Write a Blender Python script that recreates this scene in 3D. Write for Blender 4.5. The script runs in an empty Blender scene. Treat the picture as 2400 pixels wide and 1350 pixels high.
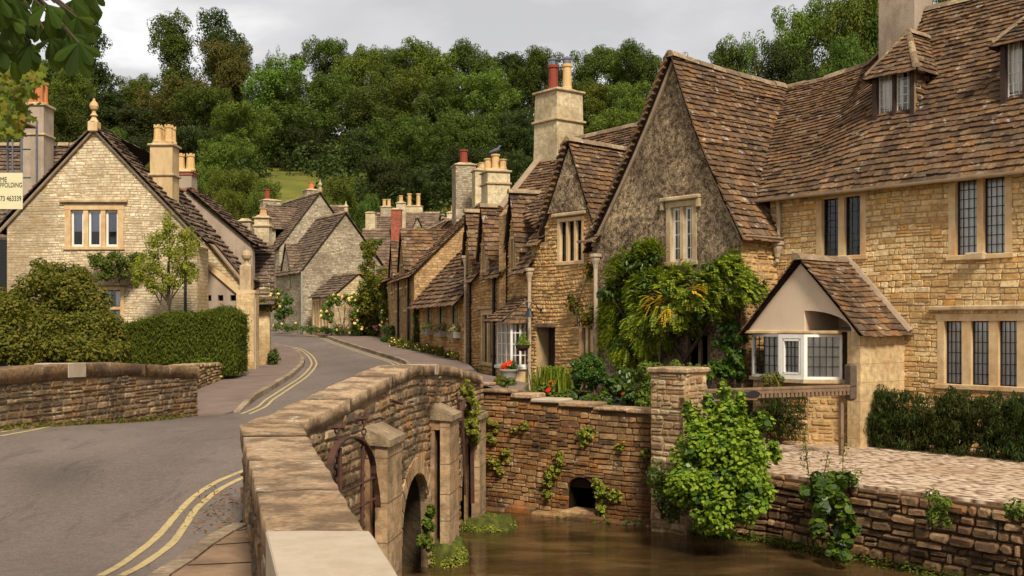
import bpy, math, random
import numpy as np
from mathutils import Vector, Matrix
from mathutils.geometry import tessellate_polygon
random.seed(7); RNG = np.random.default_rng(11)
SC = bpy.context.scene
COL = SC.collection
R_ = math.radians
# ---------------------------------------------------------------- camera, sky, sun, exposure
FPX, HY = 2573.0, 765.0            # focal length and horizon row, in photograph pixels (2400 wide)
cam = bpy.data.objects.new('camera', bpy.data.cameras.new('camera'))
COL.objects.link(cam); SC.camera = cam
cam.location = (0, 0, 0); cam.rotation_euler = (R_(90), 0, 0)
cam.data.sensor_width = 36; cam.data.lens = 36 * FPX / 2400
cam.data.shift_y = (HY - 675) / 2400
cam.data.clip_start = 0.05; cam.data.clip_end = 3000
SUN = Vector((0.22, -0.72, 0.76)).normalized()
w = bpy.data.worlds.new("World"); SC.world = w; w.use_nodes = True
nt = w.node_tree; N = nt.nodes; L = nt.links
for n in list(N): N.remove(n)
out = N.new('ShaderNodeOutputWorld'); bg = N.new('ShaderNodeBackground')
sky = N.new('ShaderNodeTexSky'); sky.sky_type = 'NISHITA'; sky.sun_disc = False
sky.sun_elevation = math.asin(SUN.z); sky.sun_rotation = math.atan2(SUN.x, SUN.y)
tc = N.new('ShaderNodeTexCoord'); mp = N.new('ShaderNodeMapping'); mp.inputs['Scale'].default_value = (1, 1, 2.6)
mp.inputs['Location'].default_value = (0.35, 0.1, 0.2)
no = N.new('ShaderNodeTexNoise'); no.inputs['Scale'].default_value = 3.2; no.inputs['Detail'].default_value = 7; no.inputs['Roughness'].default_value = .52
no.inputs['Distortion'].default_value = .4
rp = N.new('ShaderNodeValToRGB'); e = rp.color_ramp.elements
e[0].position = .38; e[0].color = (4.6, 4.54, 4.58, 1); e[1].position = .6; e[1].color = (9.6, 9.4, 9.2, 1)
m_ = e.new(.49); m_.color = (5.5, 5.4, 5.4, 1)
sx = N.new('ShaderNodeSeparateXYZ'); ma = N.new('ShaderNodeMath'); ma.operation = 'MULTIPLY_ADD'; ma.use_clamp = False
ma.inputs[1].default_value = -0.42; ma.inputs[2].default_value = 1.02
mx = N.new('ShaderNodeVectorMath'); mx.operation = 'SCALE'
mm = N.new('ShaderNodeMixRGB'); mm.inputs[0].default_value = .95
mxx = N.new('ShaderNodeMath'); mxx.operation = 'MAXIMUM'; mxx.inputs[1].default_value = 0
L.new(tc.outputs['Generated'], mp.inputs[0]); L.new(mp.outputs[0], no.inputs['Vector']); L.new(no.outputs['Fac'], rp.inputs[0])
L.new(tc.outputs['Generated'], sx.inputs[0]); L.new(sx.outputs['Z'], mxx.inputs[0]); L.new(mxx.outputs[0], ma.inputs[0]); L.new(rp.outputs[0], mx.inputs[0]); L.new(ma.outputs[0], mx.inputs['Scale'])
L.new(sky.outputs[0], mm.inputs[1]); L.new(mx.outputs[0], mm.inputs[2]); L.new(mm.outputs[0], bg.inputs[0])
bg.inputs[1].default_value = .126
L.new(bg.outputs[0], out.inputs[0])
sd = bpy.data.lights.new('sun', 'SUN'); sd.energy = 4.4; sd.angle = R_(11); sd.color = (1, .92, .8)
so = bpy.data.objects.new('sun', sd); COL.objects.link(so); so.rotation_euler = SUN.to_track_quat('Z', 'Y').to_euler()
SC.view_settings.view_transform = 'Standard'; SC.view_settings.look = 'None'
SC.view_settings.exposure = 0.25; SC.view_settings.gamma = 1
# ---------------------------------------------------------------- helpers
def at(px, py, d): return Vector(((px - 1200) / FPX * d, d, (HY - py) / FPX * d))
def xat(px, d): return (px - 1200) / FPX * d
def lerp(a, b, t): return a + (b - a) * t
class Fr:                                   # a vertical plane frame: u along, b backwards, z up
    def __init__(s, o, r):
        s.o = Vector((o[0], o[1])); s.r = Vector((r[0], r[1])).normalized(); s.bk = Vector((-s.r.y, s.r.x))
    def P(s, u, b, z):
        p = s.o + s.r * u + s.bk * b; return Vector((p.x, p.y, z))
    def hit(s, px, py, b=0):
        o = s.o + s.bk * b; k = (px - 1200) / FPX
        u = (k * o.y - o.x) / (s.r.x - k * s.r.y); d = o.y + s.r.y * u
        return u, (HY - py) / FPX * d
    def rect(s, x0, x1, y0, y1, b=0):
        u0 = s.hit(x0, 0, b)[0]; u1 = s.hit(x1, 0, b)[0]; m = (x0 + x1) / 2
        return u0, u1, s.hit(m, y1, b)[1], s.hit(m, y0, b)[1]
class MB:
    def __init__(s): s.v = []; s.f = []; s.m = []
    def add(s, vs, fs, mi=0):
        n = len(s.v); s.v += [tuple(v) for v in vs]
        for f in fs: s.f.append([i + n for i in f]); s.m.append(mi)
    def quad(s, a, b, c, d, mi=0): s.add([a, b, c, d], [(0, 1, 2, 3)], mi)
    def tri(s, a, b, c, mi=0): s.add([a, b, c], [(0, 1, 2)], mi)
    def hexa(s, p, mi=0):                   # p: 4 bottom, 4 top
        s.add(p, [(3, 2, 1, 0), (4, 5, 6, 7), (0, 1, 5, 4), (1, 2, 6, 5), (2, 3, 7, 6), (3, 0, 4, 7)], mi)
    def box(s, fr, u0, u1, b0, b1, z0, z1, mi=0, bev=0):
        if bev:
            P = fr.P; k = bev
            vs = []; 
            for z, i in ((z0, k), (z0 + k, 0), (z1 - k, 0), (z1, k)):
                vs += [P(u0 + i, b0 + i, z), P(u1 - i, b0 + i, z), P(u1 - i, b1 - i, z), P(u0 + i, b1 - i, z)]
            fs = [(3, 2, 1, 0), (12, 13, 14, 15)]
            for l in range(3):
                for j in range(4): a = l * 4 + j; b = l * 4 + (j + 1) % 4; fs.append((a, b, b + 4, a + 4))
            s.add(vs, fs, mi); return
        P = fr.P
        s.hexa([P(u0, b0, z0), P(u1, b0, z0), P(u1, b1, z0), P(u0, b1, z0), P(u0, b0, z1), P(u1, b0, z1), P(u1, b1, z1), P(u0, b1, z1)], mi)
    def prism(s, fr, prof, b0, b1, mi=0):    # profile of (u,z) extruded along b
        n = len(prof); vs = [fr.P(u, b0, z) for u, z in prof] + [fr.P(u, b1, z) for u, z in prof]
        s.add(vs, [tuple(range(n)), tuple(range(2 * n - 1, n - 1, -1))] + [(i, i + n, (i + 1) % n + n, (i + 1) % n) for i in range(n)], mi)
    def tube(s, pts, r, n=8, mi=0, cap=True):
        pts = [Vector(p) for p in pts]; rs = r if isinstance(r, (list, tuple)) else [r] * len(pts)
        rings = []; up = Vector((0, 0, 1)); base = len(s.v); vs = []
        for i, p in enumerate(pts):
            t = (pts[min(i + 1, len(pts) - 1)] - pts[max(i - 1, 0)]).normalized()
            a = t.cross(up)
            if a.length < .05: a = t.cross(Vector((1, 0, 0)))
            a.normalize(); b = a.cross(t)
            for k in range(n): vs.append(p + (a * math.cos(2 * math.pi * k / n) + b * math.sin(2 * math.pi * k / n)) * rs[i])
        fs = [(i * n + k, i * n + (k + 1) % n, (i + 1) * n + (k + 1) % n, (i + 1) * n + k) for i in range(len(pts) - 1) for k in range(n)]
        if cap: fs += [tuple(range(n)), tuple((len(pts) - 1) * n + k for k in range(n - 1, -1, -1))]
        s.add(vs, fs, mi)
    def lathe(s, c, prof, n=12, mi=0):      # prof of (r,z) around vertical axis through c
        c = Vector(c); vs = [c + Vector((r * math.cos(2 * math.pi * k / n), r * math.sin(2 * math.pi * k / n), z)) for r, z in prof for k in range(n)]
        fs = [(i * n + k, i * n + (k + 1) % n, (i + 1) * n + (k + 1) % n, (i + 1) * n + k) for i in range(len(prof) - 1) for k in range(n)]
        fs += [tuple(range(n)), tuple((len(prof) - 1) * n + k for k in range(n))]
        s.add(vs, fs, mi)
def base_of(o):
    v = Vector((0, 0, 0))
    while o is not None: v += o.location; o = o.parent
    return v
def finish(o, name, parent, label=None, cat=None, group=None, kind=None):
    o.name = name; COL.objects.link(o)
    if parent is not None: o.parent = parent
    if label: o['label'] = label
    if cat: o['category'] = cat
    if group: o['group'] = group
    if kind: o['kind'] = kind
    return o
def auto_uv(me):
    n = len(me.loops); me.uv_layers.new(name='UVMap')
    co = np.empty(len(me.vertices) * 3, np.float32); me.vertices.foreach_get('co', co); co = co.reshape(-1, 3)
    li = np.empty(n, np.int32); me.loops.foreach_get('vertex_index', li)
    nf = len(me.polygons); nr = np.empty(nf * 3, np.float32); me.polygons.foreach_get('normal', nr); nr = nr.reshape(-1, 3)
    tot = np.empty(nf, np.int32); me.polygons.foreach_get('loop_total', tot)
    fi = np.repeat(np.arange(nf), tot); p = co[li]; m = nr[fi]
    vert = np.abs(m[:, 2]) < .75; hl = np.sqrt(m[:, 0]**2 + m[:, 1]**2) + 1e-6
    uu = np.where(vert, (-m[:, 1] * p[:, 0] + m[:, 0] * p[:, 1]) / hl, p[:, 0]); vv = np.where(vert, p[:, 2], p[:, 1])
    me.uv_layers[0].data.foreach_set('uv', np.stack([uu, vv], 1).astype(np.float32).ravel())
def build(name, mb, mat, parent=None, loc=None, smooth=False, uv=True, **kw):
    off = Vector(loc) if loc is not None else (base_of(parent) if parent is not None else Vector((0, 0, 0)))
    me = bpy.data.meshes.new(name)
    me.from_pydata([(a - off.x, b - off.y, c - off.z) for a, b, c in mb.v], [], mb.f)
    ms = mat if isinstance(mat, (list, tuple)) else [mat]
    for m in ms: me.materials.append(m)
    if len(ms) > 1: me.polygons.foreach_set('material_index', mb.m)
    if smooth: me.polygons.foreach_set('use_smooth', [True] * len(me.polygons))
    me.update()
    if uv:
        if off.length: me.transform(Matrix.Translation(off)); auto_uv(me); me.transform(Matrix.Translation(-off))
        else: auto_uv(me)
    o = bpy.data.objects.new(name, me)
    if parent is None and loc is not None: o.location = loc
    return finish(o, name, parent, **kw)
def thing(name, label, cat, loc, group=None):
    o = bpy.data.objects.new(name, None); o.location = loc; o.empty_display_size = .2
    return finish(o, name, None, label, cat, group)
def clone(o, parent=None):
    c = o.copy(); COL.objects.link(c); c.parent = parent
    for ch in list(o.children): clone(ch, c)
    return c
# ---------------------------------------------------------------- materials
def srgb(r, g, b): return tuple(((c / 255) / 12.92 if c / 255 <= .04045 else ((c / 255 + .055) / 1.055) ** 2.4) for c in (r, g, b)) + (1,)
class NM:
    def __init__(s, name, rough=.85, spec=.25):
        s.m = bpy.data.materials.new(name); s.m.use_nodes = True; s.nt = s.m.node_tree; s.N = s.nt.nodes; s.L = s.nt.links
        s.b = s.N['Principled BSDF']; s.b.inputs['Roughness'].default_value = rough; s.b.inputs['Specular IOR Level'].default_value = spec
        s.tc = s.N.new('ShaderNodeTexCoord'); s.geo = s.N.new('ShaderNodeNewGeometry')
    def k(s, a, b): s.L.new(a, b)
    def noise(s, sc, det=4, rough=.55, vec='Object', dist=0, scale3=None):
        n = s.N.new('ShaderNodeTexNoise'); n.inputs['Scale'].default_value = sc; n.inputs['Detail'].default_value = det
        n.inputs['Roughness'].default_value = rough; n.inputs['Distortion'].default_value = dist
        v = s.tc.outputs[vec] if isinstance(vec, str) else vec
        if scale3:
            mp = s.N.new('ShaderNodeMapping'); mp.inputs['Scale'].default_value = scale3; s.k(v, mp.inputs[0]); v = mp.outputs[0]
        s.k(v, n.inputs['Vector']); return n.outputs['Fac']
    def ramp(s, fac, stops, interp='LINEAR'):
        r = s.N.new('ShaderNodeValToRGB'); r.color_ramp.interpolation = interp; e = r.color_ramp.elements
        e[0].position = stops[0][0]; e[0].color = stops[0][1]; e[1].position = stops[-1][0]; e[1].color = stops[-1][1]
        for p, c in stops[1:-1]: x = e.new(p); x.color = c
        s.k(fac, r.inputs[0]); return r.outputs[0]
    def mix(s, fac, a, b, mode='MIX'):
        m = s.N.new('ShaderNodeMixRGB'); m.blend_type = mode
        for sock, v in ((m.inputs[0], fac), (m.inputs[1], a), (m.inputs[2], b)):
            if isinstance(v, (int, float, tuple)): sock.default_value = v
            else: s.k(v, sock)
        return m.outputs[0]
    def math(s, op, a, b=0, clamp=False):
        m = s.N.new('ShaderNodeMath'); m.operation = op; m.use_clamp = clamp
        for sock, v in ((m.inputs[0], a), (m.inputs[1], b)):
            if isinstance(v, (int, float)): sock.default_value = v
            else: s.k(v, sock)
        return m.outputs[0]
    def g(s, lo, hi): return [(lo, (0, 0, 0, 1)), (hi, (1, 1, 1, 1))]
    def bump(s, h, st=.5, dist=.02):
        b = s.N.new('ShaderNodeBump'); b.inputs['Strength'].default_value = st; b.inputs['Distance'].default_value = dist
        s.k(h, b.inputs['Height']); s.k(b.outputs[0], s.b.inputs['Normal'])
    def out(s, c): 
        if isinstance(c, tuple): s.b.inputs['Base Color'].default_value = c
        else: s.k(c, s.b.inputs['Base Color'])
        return s.m
def sp(cols):
    n = len(cols); return [(i / max(n - 1, 1), c) for i, c in enumerate(cols)]
def stone(name, cols, dark=None, damt=.5, dsc=.8, lich=None, lamt=.3, orange=None, oamt=.3, bst=.6, fine=14, wear=(.45, .62)):
    """rubble or slate pieces: each loose piece takes its own tone; stains, lichen and rust have shapes of their own"""
    n = NM(name, .9, .2); isl = n.geo.outputs['Random Per Island']
    c = n.ramp(isl, sp(cols)); f = n.noise(fine, 6, .65); c = n.mix(.85, c, n.ramp(f, [(.28, (.42, .42, .42, 1)), (.72, (1.5, 1.48, 1.45, 1))]), 'MULTIPLY')
    if orange: c = n.mix(n.math('MULTIPLY', n.ramp(n.noise(dsc * 1.7, 5, .6, dist=.3), n.g(.5, .68)), oamt), c, orange)
    if dark: c = n.mix(n.math('MULTIPLY', n.ramp(n.noise(dsc, 6, .62), n.g(*wear)), damt), c, dark)
    if lich: c = n.mix(n.math('MULTIPLY', n.ramp(n.noise(5, 6, .7), n.g(.6, .68)), lamt), c, lich)
    n.bump(n.noise(fine * 1.5, 6, .7), bst, .03); return n.out(c)
def coursed(name, cols, mort, dark=None, damt=.4, row=.13, wid=.34, bst=.8, orange=None, oamt=.3, warp=.05, msize=.012, dsc=.6):
    """coursed rubble in the surface's own metres, for walls too far off for separate stones"""
    n = NM(name, .92, .15)
    wn = n.N.new('ShaderNodeTexNoise'); wn.inputs['Scale'].default_value = 2.2; wn.inputs['Detail'].default_value = 3; n.k(n.tc.outputs['UV'], wn.inputs['Vector'])
    vm = n.N.new('ShaderNodeVectorMath'); vm.operation = 'MULTIPLY_ADD'; vm.inputs[1].default_value = (warp * 4, warp * 2, 0)
    n.k(wn.outputs['Color'], vm.inputs[0]); n.k(n.tc.outputs['UV'], vm.inputs[2])
    b = n.N.new('ShaderNodeTexBrick'); b.inputs['Scale'].default_value = 1; b.inputs['Brick Width'].default_value = wid; b.inputs['Row Height'].default_value = row
    b.inputs['Mortar Size'].default_value = msize; b.inputs['Mortar Smooth'].default_value = .6; b.inputs['Color1'].default_value = (0, 0, 0, 1); b.inputs['Color2'].default_value = (1, 1, 1, 1)
    b.offset = .43; b.squash = .7; b.squash_frequency = 3
    n.k(vm.outputs[0], b.inputs['Vector'])
    c = n.ramp(b.outputs['Color'], sp(cols)); f = n.noise(9, 6, .65); c = n.mix(.8, c, n.ramp(f, [(.28, (.45, .45, .45, 1)), (.72, (1.45, 1.44, 1.4, 1))]), 'MULTIPLY')
    c = n.mix(b.outputs['Fac'], c, mort)
    if orange: c = n.mix(n.math('MULTIPLY', n.ramp(n.noise(1.1, 5, .6), n.g(.5, .7)), oamt), c, orange)
    if dark: c = n.mix(n.math('MULTIPLY', n.ramp(n.noise(dsc, 6, .65), n.g(.42, .65)), damt), c, dark)
    h = n.math('ADD', n.math('MULTIPLY', b.outputs['Fac'], -1), n.math('MULTIPLY', f, .9)); n.bump(h, bst, .03)
    return n.out(c)
def plain(name, col, rough=.6, spec=.3, var=.25, sc=8, bst=.15, metal=0, col2=None, fine=None, stain=None, samt=.5):
    n = NM(name, rough, spec); f = n.noise(sc, 5, .6)
    c = n.mix(n.ramp(f, n.g(.35, .7)), col, col2 if col2 else tuple(x * (1 - var) for x in col[:3]) + (1,))
    if stain: c = n.mix(n.math('MULTIPLY', n.ramp(n.noise(1.6, 7, .7, scale3=(1.6, 1.6, .5)), n.g(.48, .66)), samt), c, stain)
    n.b.inputs['Metallic'].default_value = metal
    n.bump(n.noise(fine or sc * 4, 5, .65), bst, .02); return n.out(c)
def leafmat(name, cols, tr=.25, rough=.7, spec=.12, objvar=.25):
    cols = [(c[0] * 1.45 + .003, c[1] * 1.2, c[2] * .7, 1) for c in cols]
    n = NM(name, rough, spec); c = n.ramp(n.geo.outputs['Random Per Island'], sp(cols))
    oi = n.N.new('ShaderNodeObjectInfo'); hs = n.N.new('ShaderNodeHueSaturation')
    n.k(n.math('ADD', n.math('MULTIPLY', oi.outputs['Random'], .045), .4775), hs.inputs['Hue'])
    n.k(n.math('ADD', n.math('MULTIPLY', oi.outputs['Random'], objvar * 2), 1 - objvar), hs.inputs['Value']); n.k(c, hs.inputs['Color']); c = hs.outputs[0]
    n.out(c); t = n.N.new('ShaderNodeBsdfTranslucent'); n.k(n.mix(.5, c, (.25, .32, .03, 1)), t.inputs[0])
    ms = n.N.new('ShaderNodeMixShader'); ms.inputs[0].default_value = tr; n.k(n.b.outputs[0], ms.inputs[1]); n.k(t.outputs[0], ms.inputs[2])
    n.k(ms.outputs[0], n.N['Material Output'].inputs[0]); return n.m
S = srgb
M = {}
M['rubble'] = stone('golden rubble', [S(180, 146, 94), S(222, 192, 138), S(200, 166, 112), S(232, 208, 160), S(212, 164, 94), S(188, 158, 114)], S(134, 102, 66), .4, .9, S(214, 205, 180), .3, S(190, 116, 48), .4)
M['mortar'] = plain('mortar', S(178, 150, 108), .95, .1, .3, 6, .8, fine=40)
M['rubble_c'] = stone('ochre rubble', [S(150, 114, 68), S(198, 160, 102), S(174, 136, 86), S(212, 176, 120), S(184, 138, 80)], S(100, 78, 54), .5, .7, S(200, 184, 150), .3, S(168, 112, 60), .3)
M['bridge'] = stone('bridge stone', [S(96, 78, 60), S(146, 122, 92), S(116, 96, 72), S(172, 148, 114), S(132, 100, 64), S(104, 90, 74)], S(52, 44, 36), .7, 1.1, S(190, 178, 150), .5, S(150, 98, 40), .45)
M['bridge_mortar'] = plain('bridge mortar', S(138, 116, 88), .95, .1, .4, 4, .8, fine=30)
M['bank'] = stone('river wall stone', [S(104, 78, 52), S(150, 116, 76), S(126, 92, 56), S(168, 136, 96), S(140, 92, 44), S(92, 74, 56)], S(50, 40, 30), .75, .6, S(200, 188, 160), .55, S(190, 112, 40), .8, fine=11, wear=(.47, .57))
M['bank_mortar'] = plain('river wall mortar', S(104, 78, 52), .95, .1, .4, 4, .8, fine=30)
M['retain'] = stone('dry retaining stone', [S(84, 64, 46), S(128, 100, 72), S(106, 82, 58), S(150, 120, 88), S(116, 82, 50)], S(40, 32, 24), .6, 1.2, S(150, 140, 118), .3, S(130, 84, 40), .35)
M['dry'] = stone('dry stone', [S(138, 112, 78), S(176, 150, 108), S(158, 130, 92), S(120, 98, 70)], S(90, 74, 54), .4, 1.5, S(205, 195, 168), .3)
M['pillar'] = stone('pillar stone', [S(126, 100, 74), S(176, 150, 116), S(150, 124, 92), S(188, 164, 128), S(140, 106, 72)], S(86, 70, 54), .5, 1.3, S(205, 195, 170), .35, S(150, 100, 50), .3)
M['coping'] = stone('bridge coping', [S(176, 146, 110), S(188, 160, 126), S(168, 138, 104)], S(104, 82, 60), .75, 3.2, S(232, 218, 194), .85, S(176, 126, 78), .35, bst=1, fine=26, wear=(.46, .58))
M['coping_dark'] = stone('dark weathered coping', [S(132, 106, 76), S(146, 120, 90), S(122, 98, 72)], S(80, 64, 48), .7, 2.2, S(206, 190, 160), .6, S(150, 104, 60), .3, bst=1, fine=16, wear=(.46, .6))
M['newstone'] = plain('new pale stone', S(178, 161, 138), .88, .2, .14, 9, .3, stain=S(150, 128, 98), samt=.5, fine=70)
M['cap'] = stone('lichened cap stone', [S(148, 126, 98), S(160, 138, 108)], S(92, 76, 58), .7, 2, S(200, 186, 156), .5, bst=.9, fine=16)
M['butt'] = stone('buttress ashlar', [S(150, 120, 84), S(176, 148, 112), S(138, 108, 78)], S(76, 60, 44), .6, 1.4, S(210, 196, 166), .4, S(160, 104, 48), .4, fine=9)
M['ashlar'] = coursed('dressed ashlar', [S(196, 168, 122), S(206, 180, 136), S(188, 158, 110)], S(150, 128, 96), S(128, 104, 76), .5, .34, .62, .3, S(196, 136, 70), .25, .004, .006)
M['dressed'] = plain('dressed stone', S(204, 178, 136), .88, .2, .16, 4, .3, col2=S(184, 150, 104), stain=S(172, 112, 58), samt=.5)
M['dressed_grey'] = plain('weathered dressed stone', S(188, 168, 132), .9, .2, .2, 4, .35, col2=S(160, 132, 96), stain=S(110, 92, 70), samt=.6)
M['cream_coursed'] = coursed('cream coursed stone', [S(172, 150, 112), S(204, 184, 144), S(188, 166, 126), S(214, 196, 158)], S(164, 144, 110), S(120, 100, 72), .6, .1, .26, .7, S(176, 134, 86), .25, .07, .008, .55)
M['grey_coursed'] = coursed('grey coursed stone', [S(146, 130, 106), S(184, 168, 142), S(164, 148, 122), S(200, 184, 156), S(136, 120, 96)], S(148, 132, 108), S(104, 90, 72), .6, .09, .24, .8, None, 0, .07, .007, .5)
M['ochre_coursed'] = coursed('ochre coursed stone', [S(146, 114, 76), S(186, 152, 106), S(164, 130, 88), S(200, 168, 120)], S(150, 120, 84), S(100, 80, 58), .55, .1, .22, .8, S(170, 116, 64), .3, .08, .008)
M['roughcast'] = None
n = NM('dark lichened roughcast', .95, .1)
c = n.ramp(n.noise(1.4, 7, .7), [(.34, S(94, 79, 63)), (.5, S(128, 109, 86)), (.66, S(166, 145, 112))])
c = n.mix(1, c, n.ramp(n.noise(8, 6, .9), [(.42, (.3, .28, .27, 1)), (.5, (1, 1, 1, 1)), (.57, (2.1, 2.05, 1.95, 1))]), 'MULTIPLY')
c = n.mix(n.math('MULTIPLY', n.ramp(n.noise(.55, 5, .6), n.g(.45, .6)), .3), c, S(84, 70, 56)); c = n.mix(n.math('MULTIPLY', n.ramp(n.noise(19, 3, .6), n.g(.6, .66)), .6), c, S(206, 196, 172)); n.bump(n.noise(26, 6, .75), 1, .05); M['roughcast'] = n.out(c)
M['render'] = plain('smooth buff render', S(204, 180, 152), .8, .2, .08, 2, .12, stain=S(176, 154, 132), samt=.4, fine=60)
M['render_grey'] = plain('pebbly grey render', S(166, 148, 128), .9, .15, .25, 2, .5, stain=S(120, 100, 82), samt=.6, fine=30)
slc = [S(64, 49, 38), S(118, 90, 66), S(88, 68, 50), S(142, 112, 82), S(76, 60, 48), S(132, 98, 62), S(104, 82, 62), S(124, 104, 82)]
M['slate'] = stone('stone slates', slc, S(54, 44, 36), .5, 1.3, S(206, 198, 180), .6, S(146, 102, 58), .3, 1, 12)
M['slate_grey'] = stone('greyed stone slates', [S(82, 66, 54), S(118, 98, 80), S(100, 82, 66), S(130, 108, 88)], S(56, 46, 40), .5, 1.1, S(190, 178, 156), .55, None, 0, .9, 9)
M['slate_red'] = stone('warm clay slates', [S(106, 82, 62), S(142, 110, 82), S(124, 96, 72)], S(90, 70, 54), .45, 1, S(196, 180, 150), .4, S(160, 110, 66), .25, .8, 9)
M['under'] = plain('roof underlay', S(44, 35, 29), .95, .05)
M['ridge'] = stone('ridge stones', [S(134, 114, 88), S(160, 138, 108), S(120, 100, 78)], S(84, 70, 54), .5, 2, S(206, 196, 172), .55)
M['mortar_fillet'] = plain('mortar fillet', S(156, 136, 112), .92, .15, .25, 6, .4)
M['glass'] = None
n = NM('window glass', .04, .5); n.out((.02, .022, .025, 1)); tr = n.N.new('ShaderNodeBsdfTransparent'); tr.inputs[0].default_value = (.97, .98, .98, 1)
ms = n.N.new('ShaderNodeMixShader'); gl = n.N.new('ShaderNodeBsdfGlossy'); gl.inputs['Roughness'].default_value = .06; fr_ = n.N.new('ShaderNodeFresnel'); fr_.inputs[0].default_value = 1.5
n.k(n.math('ADD', fr_.outputs[0], .03), ms.inputs[0]); n.k(tr.outputs[0], ms.inputs[1]); n.k(gl.outputs[0], ms.inputs[2]); n.k(ms.outputs[0], n.N['Material Output'].inputs[0]); M['glass'] = n.m
M['dark'] = plain('shade-painted interior', S(22, 19, 17), .95, .05)  # near-black colour stands in for the shade inside rooms, arches and culvert
M['curtain'] = plain('net curtain', S(226, 218, 208), .95, .05, .12, 3, .1)
M['blind'] = plain('blue blind', S(196, 202, 226), .9, .1, .05)
M['lead'] = plain('leaded bars', S(36, 38, 42), .6, .3)
M['white'] = plain('white painted wood', S(226, 220, 208), .5, .4, .08, 5, .1, stain=S(186, 176, 156), samt=.3)
M['brownwood'] = plain('dark stained wood', S(66, 48, 40), .7, .25, .4, 7, .4)
M['weatherwood'] = plain('weathered oak', S(128, 104, 80), .85, .2, .4, 6, .6, stain=S(70, 56, 46), samt=.7)
M['iron'] = plain('rusty iron', S(84, 52, 38), .8, .3, .4, 9, .5, col2=S(56, 38, 32))
M['black'] = plain('black painted iron', S(24, 24, 26), .45, .45, .3)
M['cream_pipe'] = plain('cream painted pipe', S(178, 158, 130), .6, .3, .18, 5, .15, stain=S(128, 108, 84), samt=.5)
M['grey_pipe'] = plain('grey green pipe', S(150, 144, 128), .6, .3, .18, 5, .15)
M['terracotta'] = plain('orange clay pot', S(198, 122, 72), .8, .25, .2, 6, .2, stain=S(120, 76, 50), samt=.4)
M['redpot'] = plain('red clay pot', S(134, 58, 38), .7, .3, .25, 6, .2)
M['buffpot'] = plain('buff clay pot', S(202, 166, 112), .8, .25, .12, 6, .2, stain=S(120, 72, 44), samt=.5)
M['cowl'] = plain('metal cowl', S(120, 122, 124), .35, .5, .2, metal=.8)
M['brick'] = coursed('red brick', [S(150, 72, 50), S(178, 92, 64), S(130, 62, 46)], S(150, 130, 108), S(90, 50, 40), .4, .075, .22, .5, warp=.004, msize=.008)
n = NM('asphalt', .92, .15)
c = n.ramp(n.noise(.5, 4, .6, scale3=(1, .35, 1)), [(.3, S(98, 87, 78)), (.7, S(117, 104, 94))]); c = n.mix(.7, c, n.ramp(n.noise(60, 3, .8), [(.3, (.7, .7, .7, 1)), (.7, (1.3, 1.3, 1.3, 1))]), 'MULTIPLY')
c = n.mix(n.math('MULTIPLY', n.ramp(n.noise(.9, 7, .7), n.g(.55, .7)), .4), c, S(80, 70, 62)); c = n.mix(.8, c, n.ramp(n.noise(17, 5, .85), [(.35, (.8, .8, .8, 1)), (.65, (1.2, 1.2, 1.2, 1))]), 'MULTIPLY'); c = n.mix(n.math('MULTIPLY', n.ramp(n.noise(2.2, 8, .8, scale3=(1, .25, 1), dist=1.5), n.g(.56, .6)), .35), c, S(70, 62, 56)); c = n.mix(n.math('MULTIPLY', n.ramp(n.noise(45, 2, .9), n.g(.66, .72)), .5), c, S(178, 166, 150)); n.bump(n.noise(90, 4, .8), .5, .01); M['asphalt'] = n.out(c)
M['pave'] = plain('pavement asphalt', S(124, 106, 94), .92, .2, .2, 1.5, .35, col2=S(104, 88, 78), fine=50)
M['flags'] = plain('sandstone flags', S(146, 118, 92), .9, .2, .2, 1.5, .4, col2=S(116, 92, 70), fine=22, stain=S(74, 58, 44), samt=.5)
M['kerb'] = stone('kerb stone', [S(140, 122, 98), S(158, 138, 112), S(126, 108, 88)], S(88, 74, 58), .5, 1.5)
n = NM('worn yellow paint', .8, .3)
c = n.mix(n.ramp(n.noise(14, 6, .8), n.g(.5, .68)), S(178, 156, 104), S(122, 108, 90)); n.bump(n.noise(60, 3, .7), .4, .01); M['yellow'] = n.out(c)
n = NM('cobbled terrace', .9, .2)
mp = n.N.new('ShaderNodeMapping'); mp.inputs['Scale'].default_value = (1, 1, 1); mp.inputs['Rotation'].default_value = (0, 0, .9); n.k(n.tc.outputs['Object'], mp.inputs[0])
mp2 = n.N.new('ShaderNodeMapping'); mp2.inputs['Scale'].default_value = (7, 15, 1); n.k(mp.outputs[0], mp2.inputs[0])
vo = n.N.new('ShaderNodeTexVoronoi'); vo.inputs['Scale'].default_value = 1; n.k(mp2.outputs[0], vo.inputs['Vector'])
c = n.ramp(n.noise(1, 0, 0, vec=vo.outputs['Color']), [(.2, S(150, 122, 96)), (.5, S(190, 164, 136)), (.85, S(222, 204, 182))])
c = n.mix(n.ramp(vo.outputs['Distance'], n.g(.45, .72)), c, S(112, 88, 64)); c = n.mix(n.math('MULTIPLY', n.ramp(n.noise(.8, 6, .65), n.g(.46, .66)), .5), c, S(150, 120, 90))
n.bump(n.math('MULTIPLY', vo.outputs['Distance'], -1), .7, .05); M['cobble'] = n.out(c)
n = NM('river water', .035, .6)
c = n.ramp(n.noise(.6, 5, .6, scale3=(1, 2.2, 1)), [(.3, S(32, 25, 14)), (.5, S(64, 48, 27)), (.72, S(104, 80, 48))])
c = n.mix(n.math('MULTIPLY', n.ramp(n.noise(3.5, 7, .75, scale3=(1, 3.4, 1)), n.g(.66, .74)), .35), c, S(170, 150, 120)); n.b.inputs['IOR'].default_value = 1.33
n.bump(n.noise(2.2, 5, .6, scale3=(1, 2.6, 1)), .16, .08); M['water'] = n.out(c)
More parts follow.
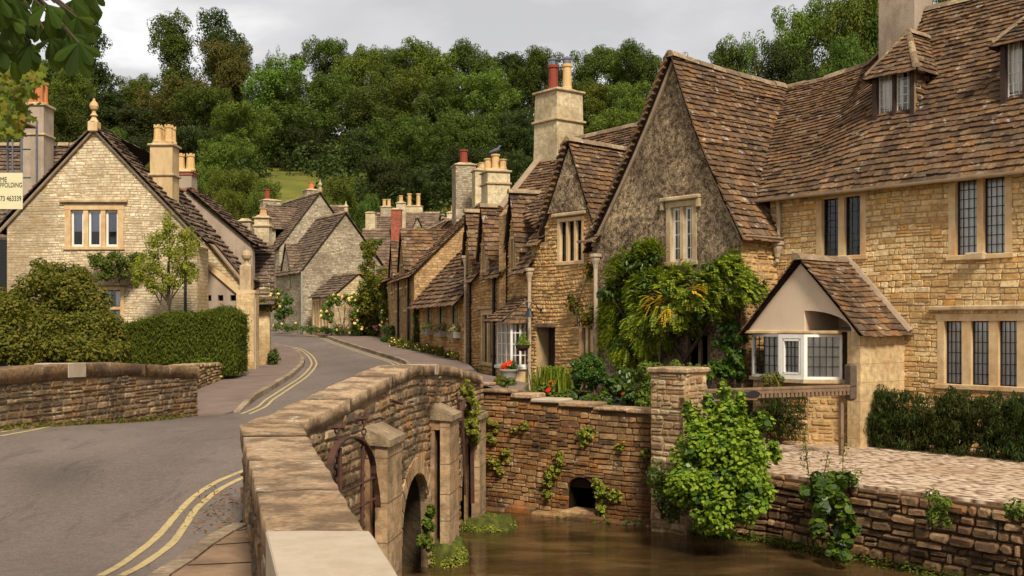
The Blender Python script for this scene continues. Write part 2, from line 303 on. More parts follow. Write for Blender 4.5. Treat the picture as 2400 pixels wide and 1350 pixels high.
M['soil'] = plain('garden soil', S(58, 46, 32), .95, .1, .4, 3, .6)
M['grassland'] = plain('hill grass', S(84, 92, 36), .95, .1, .3, .35, .6, col2=S(112, 104, 48), fine=3)
M['moss'] = plain('moss', S(86, 92, 34), .95, .1, .5, 8, .9, col2=S(50, 48, 26), fine=30)
M['bark'] = plain('bark', S(84, 70, 54), .95, .1, .4, 6, .7)
G = lambda *c: [tuple(x) + (1,) for x in c]
M['wood_leaf'] = leafmat('hillside leaves', G((.018, .04, .01), (.036, .07, .016), (.06, .1, .02), (.028, .055, .014)), .12)
M['wood_yel'] = leafmat('yellow green leaves', G((.045, .07, .013), (.08, .11, .018), (.034, .056, .012)), .14)
M['wood_dark'] = leafmat('dark evergreen leaves', G((.009, .021, .008), (.02, .037, .012), (.03, .048, .014)), .08)
M['wood_brown'] = leafmat('bronze green leaves', G((.026, .034, .012), (.05, .056, .016), (.068, .06, .02), (.038, .05, .014)), .1)
M['wood_light'] = leafmat('fresh green leaves', G((.034, .07, .014), (.062, .11, .022), (.09, .14, .03)), .16)
M['hedge'] = leafmat('yew hedge leaves', G((.02, .042, .007), (.045, .078, .012), (.075, .095, .016), (.03, .06, .01)), .2, objvar=.08)
M['olive'] = leafmat('olive shrub leaves', G((.03, .05, .012), (.07, .1, .02), (.13, .14, .03), (.05, .075, .016)), .25, objvar=.08)
M['conifer'] = leafmat('feathery conifer leaves', G((.007, .017, .006), (.018, .034, .01), (.036, .052, .014)), .12, objvar=.08)
M['bright'] = leafmat('bright rounded leaves', G((.05, .13, .012), (.1, .2, .02), (.2, .3, .04), (.07, .15, .014)), .35, .6, .2, objvar=.05)
M['garden'] = leafmat('garden leaves', G((.01, .035, .006), (.03, .08, .01), (.06, .13, .015)), .25, .4, .4, objvar=.1)
M['wist'] = leafmat('wisteria leaves', G((.016, .05, .005), (.05, .12, .009), (.12, .22, .012), (.26, .32, .02), (.03, .08, .007)), .32, .5, .3, objvar=.04)
M['wist_gold'] = leafmat('golden wisteria leaves', G((.4, .24, .04), (.5, .32, .06), (.3, .26, .05)), .3, objvar=.04)
M['ivy'] = leafmat('small ivy leaves', G((.05, .09, .015), (.13, .17, .03), (.24, .25, .07), (.09, .13, .025)), .25, objvar=.08)
M['creeper'] = leafmat('creeper leaves', G((.015, .04, .008), (.04, .085, .014), (.09, .12, .02), (.2, .09, .02)), .25, objvar=.05)
M['sapling'] = leafmat('sapling leaves', G((.08, .14, .02), (.16, .24, .04), (.22, .3, .06), (.12, .18, .03)), .4, objvar=.03)
M['maple'] = leafmat('maple leaves', G((.03, .06, .01), (.06, .1, .014), (.1, .14, .02), (.14, .1, .02)), .4, .6, .15, objvar=.05)
M['chest'] = leafmat('chestnut leaves', G((.006, .018, .004), (.014, .035, .006), (.026, .055, .008)), .3, .7, .1, objvar=.05)
M['grassblade'] = leafmat('long grass', G((.06, .13, .015), (.14, .22, .03), (.1, .17, .02)), .3, objvar=.05)
M['redflower'] = leafmat('red petals', G((.45, .008, .01), (.6, .02, .015)), .25, objvar=.02)
M['whiteflower'] = leafmat('cream petals', G((.75, .68, .45), (.8, .76, .6)), .25, objvar=.02)
M['orangeflower'] = leafmat('orange petals', G((.8, .2, .02), (.9, .3, .04)), .25, objvar=.02)
M['purple'] = leafmat('purple petals', G((.12, .05, .14), (.2, .1, .2)), .2, objvar=.02)
M['litter'] = leafmat('dry leaf litter', G((.1, .05, .02), (.16, .09, .03), (.06, .035, .015)), .1, objvar=.05)
# ---------------------------------------------------------------- walls, slates, windows, chimneys
def jit(a): return random.uniform(-a, a)
def inpoly(p, poly):
    x, y = p; r = False; j = len(poly) - 1
    for i in range(len(poly)):
        xi, yi = poly[i]; xj, yj = poly[j]
        if (yi > y) != (yj > y) and x < (xj - xi) * (y - yi) / (yj - yi) + xi: r = not r
        j = i
    return r
def wall_back(mb, fr, outl, holes=(), th=.3, b=0, rev_=.16, mi=0, dk=1):
    """flat wall face with real openings, reveals and a shade-painted interior behind each opening"""
    loops = [[Vector((u, z, 0)) for u, z in outl]] + [[Vector((h[0], h[2], 0)), Vector((h[1], h[2], 0)), Vector((h[1], h[3], 0)), Vector((h[0], h[3], 0))] for h in holes]
    flat = [p for l in loops for p in l]; tris = tessellate_polygon(loops)
    mb.add([fr.P(p.x, b, p.y) for p in flat], [tuple(t) for t in tris], mi)
    n = len(outl)
    for i in range(n):
        a = outl[i]; c = outl[(i + 1) % n]; mb.quad(fr.P(a[0], b, a[1]), fr.P(c[0], b, c[1]), fr.P(c[0], b + th, c[1]), fr.P(a[0], b + th, a[1]), mi)
    for h in holes:
        q = [(h[0], h[2]), (h[1], h[2]), (h[1], h[3]), (h[0], h[3])]; rev = h[4] if len(h) > 4 else rev_
        for i in range(4):
            a = q[i]; c = q[(i + 1) % 4]; mb.quad(fr.P(a[0], b, a[1]), fr.P(c[0], b, c[1]), fr.P(c[0], b + rev, c[1]), fr.P(a[0], b + rev, a[1]), mi)
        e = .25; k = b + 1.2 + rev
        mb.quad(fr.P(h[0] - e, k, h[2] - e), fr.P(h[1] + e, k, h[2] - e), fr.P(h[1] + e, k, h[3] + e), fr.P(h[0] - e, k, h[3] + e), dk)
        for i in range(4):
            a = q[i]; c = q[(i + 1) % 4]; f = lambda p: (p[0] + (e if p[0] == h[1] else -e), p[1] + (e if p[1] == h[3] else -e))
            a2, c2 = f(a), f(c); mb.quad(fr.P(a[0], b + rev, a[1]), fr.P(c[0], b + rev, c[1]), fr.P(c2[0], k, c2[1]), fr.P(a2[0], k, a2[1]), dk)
def stones(mb, fr, outl, holes=(), course=.13, length=.3, depth=.035, b=0, gap=.012, jz=.25, mi=0, seed=0, line=None, flat=.6, big=.06):
    """separate rubble stones in courses over the wall face, each a chamfered irregular lump"""
    rd = random.Random(seed + 5); zs = [p[1] for p in outl]; us = [p[0] for p in outl]
    z = min(zs); ztop = max(zs); u0, u1 = min(us), max(us)
    warp = [(rd.uniform(.3, .9), rd.uniform(0, 6), rd.uniform(.01, .03)) for _ in range(3)]
    dz = lambda u: sum(a * math.sin(k * u * 2 + p) for k, p, a in warp) + (line(u) if line else 0)
    while z < ztop - .02:
        h = course * rd.uniform(1 - jz, 1 + jz * 1.4); u = u0 - rd.random() * length
        while u < u1:
            l = length * rd.uniform(.45, 1.5) * (1 if rd.random() > .12 else .5); a, c = max(u, u0), min(u + l, u1); u += l
            if c - a < .04: continue
            subs = [(0, 1)] if rd.random() > .16 or h < .09 else [(0, .5), (.5, 1)]
            for f0, f1 in subs:
                um = (a + c) / 2; o = dz(um); z0, z1 = z + h * f0 + o, z + h * f1 + o; zm = (z0 + z1) / 2
                if not inpoly((um, zm), outl) or not inpoly((a + .3 * (c - a), z1 - .2 * h), outl) or not inpoly((c - .3 * (c - a), z1 - .2 * h), outl) or not inpoly((um, z0 + .1 * h), outl): continue
                aa, cc = a, c; bad = False
                for hh in holes:
                    if z1 > hh[2] + .02 and z0 < hh[3] - .02 and cc > hh[0] and aa < hh[1]:
                        if aa < hh[0] - .04: cc = hh[0]
                        elif cc > hh[1] + .04: aa = hh[1]
                        else: bad = True
                if bad or cc - aa < .05: continue
                g = gap * rd.uniform(.5, 1.6); x0, x1, y0, y1 = aa + g, cc - g, z0 + g, z1 - g
                w, t = x1 - x0, y1 - y0
                if w < .02 or t < .015: continue
                k = min(w, t) * rd.uniform(.07, .2); j = lambda s: rd.uniform(-s, s) * min(w, t)
                out = [(x0 + k, y0), (x1 - k, y0), (x1, y0 + k), (x1, y1 - k), (x1 - k, y1), (x0 + k, y1), (x0, y1 - k), (x0, y0 + k)]
                out = [(p + j(.07), q + j(.07)) for p, q in out]
                d = depth * rd.uniform(.35, 1.15) * (1.5 if rd.random() < big else 1); s = flat * rd.uniform(.85, 1.1); xm, ym = (x0 + x1) / 2, (y0 + y1) / 2
                q = min(w, t) * (1 - s) / 2
                inn = [(p + (q if p < xm else -q), r + (q if r < ym else -q)) for p, r in out]
                tl = rd.uniform(-.35, .35) * d
                vs = [fr.P(p, b + .004, r) for p, r in out] + [fr.P(p, b - d + tl * (r - ym) / t + rd.uniform(-.1, .1) * d, r) for p, r in inn]
                mb.add(vs, [tuple(range(8, 16))] + [(i, (i + 1) % 8, (i + 1) % 8 + 8, i + 8) for i in range(8)], mi)
        z += h
def rwall(name, fr, outl, holes, smat, bmat, parent, course=.13, length=.3, depth=.035, b=0, th=.3, seed=0, **kw):
    mb = MB(); wall_back(mb, fr, outl, holes, th, b, mi=1, dk=2); stones(mb, fr, outl, holes, course, length, depth, b, mi=0, seed=seed, **kw)
    return build(name, mb, [smat, bmat, M['dark']], parent)
def fwall(name, fr, outl, holes, mat, parent, b=0, th=.3, **kw):
    mb = MB(); wall_back(mb, fr, outl, holes, th, b); return build(name, mb, [mat, M['dark']], parent, **kw)
def plerp(pts, w, f):
    s = 0
    for i in range(len(pts) - 1):
        if f <= s + w[i] + 1e-9 or i == len(pts) - 2: return pts[i].lerp(pts[i + 1], min(max((f - s) / w[i], -.02), 1.02))
        s += w[i]
def slates(mb, eaves, ridges, wid=.26, ex=(.2, .11), th=.022, seed=0, over=.07, mi=0, und=1, side=0, cut=None, sag=0, lift=0):
    """courses of separate stone slates between an eaves line and a ridge line, larger at the eaves"""
    rd = random.Random(seed + 3); E = [Vector(p) for p in eaves]; Rg = [Vector(p) for p in ridges]
    w = [(E[i + 1] - E[i]).length + (Rg[i + 1] - Rg[i]).length for i in range(len(E) - 1)]; t_ = sum(w); w = [x / t_ for x in w]
    H = sum((b - a).length for a, b in zip(E, Rg)) / len(E)
    e0 = E[-1] - E[0] if (E[-1] - E[0]).length > (Rg[-1] - Rg[0]).length else Rg[-1] - Rg[0]
    nrm = e0.cross((Rg[0] + Rg[-1]) / 2 - (E[0] + E[-1]) / 2).normalized()
    if nrm.z < 0: nrm = -nrm
    def Sf(f, t):
        p = plerp(E, w, f).lerp(plerp(Rg, w, f), t); s4 = math.sin(f * 7 + seed) * math.sin(t * 3.1)
        return p + nrm * (lift + sag * (s4 - 1.2 * math.sin(math.pi * min(max(f, 0), 1)) * math.sin(math.pi * min(max(t, 0), 1))))
    nu, nv = (40, 20) if cut else (max(3, len(E) * 3), 8); g = [[Sf(i / nu, j / nv) - nrm * .03 for i in range(nu + 1)] for j in range(nv + 1)]
    for j in range(nv):
        for i in range(nu):
            if cut and cut((g[j][i] + g[j + 1][i + 1]) / 2): continue
            mb.quad(g[j][i], g[j][i + 1], g[j + 1][i + 1], g[j + 1][i], und)
    # verge / eaves thickness of the underlay
    d = -over; rows = []
    while d < H:
        t = max(d, 0) / H; x = lerp(ex[0], ex[1], t); rows.append((d, x)); d += x
    for (d, x) in rows:
        t0 = d / H; t1 = min((d + x * 1.7) / H, 1.0); tm = max(t0, 0); ln = (Sf(1, tm) - Sf(0, tm)).length
        if ln < .08: continue
        sc = .65 + .35 * x / ex[0]; s = -side - rd.random() * wid; ro = rd.uniform(-.006, .006)
        while s < ln + side:
            ww = wid * sc * rd.uniform(.6, 1.45); a, c = max(s, -side), min(s + ww, ln + side); s += ww
            if c - a < .05: continue
            g_ = .004; fa, fc = (a + g_) / ln, (c - g_) / ln; dr = (ro + rd.uniform(-.018, .018) * x / .15) / H
            j0, j1 = rd.uniform(-.1, .1) * x / H, rd.uniform(-.1, .1) * x / H
            p0, p1 = Sf(fa, t0 + dr + j0 * .4), Sf(fc, t0 + dr + j1 * .4); q0, q1 = Sf(fa, t1), Sf(fc, t1)
            if cut and cut((p0 + q1) / 2): continue
            k = th * rd.uniform(.7, 1.7); hb = th * 1.1; n0 = nrm * (hb + k + rd.uniform(0, .006)); n1 = nrm * (hb + k + rd.uniform(0, .008)); z = nrm * .004
            ch = rd.random()
            m0 = p0.lerp(p1, .5) + (p0 - q0) * rd.uniform(-.02, .06)
            nm = nrm * (hb + k)
            top = [p0 + n0, m0 + nm, p1 + n1, q1 + z, q0 + z]; bot = [p0 + n0 - nrm * k, m0 + nm - nrm * k, p1 + n1 - nrm * k]
            mb.add(top + bot, [(0, 1, 2, 3, 4), (5, 6, 1, 0), (6, 7, 2, 1), (5, 0, 4), (2, 7, 3)], mi)
def ridge(mb, a, b, r=.09, mi=0, seg=.42, sag=0, seed=0):
    rd = random.Random(seed); a, b = Vector(a), Vector(b); n = max(1, int((b - a).length / seg)); t = (b - a).normalized(); sd = t.cross(Vector((0, 0, 1))).normalized()
    for i in range(n):
        f0, f1 = i / n, (i + 1) / n - .006; s = lambda f: a.lerp(b, f) - Vector((0, 0, sag * math.sin(math.pi * f)))
        p, q = s(f0), s(f1); rr = r * rd.uniform(.9, 1.12); o = Vector((0, 0, rd.uniform(-.012, .012)))
        vs = []
        for c in (p, q):
            for x, z in ((-1.5, -1.1), (-1.0, -.2), (-.4, .35), (.4, .35), (1.0, -.2), (1.5, -1.1)): vs.append(c + o + sd * x * rr + Vector((0, 0, z * rr + .03)))
        mb.add(vs, [(i_, i_ + 1, i_ + 7, i_ + 6) for i_ in range(5)] + [(5, 4, 3, 2, 1, 0), (6, 7, 8, 9, 10, 11)], mi)
def window(parent, fr, rc, lights=2, b=0, name='window', fm=None, bar='lead', fw=.12, mw=.09, nx=3, ny=6, curtain=True, proud=.02, deep=.13, trans=0, casem='lead', cm=None, hood=None, sill=True, cw=1.0, blind=0):
    """stone surround with mullions > casement bars, pane, curtain"""
    u0, u1, z0, z1 = rc; f = MB(); fm = fm or M['dressed']
    f.box(fr, u0, u0 + fw, b - proud, b + deep, z0, z1, bev=.008); f.box(fr, u1 - fw, u1, b - proud, b + deep, z0, z1, bev=.008)
    f.box(fr, u0 - .02, u1 + .02, b - proud - .004, b + deep, z1 - .003, z1 + fw, bev=.008)
    if sill: f.box(fr, u0 - .03, u1 + .03, b - proud - .03, b + deep, z0 - .09, z0 + .003, bev=.01)
    W = u1 - u0 - 2 * fw; lw = (W - (lights - 1) * mw) / lights; ls = []
    for i in range(lights):
        a = u0 + fw + i * (lw + mw); ls.append((a, a + lw))
        if i: f.prism(fr, [(a - mw, z0), (a, z0), (a, z1), (a - mw, z1)], b + .0, b + deep - .005)
    if trans: f.box(fr, u0 + fw, u1 - fw, b + .005, b + deep - .01, trans - .04, trans + .04)
    w = build(name, f, fm, parent)
    c = MB(); g = MB(); k = MB(); cb = b + deep * .75; t = .012 if casem == 'lead' else .035
    for a, e in ls:
        segs = [(z0, z1)] if not trans else [(z0, trans - .04), (trans + .04, z1)]
        for y0, y1 in segs:
            for x0, x1, w0, w1 in ((a, a + t * 1.6, y0, y1), (e - t * 1.6, e, y0, y1), (a + t * 1.6, e - t * 1.6, y0, y0 + t * 1.8), (a + t * 1.6, e - t * 1.6, y1 - t * 1.8, y1)): c.box(fr, x0, x1, cb - .02, cb + .02, w0, w1)
            r = .006 if casem == 'lead' else .011
            for i in range(1, nx): x = lerp(a, e, i / nx); c.box(fr, x - r, x + r, cb - .008, cb + .008, y0 + t, y1 - t)
            for i in range(1, ny): y = lerp(y0, y1, i / ny); c.box(fr, a + t, e - t, cb - .0075, cb + .0085, y - r, y + r)
        g.quad(fr.P(a, cb, z0), fr.P(e, cb, z0), fr.P(e, cb, z1), fr.P(a, cb, z1))
        if curtain:
            n = 14; rd = random.Random(int(a * 100)); gap = 0 if rd.random() < .6 else 1
            for i in range(n):
                if gap and 4 < i < 9: continue
                x0, x1 = lerp(a, e, i / n), lerp(a, e, (i + 1) / n); d0, d1 = cb + .022 + .015 * (i % 2), cb + .022 + .015 * ((i + 1) % 2)
                k.quad(fr.P(x0, d0, z0), fr.P(x1, d1, z0), fr.P(x1, d1, z1), fr.P(x0, d0, z1))
        if blind:
            k.box(fr, a, e, cb + .04, cb + .05, lerp(z1, z0, blind), z1)
    build('casement', c, M[cm or casem], w); build('pane', g, M['glass'], w)
    if k.v: build('blind' if blind else 'curtain', k, M['blind'] if blind else M['curtain'], w)
    if hood is not None:
        h = MB(); h.box(fr, u0 - .12, u1 + .12, b - .11, b + .02, z1 + fw + hood, z1 + fw + hood + .09, bev=.02)
        if hood == 0.001:
            for x in (u0 - .12, u1 + .04): h.box(fr, x, x + .08, b - .08, b + .02, z1 - .05, z1 + fw, bev=.01)
        build('hood_mould', h, M['dressed_grey'], parent)
    return w
def hole(rc, fw=.12): return (rc[0] + .02, rc[1] - .02, rc[2], rc[3] + fw - .02)
def pot(mb, c, h, r, kind='crown', mi=0):
    if kind == 'crown':
        mb.lathe(c, [(r * 1.12, 0), (r * 1.12, .05), (r * .95, .07), (r * .82, h * .78), (r * .98, h * .82), (r * .98, h * .86), (r * .84, h * .88), (r * .84, h * .93), (r * .6, h * .93), (r * .6, h * .6)], 10, mi)
        for k in range(4):
            a = k * math.pi / 2 + .4; mb.box(Fr((c[0] + math.cos(a) * r * .72, c[1] + math.sin(a) * r * .72), (-math.sin(a), math.cos(a))), -r * .3, r * .3, -.02, .02, c[2] + h * .9, c[2] + h)
    else: mb.lathe(c, [(r * 1.05, 0), (r * 1.05, .06), (r * .92, .08), (r * .86, h * .85), (r * 1.08, h * .9), (r * 1.08, h), (r * .75, h), (r * .75, h * .5)], 12, mi)
def chimney(parent, fr, uc, bc, wu, wb, z0, z1, mat, pots=(), bands=(), cap=.1, tp=0, step=None, label=None):
    m = MB(); a = (uc - wu / 2, uc + wu / 2, bc - wb / 2, bc + wb / 2)
    zc = z1 - cap; m.hexa([fr.P(a[0] - tp, a[2] - tp, z0), fr.P(a[1] + tp, a[2] - tp, z0), fr.P(a[1] + tp, a[3] + tp, z0), fr.P(a[0] - tp, a[3] + tp, z0), fr.P(a[0], a[2], zc), fr.P(a[1], a[2], zc), fr.P(a[1], a[3], zc), fr.P(a[0], a[3], zc)])
    if cap:
        m.box(fr, a[0] - .06, a[1] + .06, a[2] - .06, a[3] + .06, zc, z1 - .03, 1, .02)
        m.hexa([fr.P(a[0], a[2], z1 - .032), fr.P(a[1], a[2], z1 - .032), fr.P(a[1], a[3], z1 - .032), fr.P(a[0], a[3], z1 - .032)] + [fr.P(lerp(uc, x, .6), lerp(bc, y, .6), z1 + .05) for x, y in ((a[0], a[2]), (a[1], a[2]), (a[1], a[3]), (a[0], a[3]))], 1)
    for z in bands: m.box(fr, a[0] - .05 - tp / 2, a[1] + .05 + tp / 2, a[2] - .05 - tp / 2, a[3] + .05 + tp / 2, z, z + .07, 1, .015)
    c = build('chimney', m, [mat, M['dressed_grey']], parent, label=label)
    for (du, db, h, r, mt, kd) in pots:
        p = MB(); q = fr.P(uc + du, bc + db, z1 + .02); pot(p, q, h, r, kd); o = build('chimney_pot', p, M[mt], c)
    return c
def downpipe(parent, pts, mat, r=.04, hopper=None, name='downpipe'):
    m = MB(); m.tube(pts, r, 8)
    for i in range(len(pts) - 1):
        a, b = Vector(pts[i]), Vector(pts[i + 1]); n = int((b - a).length / 1.1)
        for k in range(1, n + 1): p = a.lerp(b, k / (n + 1)); m.tube([p - (b - a).normalized() * .03, p + (b - a).normalized() * .03], r * 1.3, 8)
    if hopper:
        p = Vector(hopper); m.lathe(p, [(r * 1.1, -.28), (r * 1.4, -.2), (r * 2.2, -.1), (r * 2.4, -.03), (r * 3, -.02), (r * 3, .05), (r * 2.5, .05), (r * 2.2, 0)], 10)
    return build(name, m, M[mat], parent)
def gutter(parent, fr, u0, u1, b, z, mat='cream_pipe', name='gutter', z1=None):
    m = MB(); P = fr.P; n = 6; z1 = z if z1 is None else z1; vs = []
    for u, zz in ((u0, z), (u1, z1)):
        for k in range(n + 1): a = math.pi * k / n; vs.append(P(u, b - .055 + .055 * math.cos(a), zz - .055 * math.sin(a)))
        for k in range(n, -1, -1): a = math.pi * k / n; vs.append(P(u, b - .055 + .042 * math.cos(a), zz - .04 * math.sin(a)))
    k = 2 * n + 2; m.add(vs, [(i, (i + 1) % k, (i + 1) % k + k, i + k) for i in range(k)] + [tuple(range(k)), tuple(range(k, 2 * k))])
    return build(name, m, M[mat], parent)
# ---------------------------------------------------------------- foliage
def leaves_mesh(name, pos, nrm, size, mat, asp=.55, sides=4, mats=None, mi=None, droop=None):
    """numpy: one small polygon per leaf"""
    n = len(pos); nrm = nrm / (np.linalg.norm(nrm, axis=1, keepdims=True) + 1e-9)
    rv = RNG.normal(size=(n, 3)) if droop is None else droop + RNG.normal(size=(n, 3)) * .35
    a = np.cross(nrm, rv); a = np.cross(a, nrm); a /= (np.linalg.norm(a, axis=1, keepdims=True) + 1e-9); b = np.cross(nrm, a)
    ang = np.arange(sides) / sides * 2 * np.pi; V = np.empty((n, sides, 3), np.float32)
    sz = size[:, None] if isinstance(size, np.ndarray) else size
    for k in range(sides):
        V[:, k] = pos + a * (math.cos(ang[k]) * sz * .5) + b * (math.sin(ang[k]) * sz * .5 * asp) + nrm * (abs(math.sin(ang[k])) * sz * .1)
    me = bpy.data.meshes.new(name); me.vertices.add(n * sides); me.vertices.foreach_set('co', V.reshape(-1))
    me.loops.add(n * sides); me.loops.foreach_set('vertex_index', np.arange(n * sides, dtype=np.int32))
    me.polygons.add(n); me.polygons.foreach_set('loop_start', np.arange(n, dtype=np.int32) * sides)
    for m in (mats or [mat]): me.materials.append(m)
    if mi is not None: me.polygons.foreach_set('material_index', mi.astype(np.int32))
    me.update(calc_edges=True); return me
def unit(n):
    d = RNG.normal(size=(n, 3)); return d / np.linalg.norm(d, axis=1, keepdims=True)
def clumps(blobs, per, frac, jr=.35, upper=.0):
    """blobs (centre, radii) -> smaller clumps sitting in their outer shells"""
    C = []; Rr = []
    for c, r in blobs:
        c = np.array(c, float); r = np.array(r, float); n = per; d = unit(n)
        if upper: d[:, 2] = np.where(d[:, 2] < -upper, -d[:, 2], d[:, 2])
        rad = RNG.uniform(.55, 1.0, (n, 1)); C.append(c + d * r * rad); Rr.append(np.ones((n, 3)) * r.mean() * frac * RNG.uniform(1 - jr, 1 + jr, (n, 1)))
    return np.concatenate(C), np.concatenate(Rr)
def cloud(C, Rr, n, up=.45, outw=.7, flat=1.0, lo=.5, rn=.55):
    w = (Rr.mean(1) ** 2); w /= w.sum(); i = RNG.choice(len(C), n, p=w); d = unit(n); rad = RNG.uniform(lo ** 2, 1, (n, 1)) ** .5
    r = Rr[i] * np.array([1, 1, flat]); pos = C[i] + d * r * rad; nr = d * outw + unit(n) * rn + np.array([0, 0, up]); return pos, nr
def shrub(name, label, cat, blobs, n, size, mat, group=None, per=14, frac=.38, asp=.55, sides=4, up=.45, stems=True, core=True, kind=None, flowers=None, parent=None, gold=None, zmin=None, lo=.5, droop=None, stem_n=7):
    """a bush: foliage made of many single leaves over woody stems; blobs are (centre, radii)"""
    c0 = np.mean([b[0] for b in blobs], 0); zb = min(b[0][2] - b[1][2] for b in blobs); base = Vector((c0[0], c0[1], zb if zmin is None else zmin))
    C, Rr = clumps(blobs, per, frac); pos, nr = cloud(C, Rr, n, up, lo=lo)
    if core:
        m = n // 5; cb = [(b[0], np.array(b[1]) * .8) for b in blobs]; c2, r2 = np.array([b[0] for b in cb]), np.array([b[1] for b in cb]); p2, n2 = cloud(c2, r2, m, .2, lo=.2); pos = np.concatenate([pos, p2]); nr = np.concatenate([nr, n2])
    if zmin is not None: k = pos[:, 2] > zmin; pos, nr = pos[k], nr[k]
    sz = size * RNG.uniform(.6, 1.3, len(pos))
    me = leaves_mesh(name, pos - np.array(base), nr, sz, mat, asp, sides, droop=droop)
    root = thing(name, label, cat, base, group) if parent is None else parent
    o = bpy.data.objects.new('foliage', me); finish(o, 'foliage', root)
    if parent is not None: o.location = base - base_of(parent)
    if stems:
        m = MB()
        for k in range(stem_n):
            t = Vector(C[RNG.integers(len(C))]); b = base + Vector((jit(.15), jit(.1), 0)); mid = b.lerp(t, .5) + Vector((jit(.1), jit(.1), .1 * (t - b).length)); m.tube([b, mid, t], [.02, .014, .006], 5)
        s = build('stem', m, M['bark'], root)
    if flowers:
        fn, fs, fm, nm = flowers; pq = unit(40) * fs * .3; bm_ = leaves_mesh(nm, pq, unit(40) + [0, -.8, .4], fs * .7 * np.ones(40), M[fm], .9, 5); p3, n3 = cloud(C, Rr * 1.08, fn, .6, lo=.9); n3 = n3 + np.array([0, -1.0, .3])
        if zmin is not None: k = p3[:, 2] > zmin; p3, n3 = p3[k], n3[k]
        for q in p3 - np.array(base): f = bpy.data.objects.new(nm, bm_); finish(f, nm, root); f.location = q
    return root
# ---------------------------------------------------------------- ground, road, river
from mathutils import noise as mn
def cosi(a, b, t): t = min(max(t, 0), 1); return a + (b - a) * (.5 - .5 * math.cos(math.pi * t))
def zr(y):
    if y < 8: return -1.62
    if y < 13.5: return cosi(-1.62, -1.36, (y - 8) / 5.5)
    if y < 20: return cosi(-1.36, -1.62, (y - 13.5) / 6.5)
    return -1.62 + .0295 * (y - 20) if y < 75 else -0.0
def gh(px, py, zf=zr, add=0):                     # ray from the camera onto the road surface
    d = 2.5
    while d < 120:
        if (HY - py) / FPX * d <= zf(d) + add: break
        d += .02
    return xat(px, d), d
def pl(pts, y):
    if y <= pts[0][0]: return pts[0][1]
    for a, b in zip(pts, pts[1:]):
        if y <= b[0]: return lerp(a[1], b[1], (y - a[0]) / (b[0] - a[0]))
    return pts[-1][1]
def inner0(y): return -.925 - .27 * (y - 4.25)
def outer0(y): return -.575 - .245 * (y - 4.23)
def inner1(y): return -2.22 + .13 * (y - 9.06)
def outer1(y): return -1.8 + .13 * (y - 9.2)
LK = [(-6, -10.6), (14.5, -6.85), (19.7, -5.85), (20.3, -5.05), (22.9, -5.34), (26.1, -5.58), (29.5, -5.85), (33.4, -6.33), (36.1, -6.8), (40.5, -7.8), (44.7, -9.0), (47, -10.1), (52, -12.4), (60, -17), (68, -22), (80, -31)]
RK = [(-6, 1.8), (9.06, -2.25), (18, -1.1), (19.5, -1.0), (22, -1.5), (28, -2.4), (35, -3.47), (43, -5.85), (50, -7.9), (55.8, -9.5), (65, -12.7), (72, -15.7), (80, -20)]
def hill(x, y):
    if y < 26: return -4.3
    b = zr(min(y, 75)) - .06
    if y < 34 and x > -1.0: b = -4.3 if y < 27 else -2.4
    if y > 74: b += .31 * min(y - 74, 95) + .06 * max(0, min(y, 260) - 169)
    if y > 60: b += max(0, -x - 30) * .06 * min((y - 60) / 40, 1) + max(0, x - 5) * .1 * min((y - 60) / 40, 1)
    return b + (mn.noise(Vector((x * .05, y * .05, 0))) * 1.2 if y > 80 else 0)
def sheet(name, xs, ys, zf, mat, label=None, kind='structure', skirt=0, xf=None, uv=False, smooth=True):
    m = MB(); g = []
    for y in ys:
        g.append([((xf(y, t) if xf else t), y) for t in xs])
    vs = [(x, y, zf(x, y)) for r in g for x, y in r]; n = len(xs)
    fs = [(j * n + i, j * n + i + 1, (j + 1) * n + i + 1, (j + 1) * n + i) for j in range(len(ys) - 1) for i in range(n - 1)]
    m.add(vs, fs)
    if skirt:
        for j in range(len(ys) - 1):
            for i in (0, n - 1):
                a, b = Vector(vs[j * n + i]), Vector(vs[(j + 1) * n + i]); d = Vector((0, 0, skirt)); m.quad(a, b, b - d, a - d)
        for j in (0, len(ys) - 1):
            for i in range(n - 1): a, b = Vector(vs[j * n + i]), Vector(vs[j * n + i + 1]); d = Vector((0, 0, skirt)); m.quad(a, b, b - d, a - d)
    return build(name, m, mat, None, uv=uv, kind=kind, smooth=smooth)
fl = lambda a, b, n: [lerp(a, b, i / n) for i in range(n + 1)]
sheet('ground', fl(-700, -60, 12) + fl(-56, 80, 68) + fl(90, 700, 12), fl(-300, -5, 6) + fl(0, 25.9, 12) + fl(26.1, 74, 24) + fl(75, 190, 58) + fl(200, 900, 14), hill, M['grassland'])
sheet('road', fl(0, 1, 10), fl(-6, 80, 172), lambda x, y: zr(y), M['asphalt'], xf=lambda y, t: lerp(pl(LK, y), pl(RK, y), t), skirt=.3)
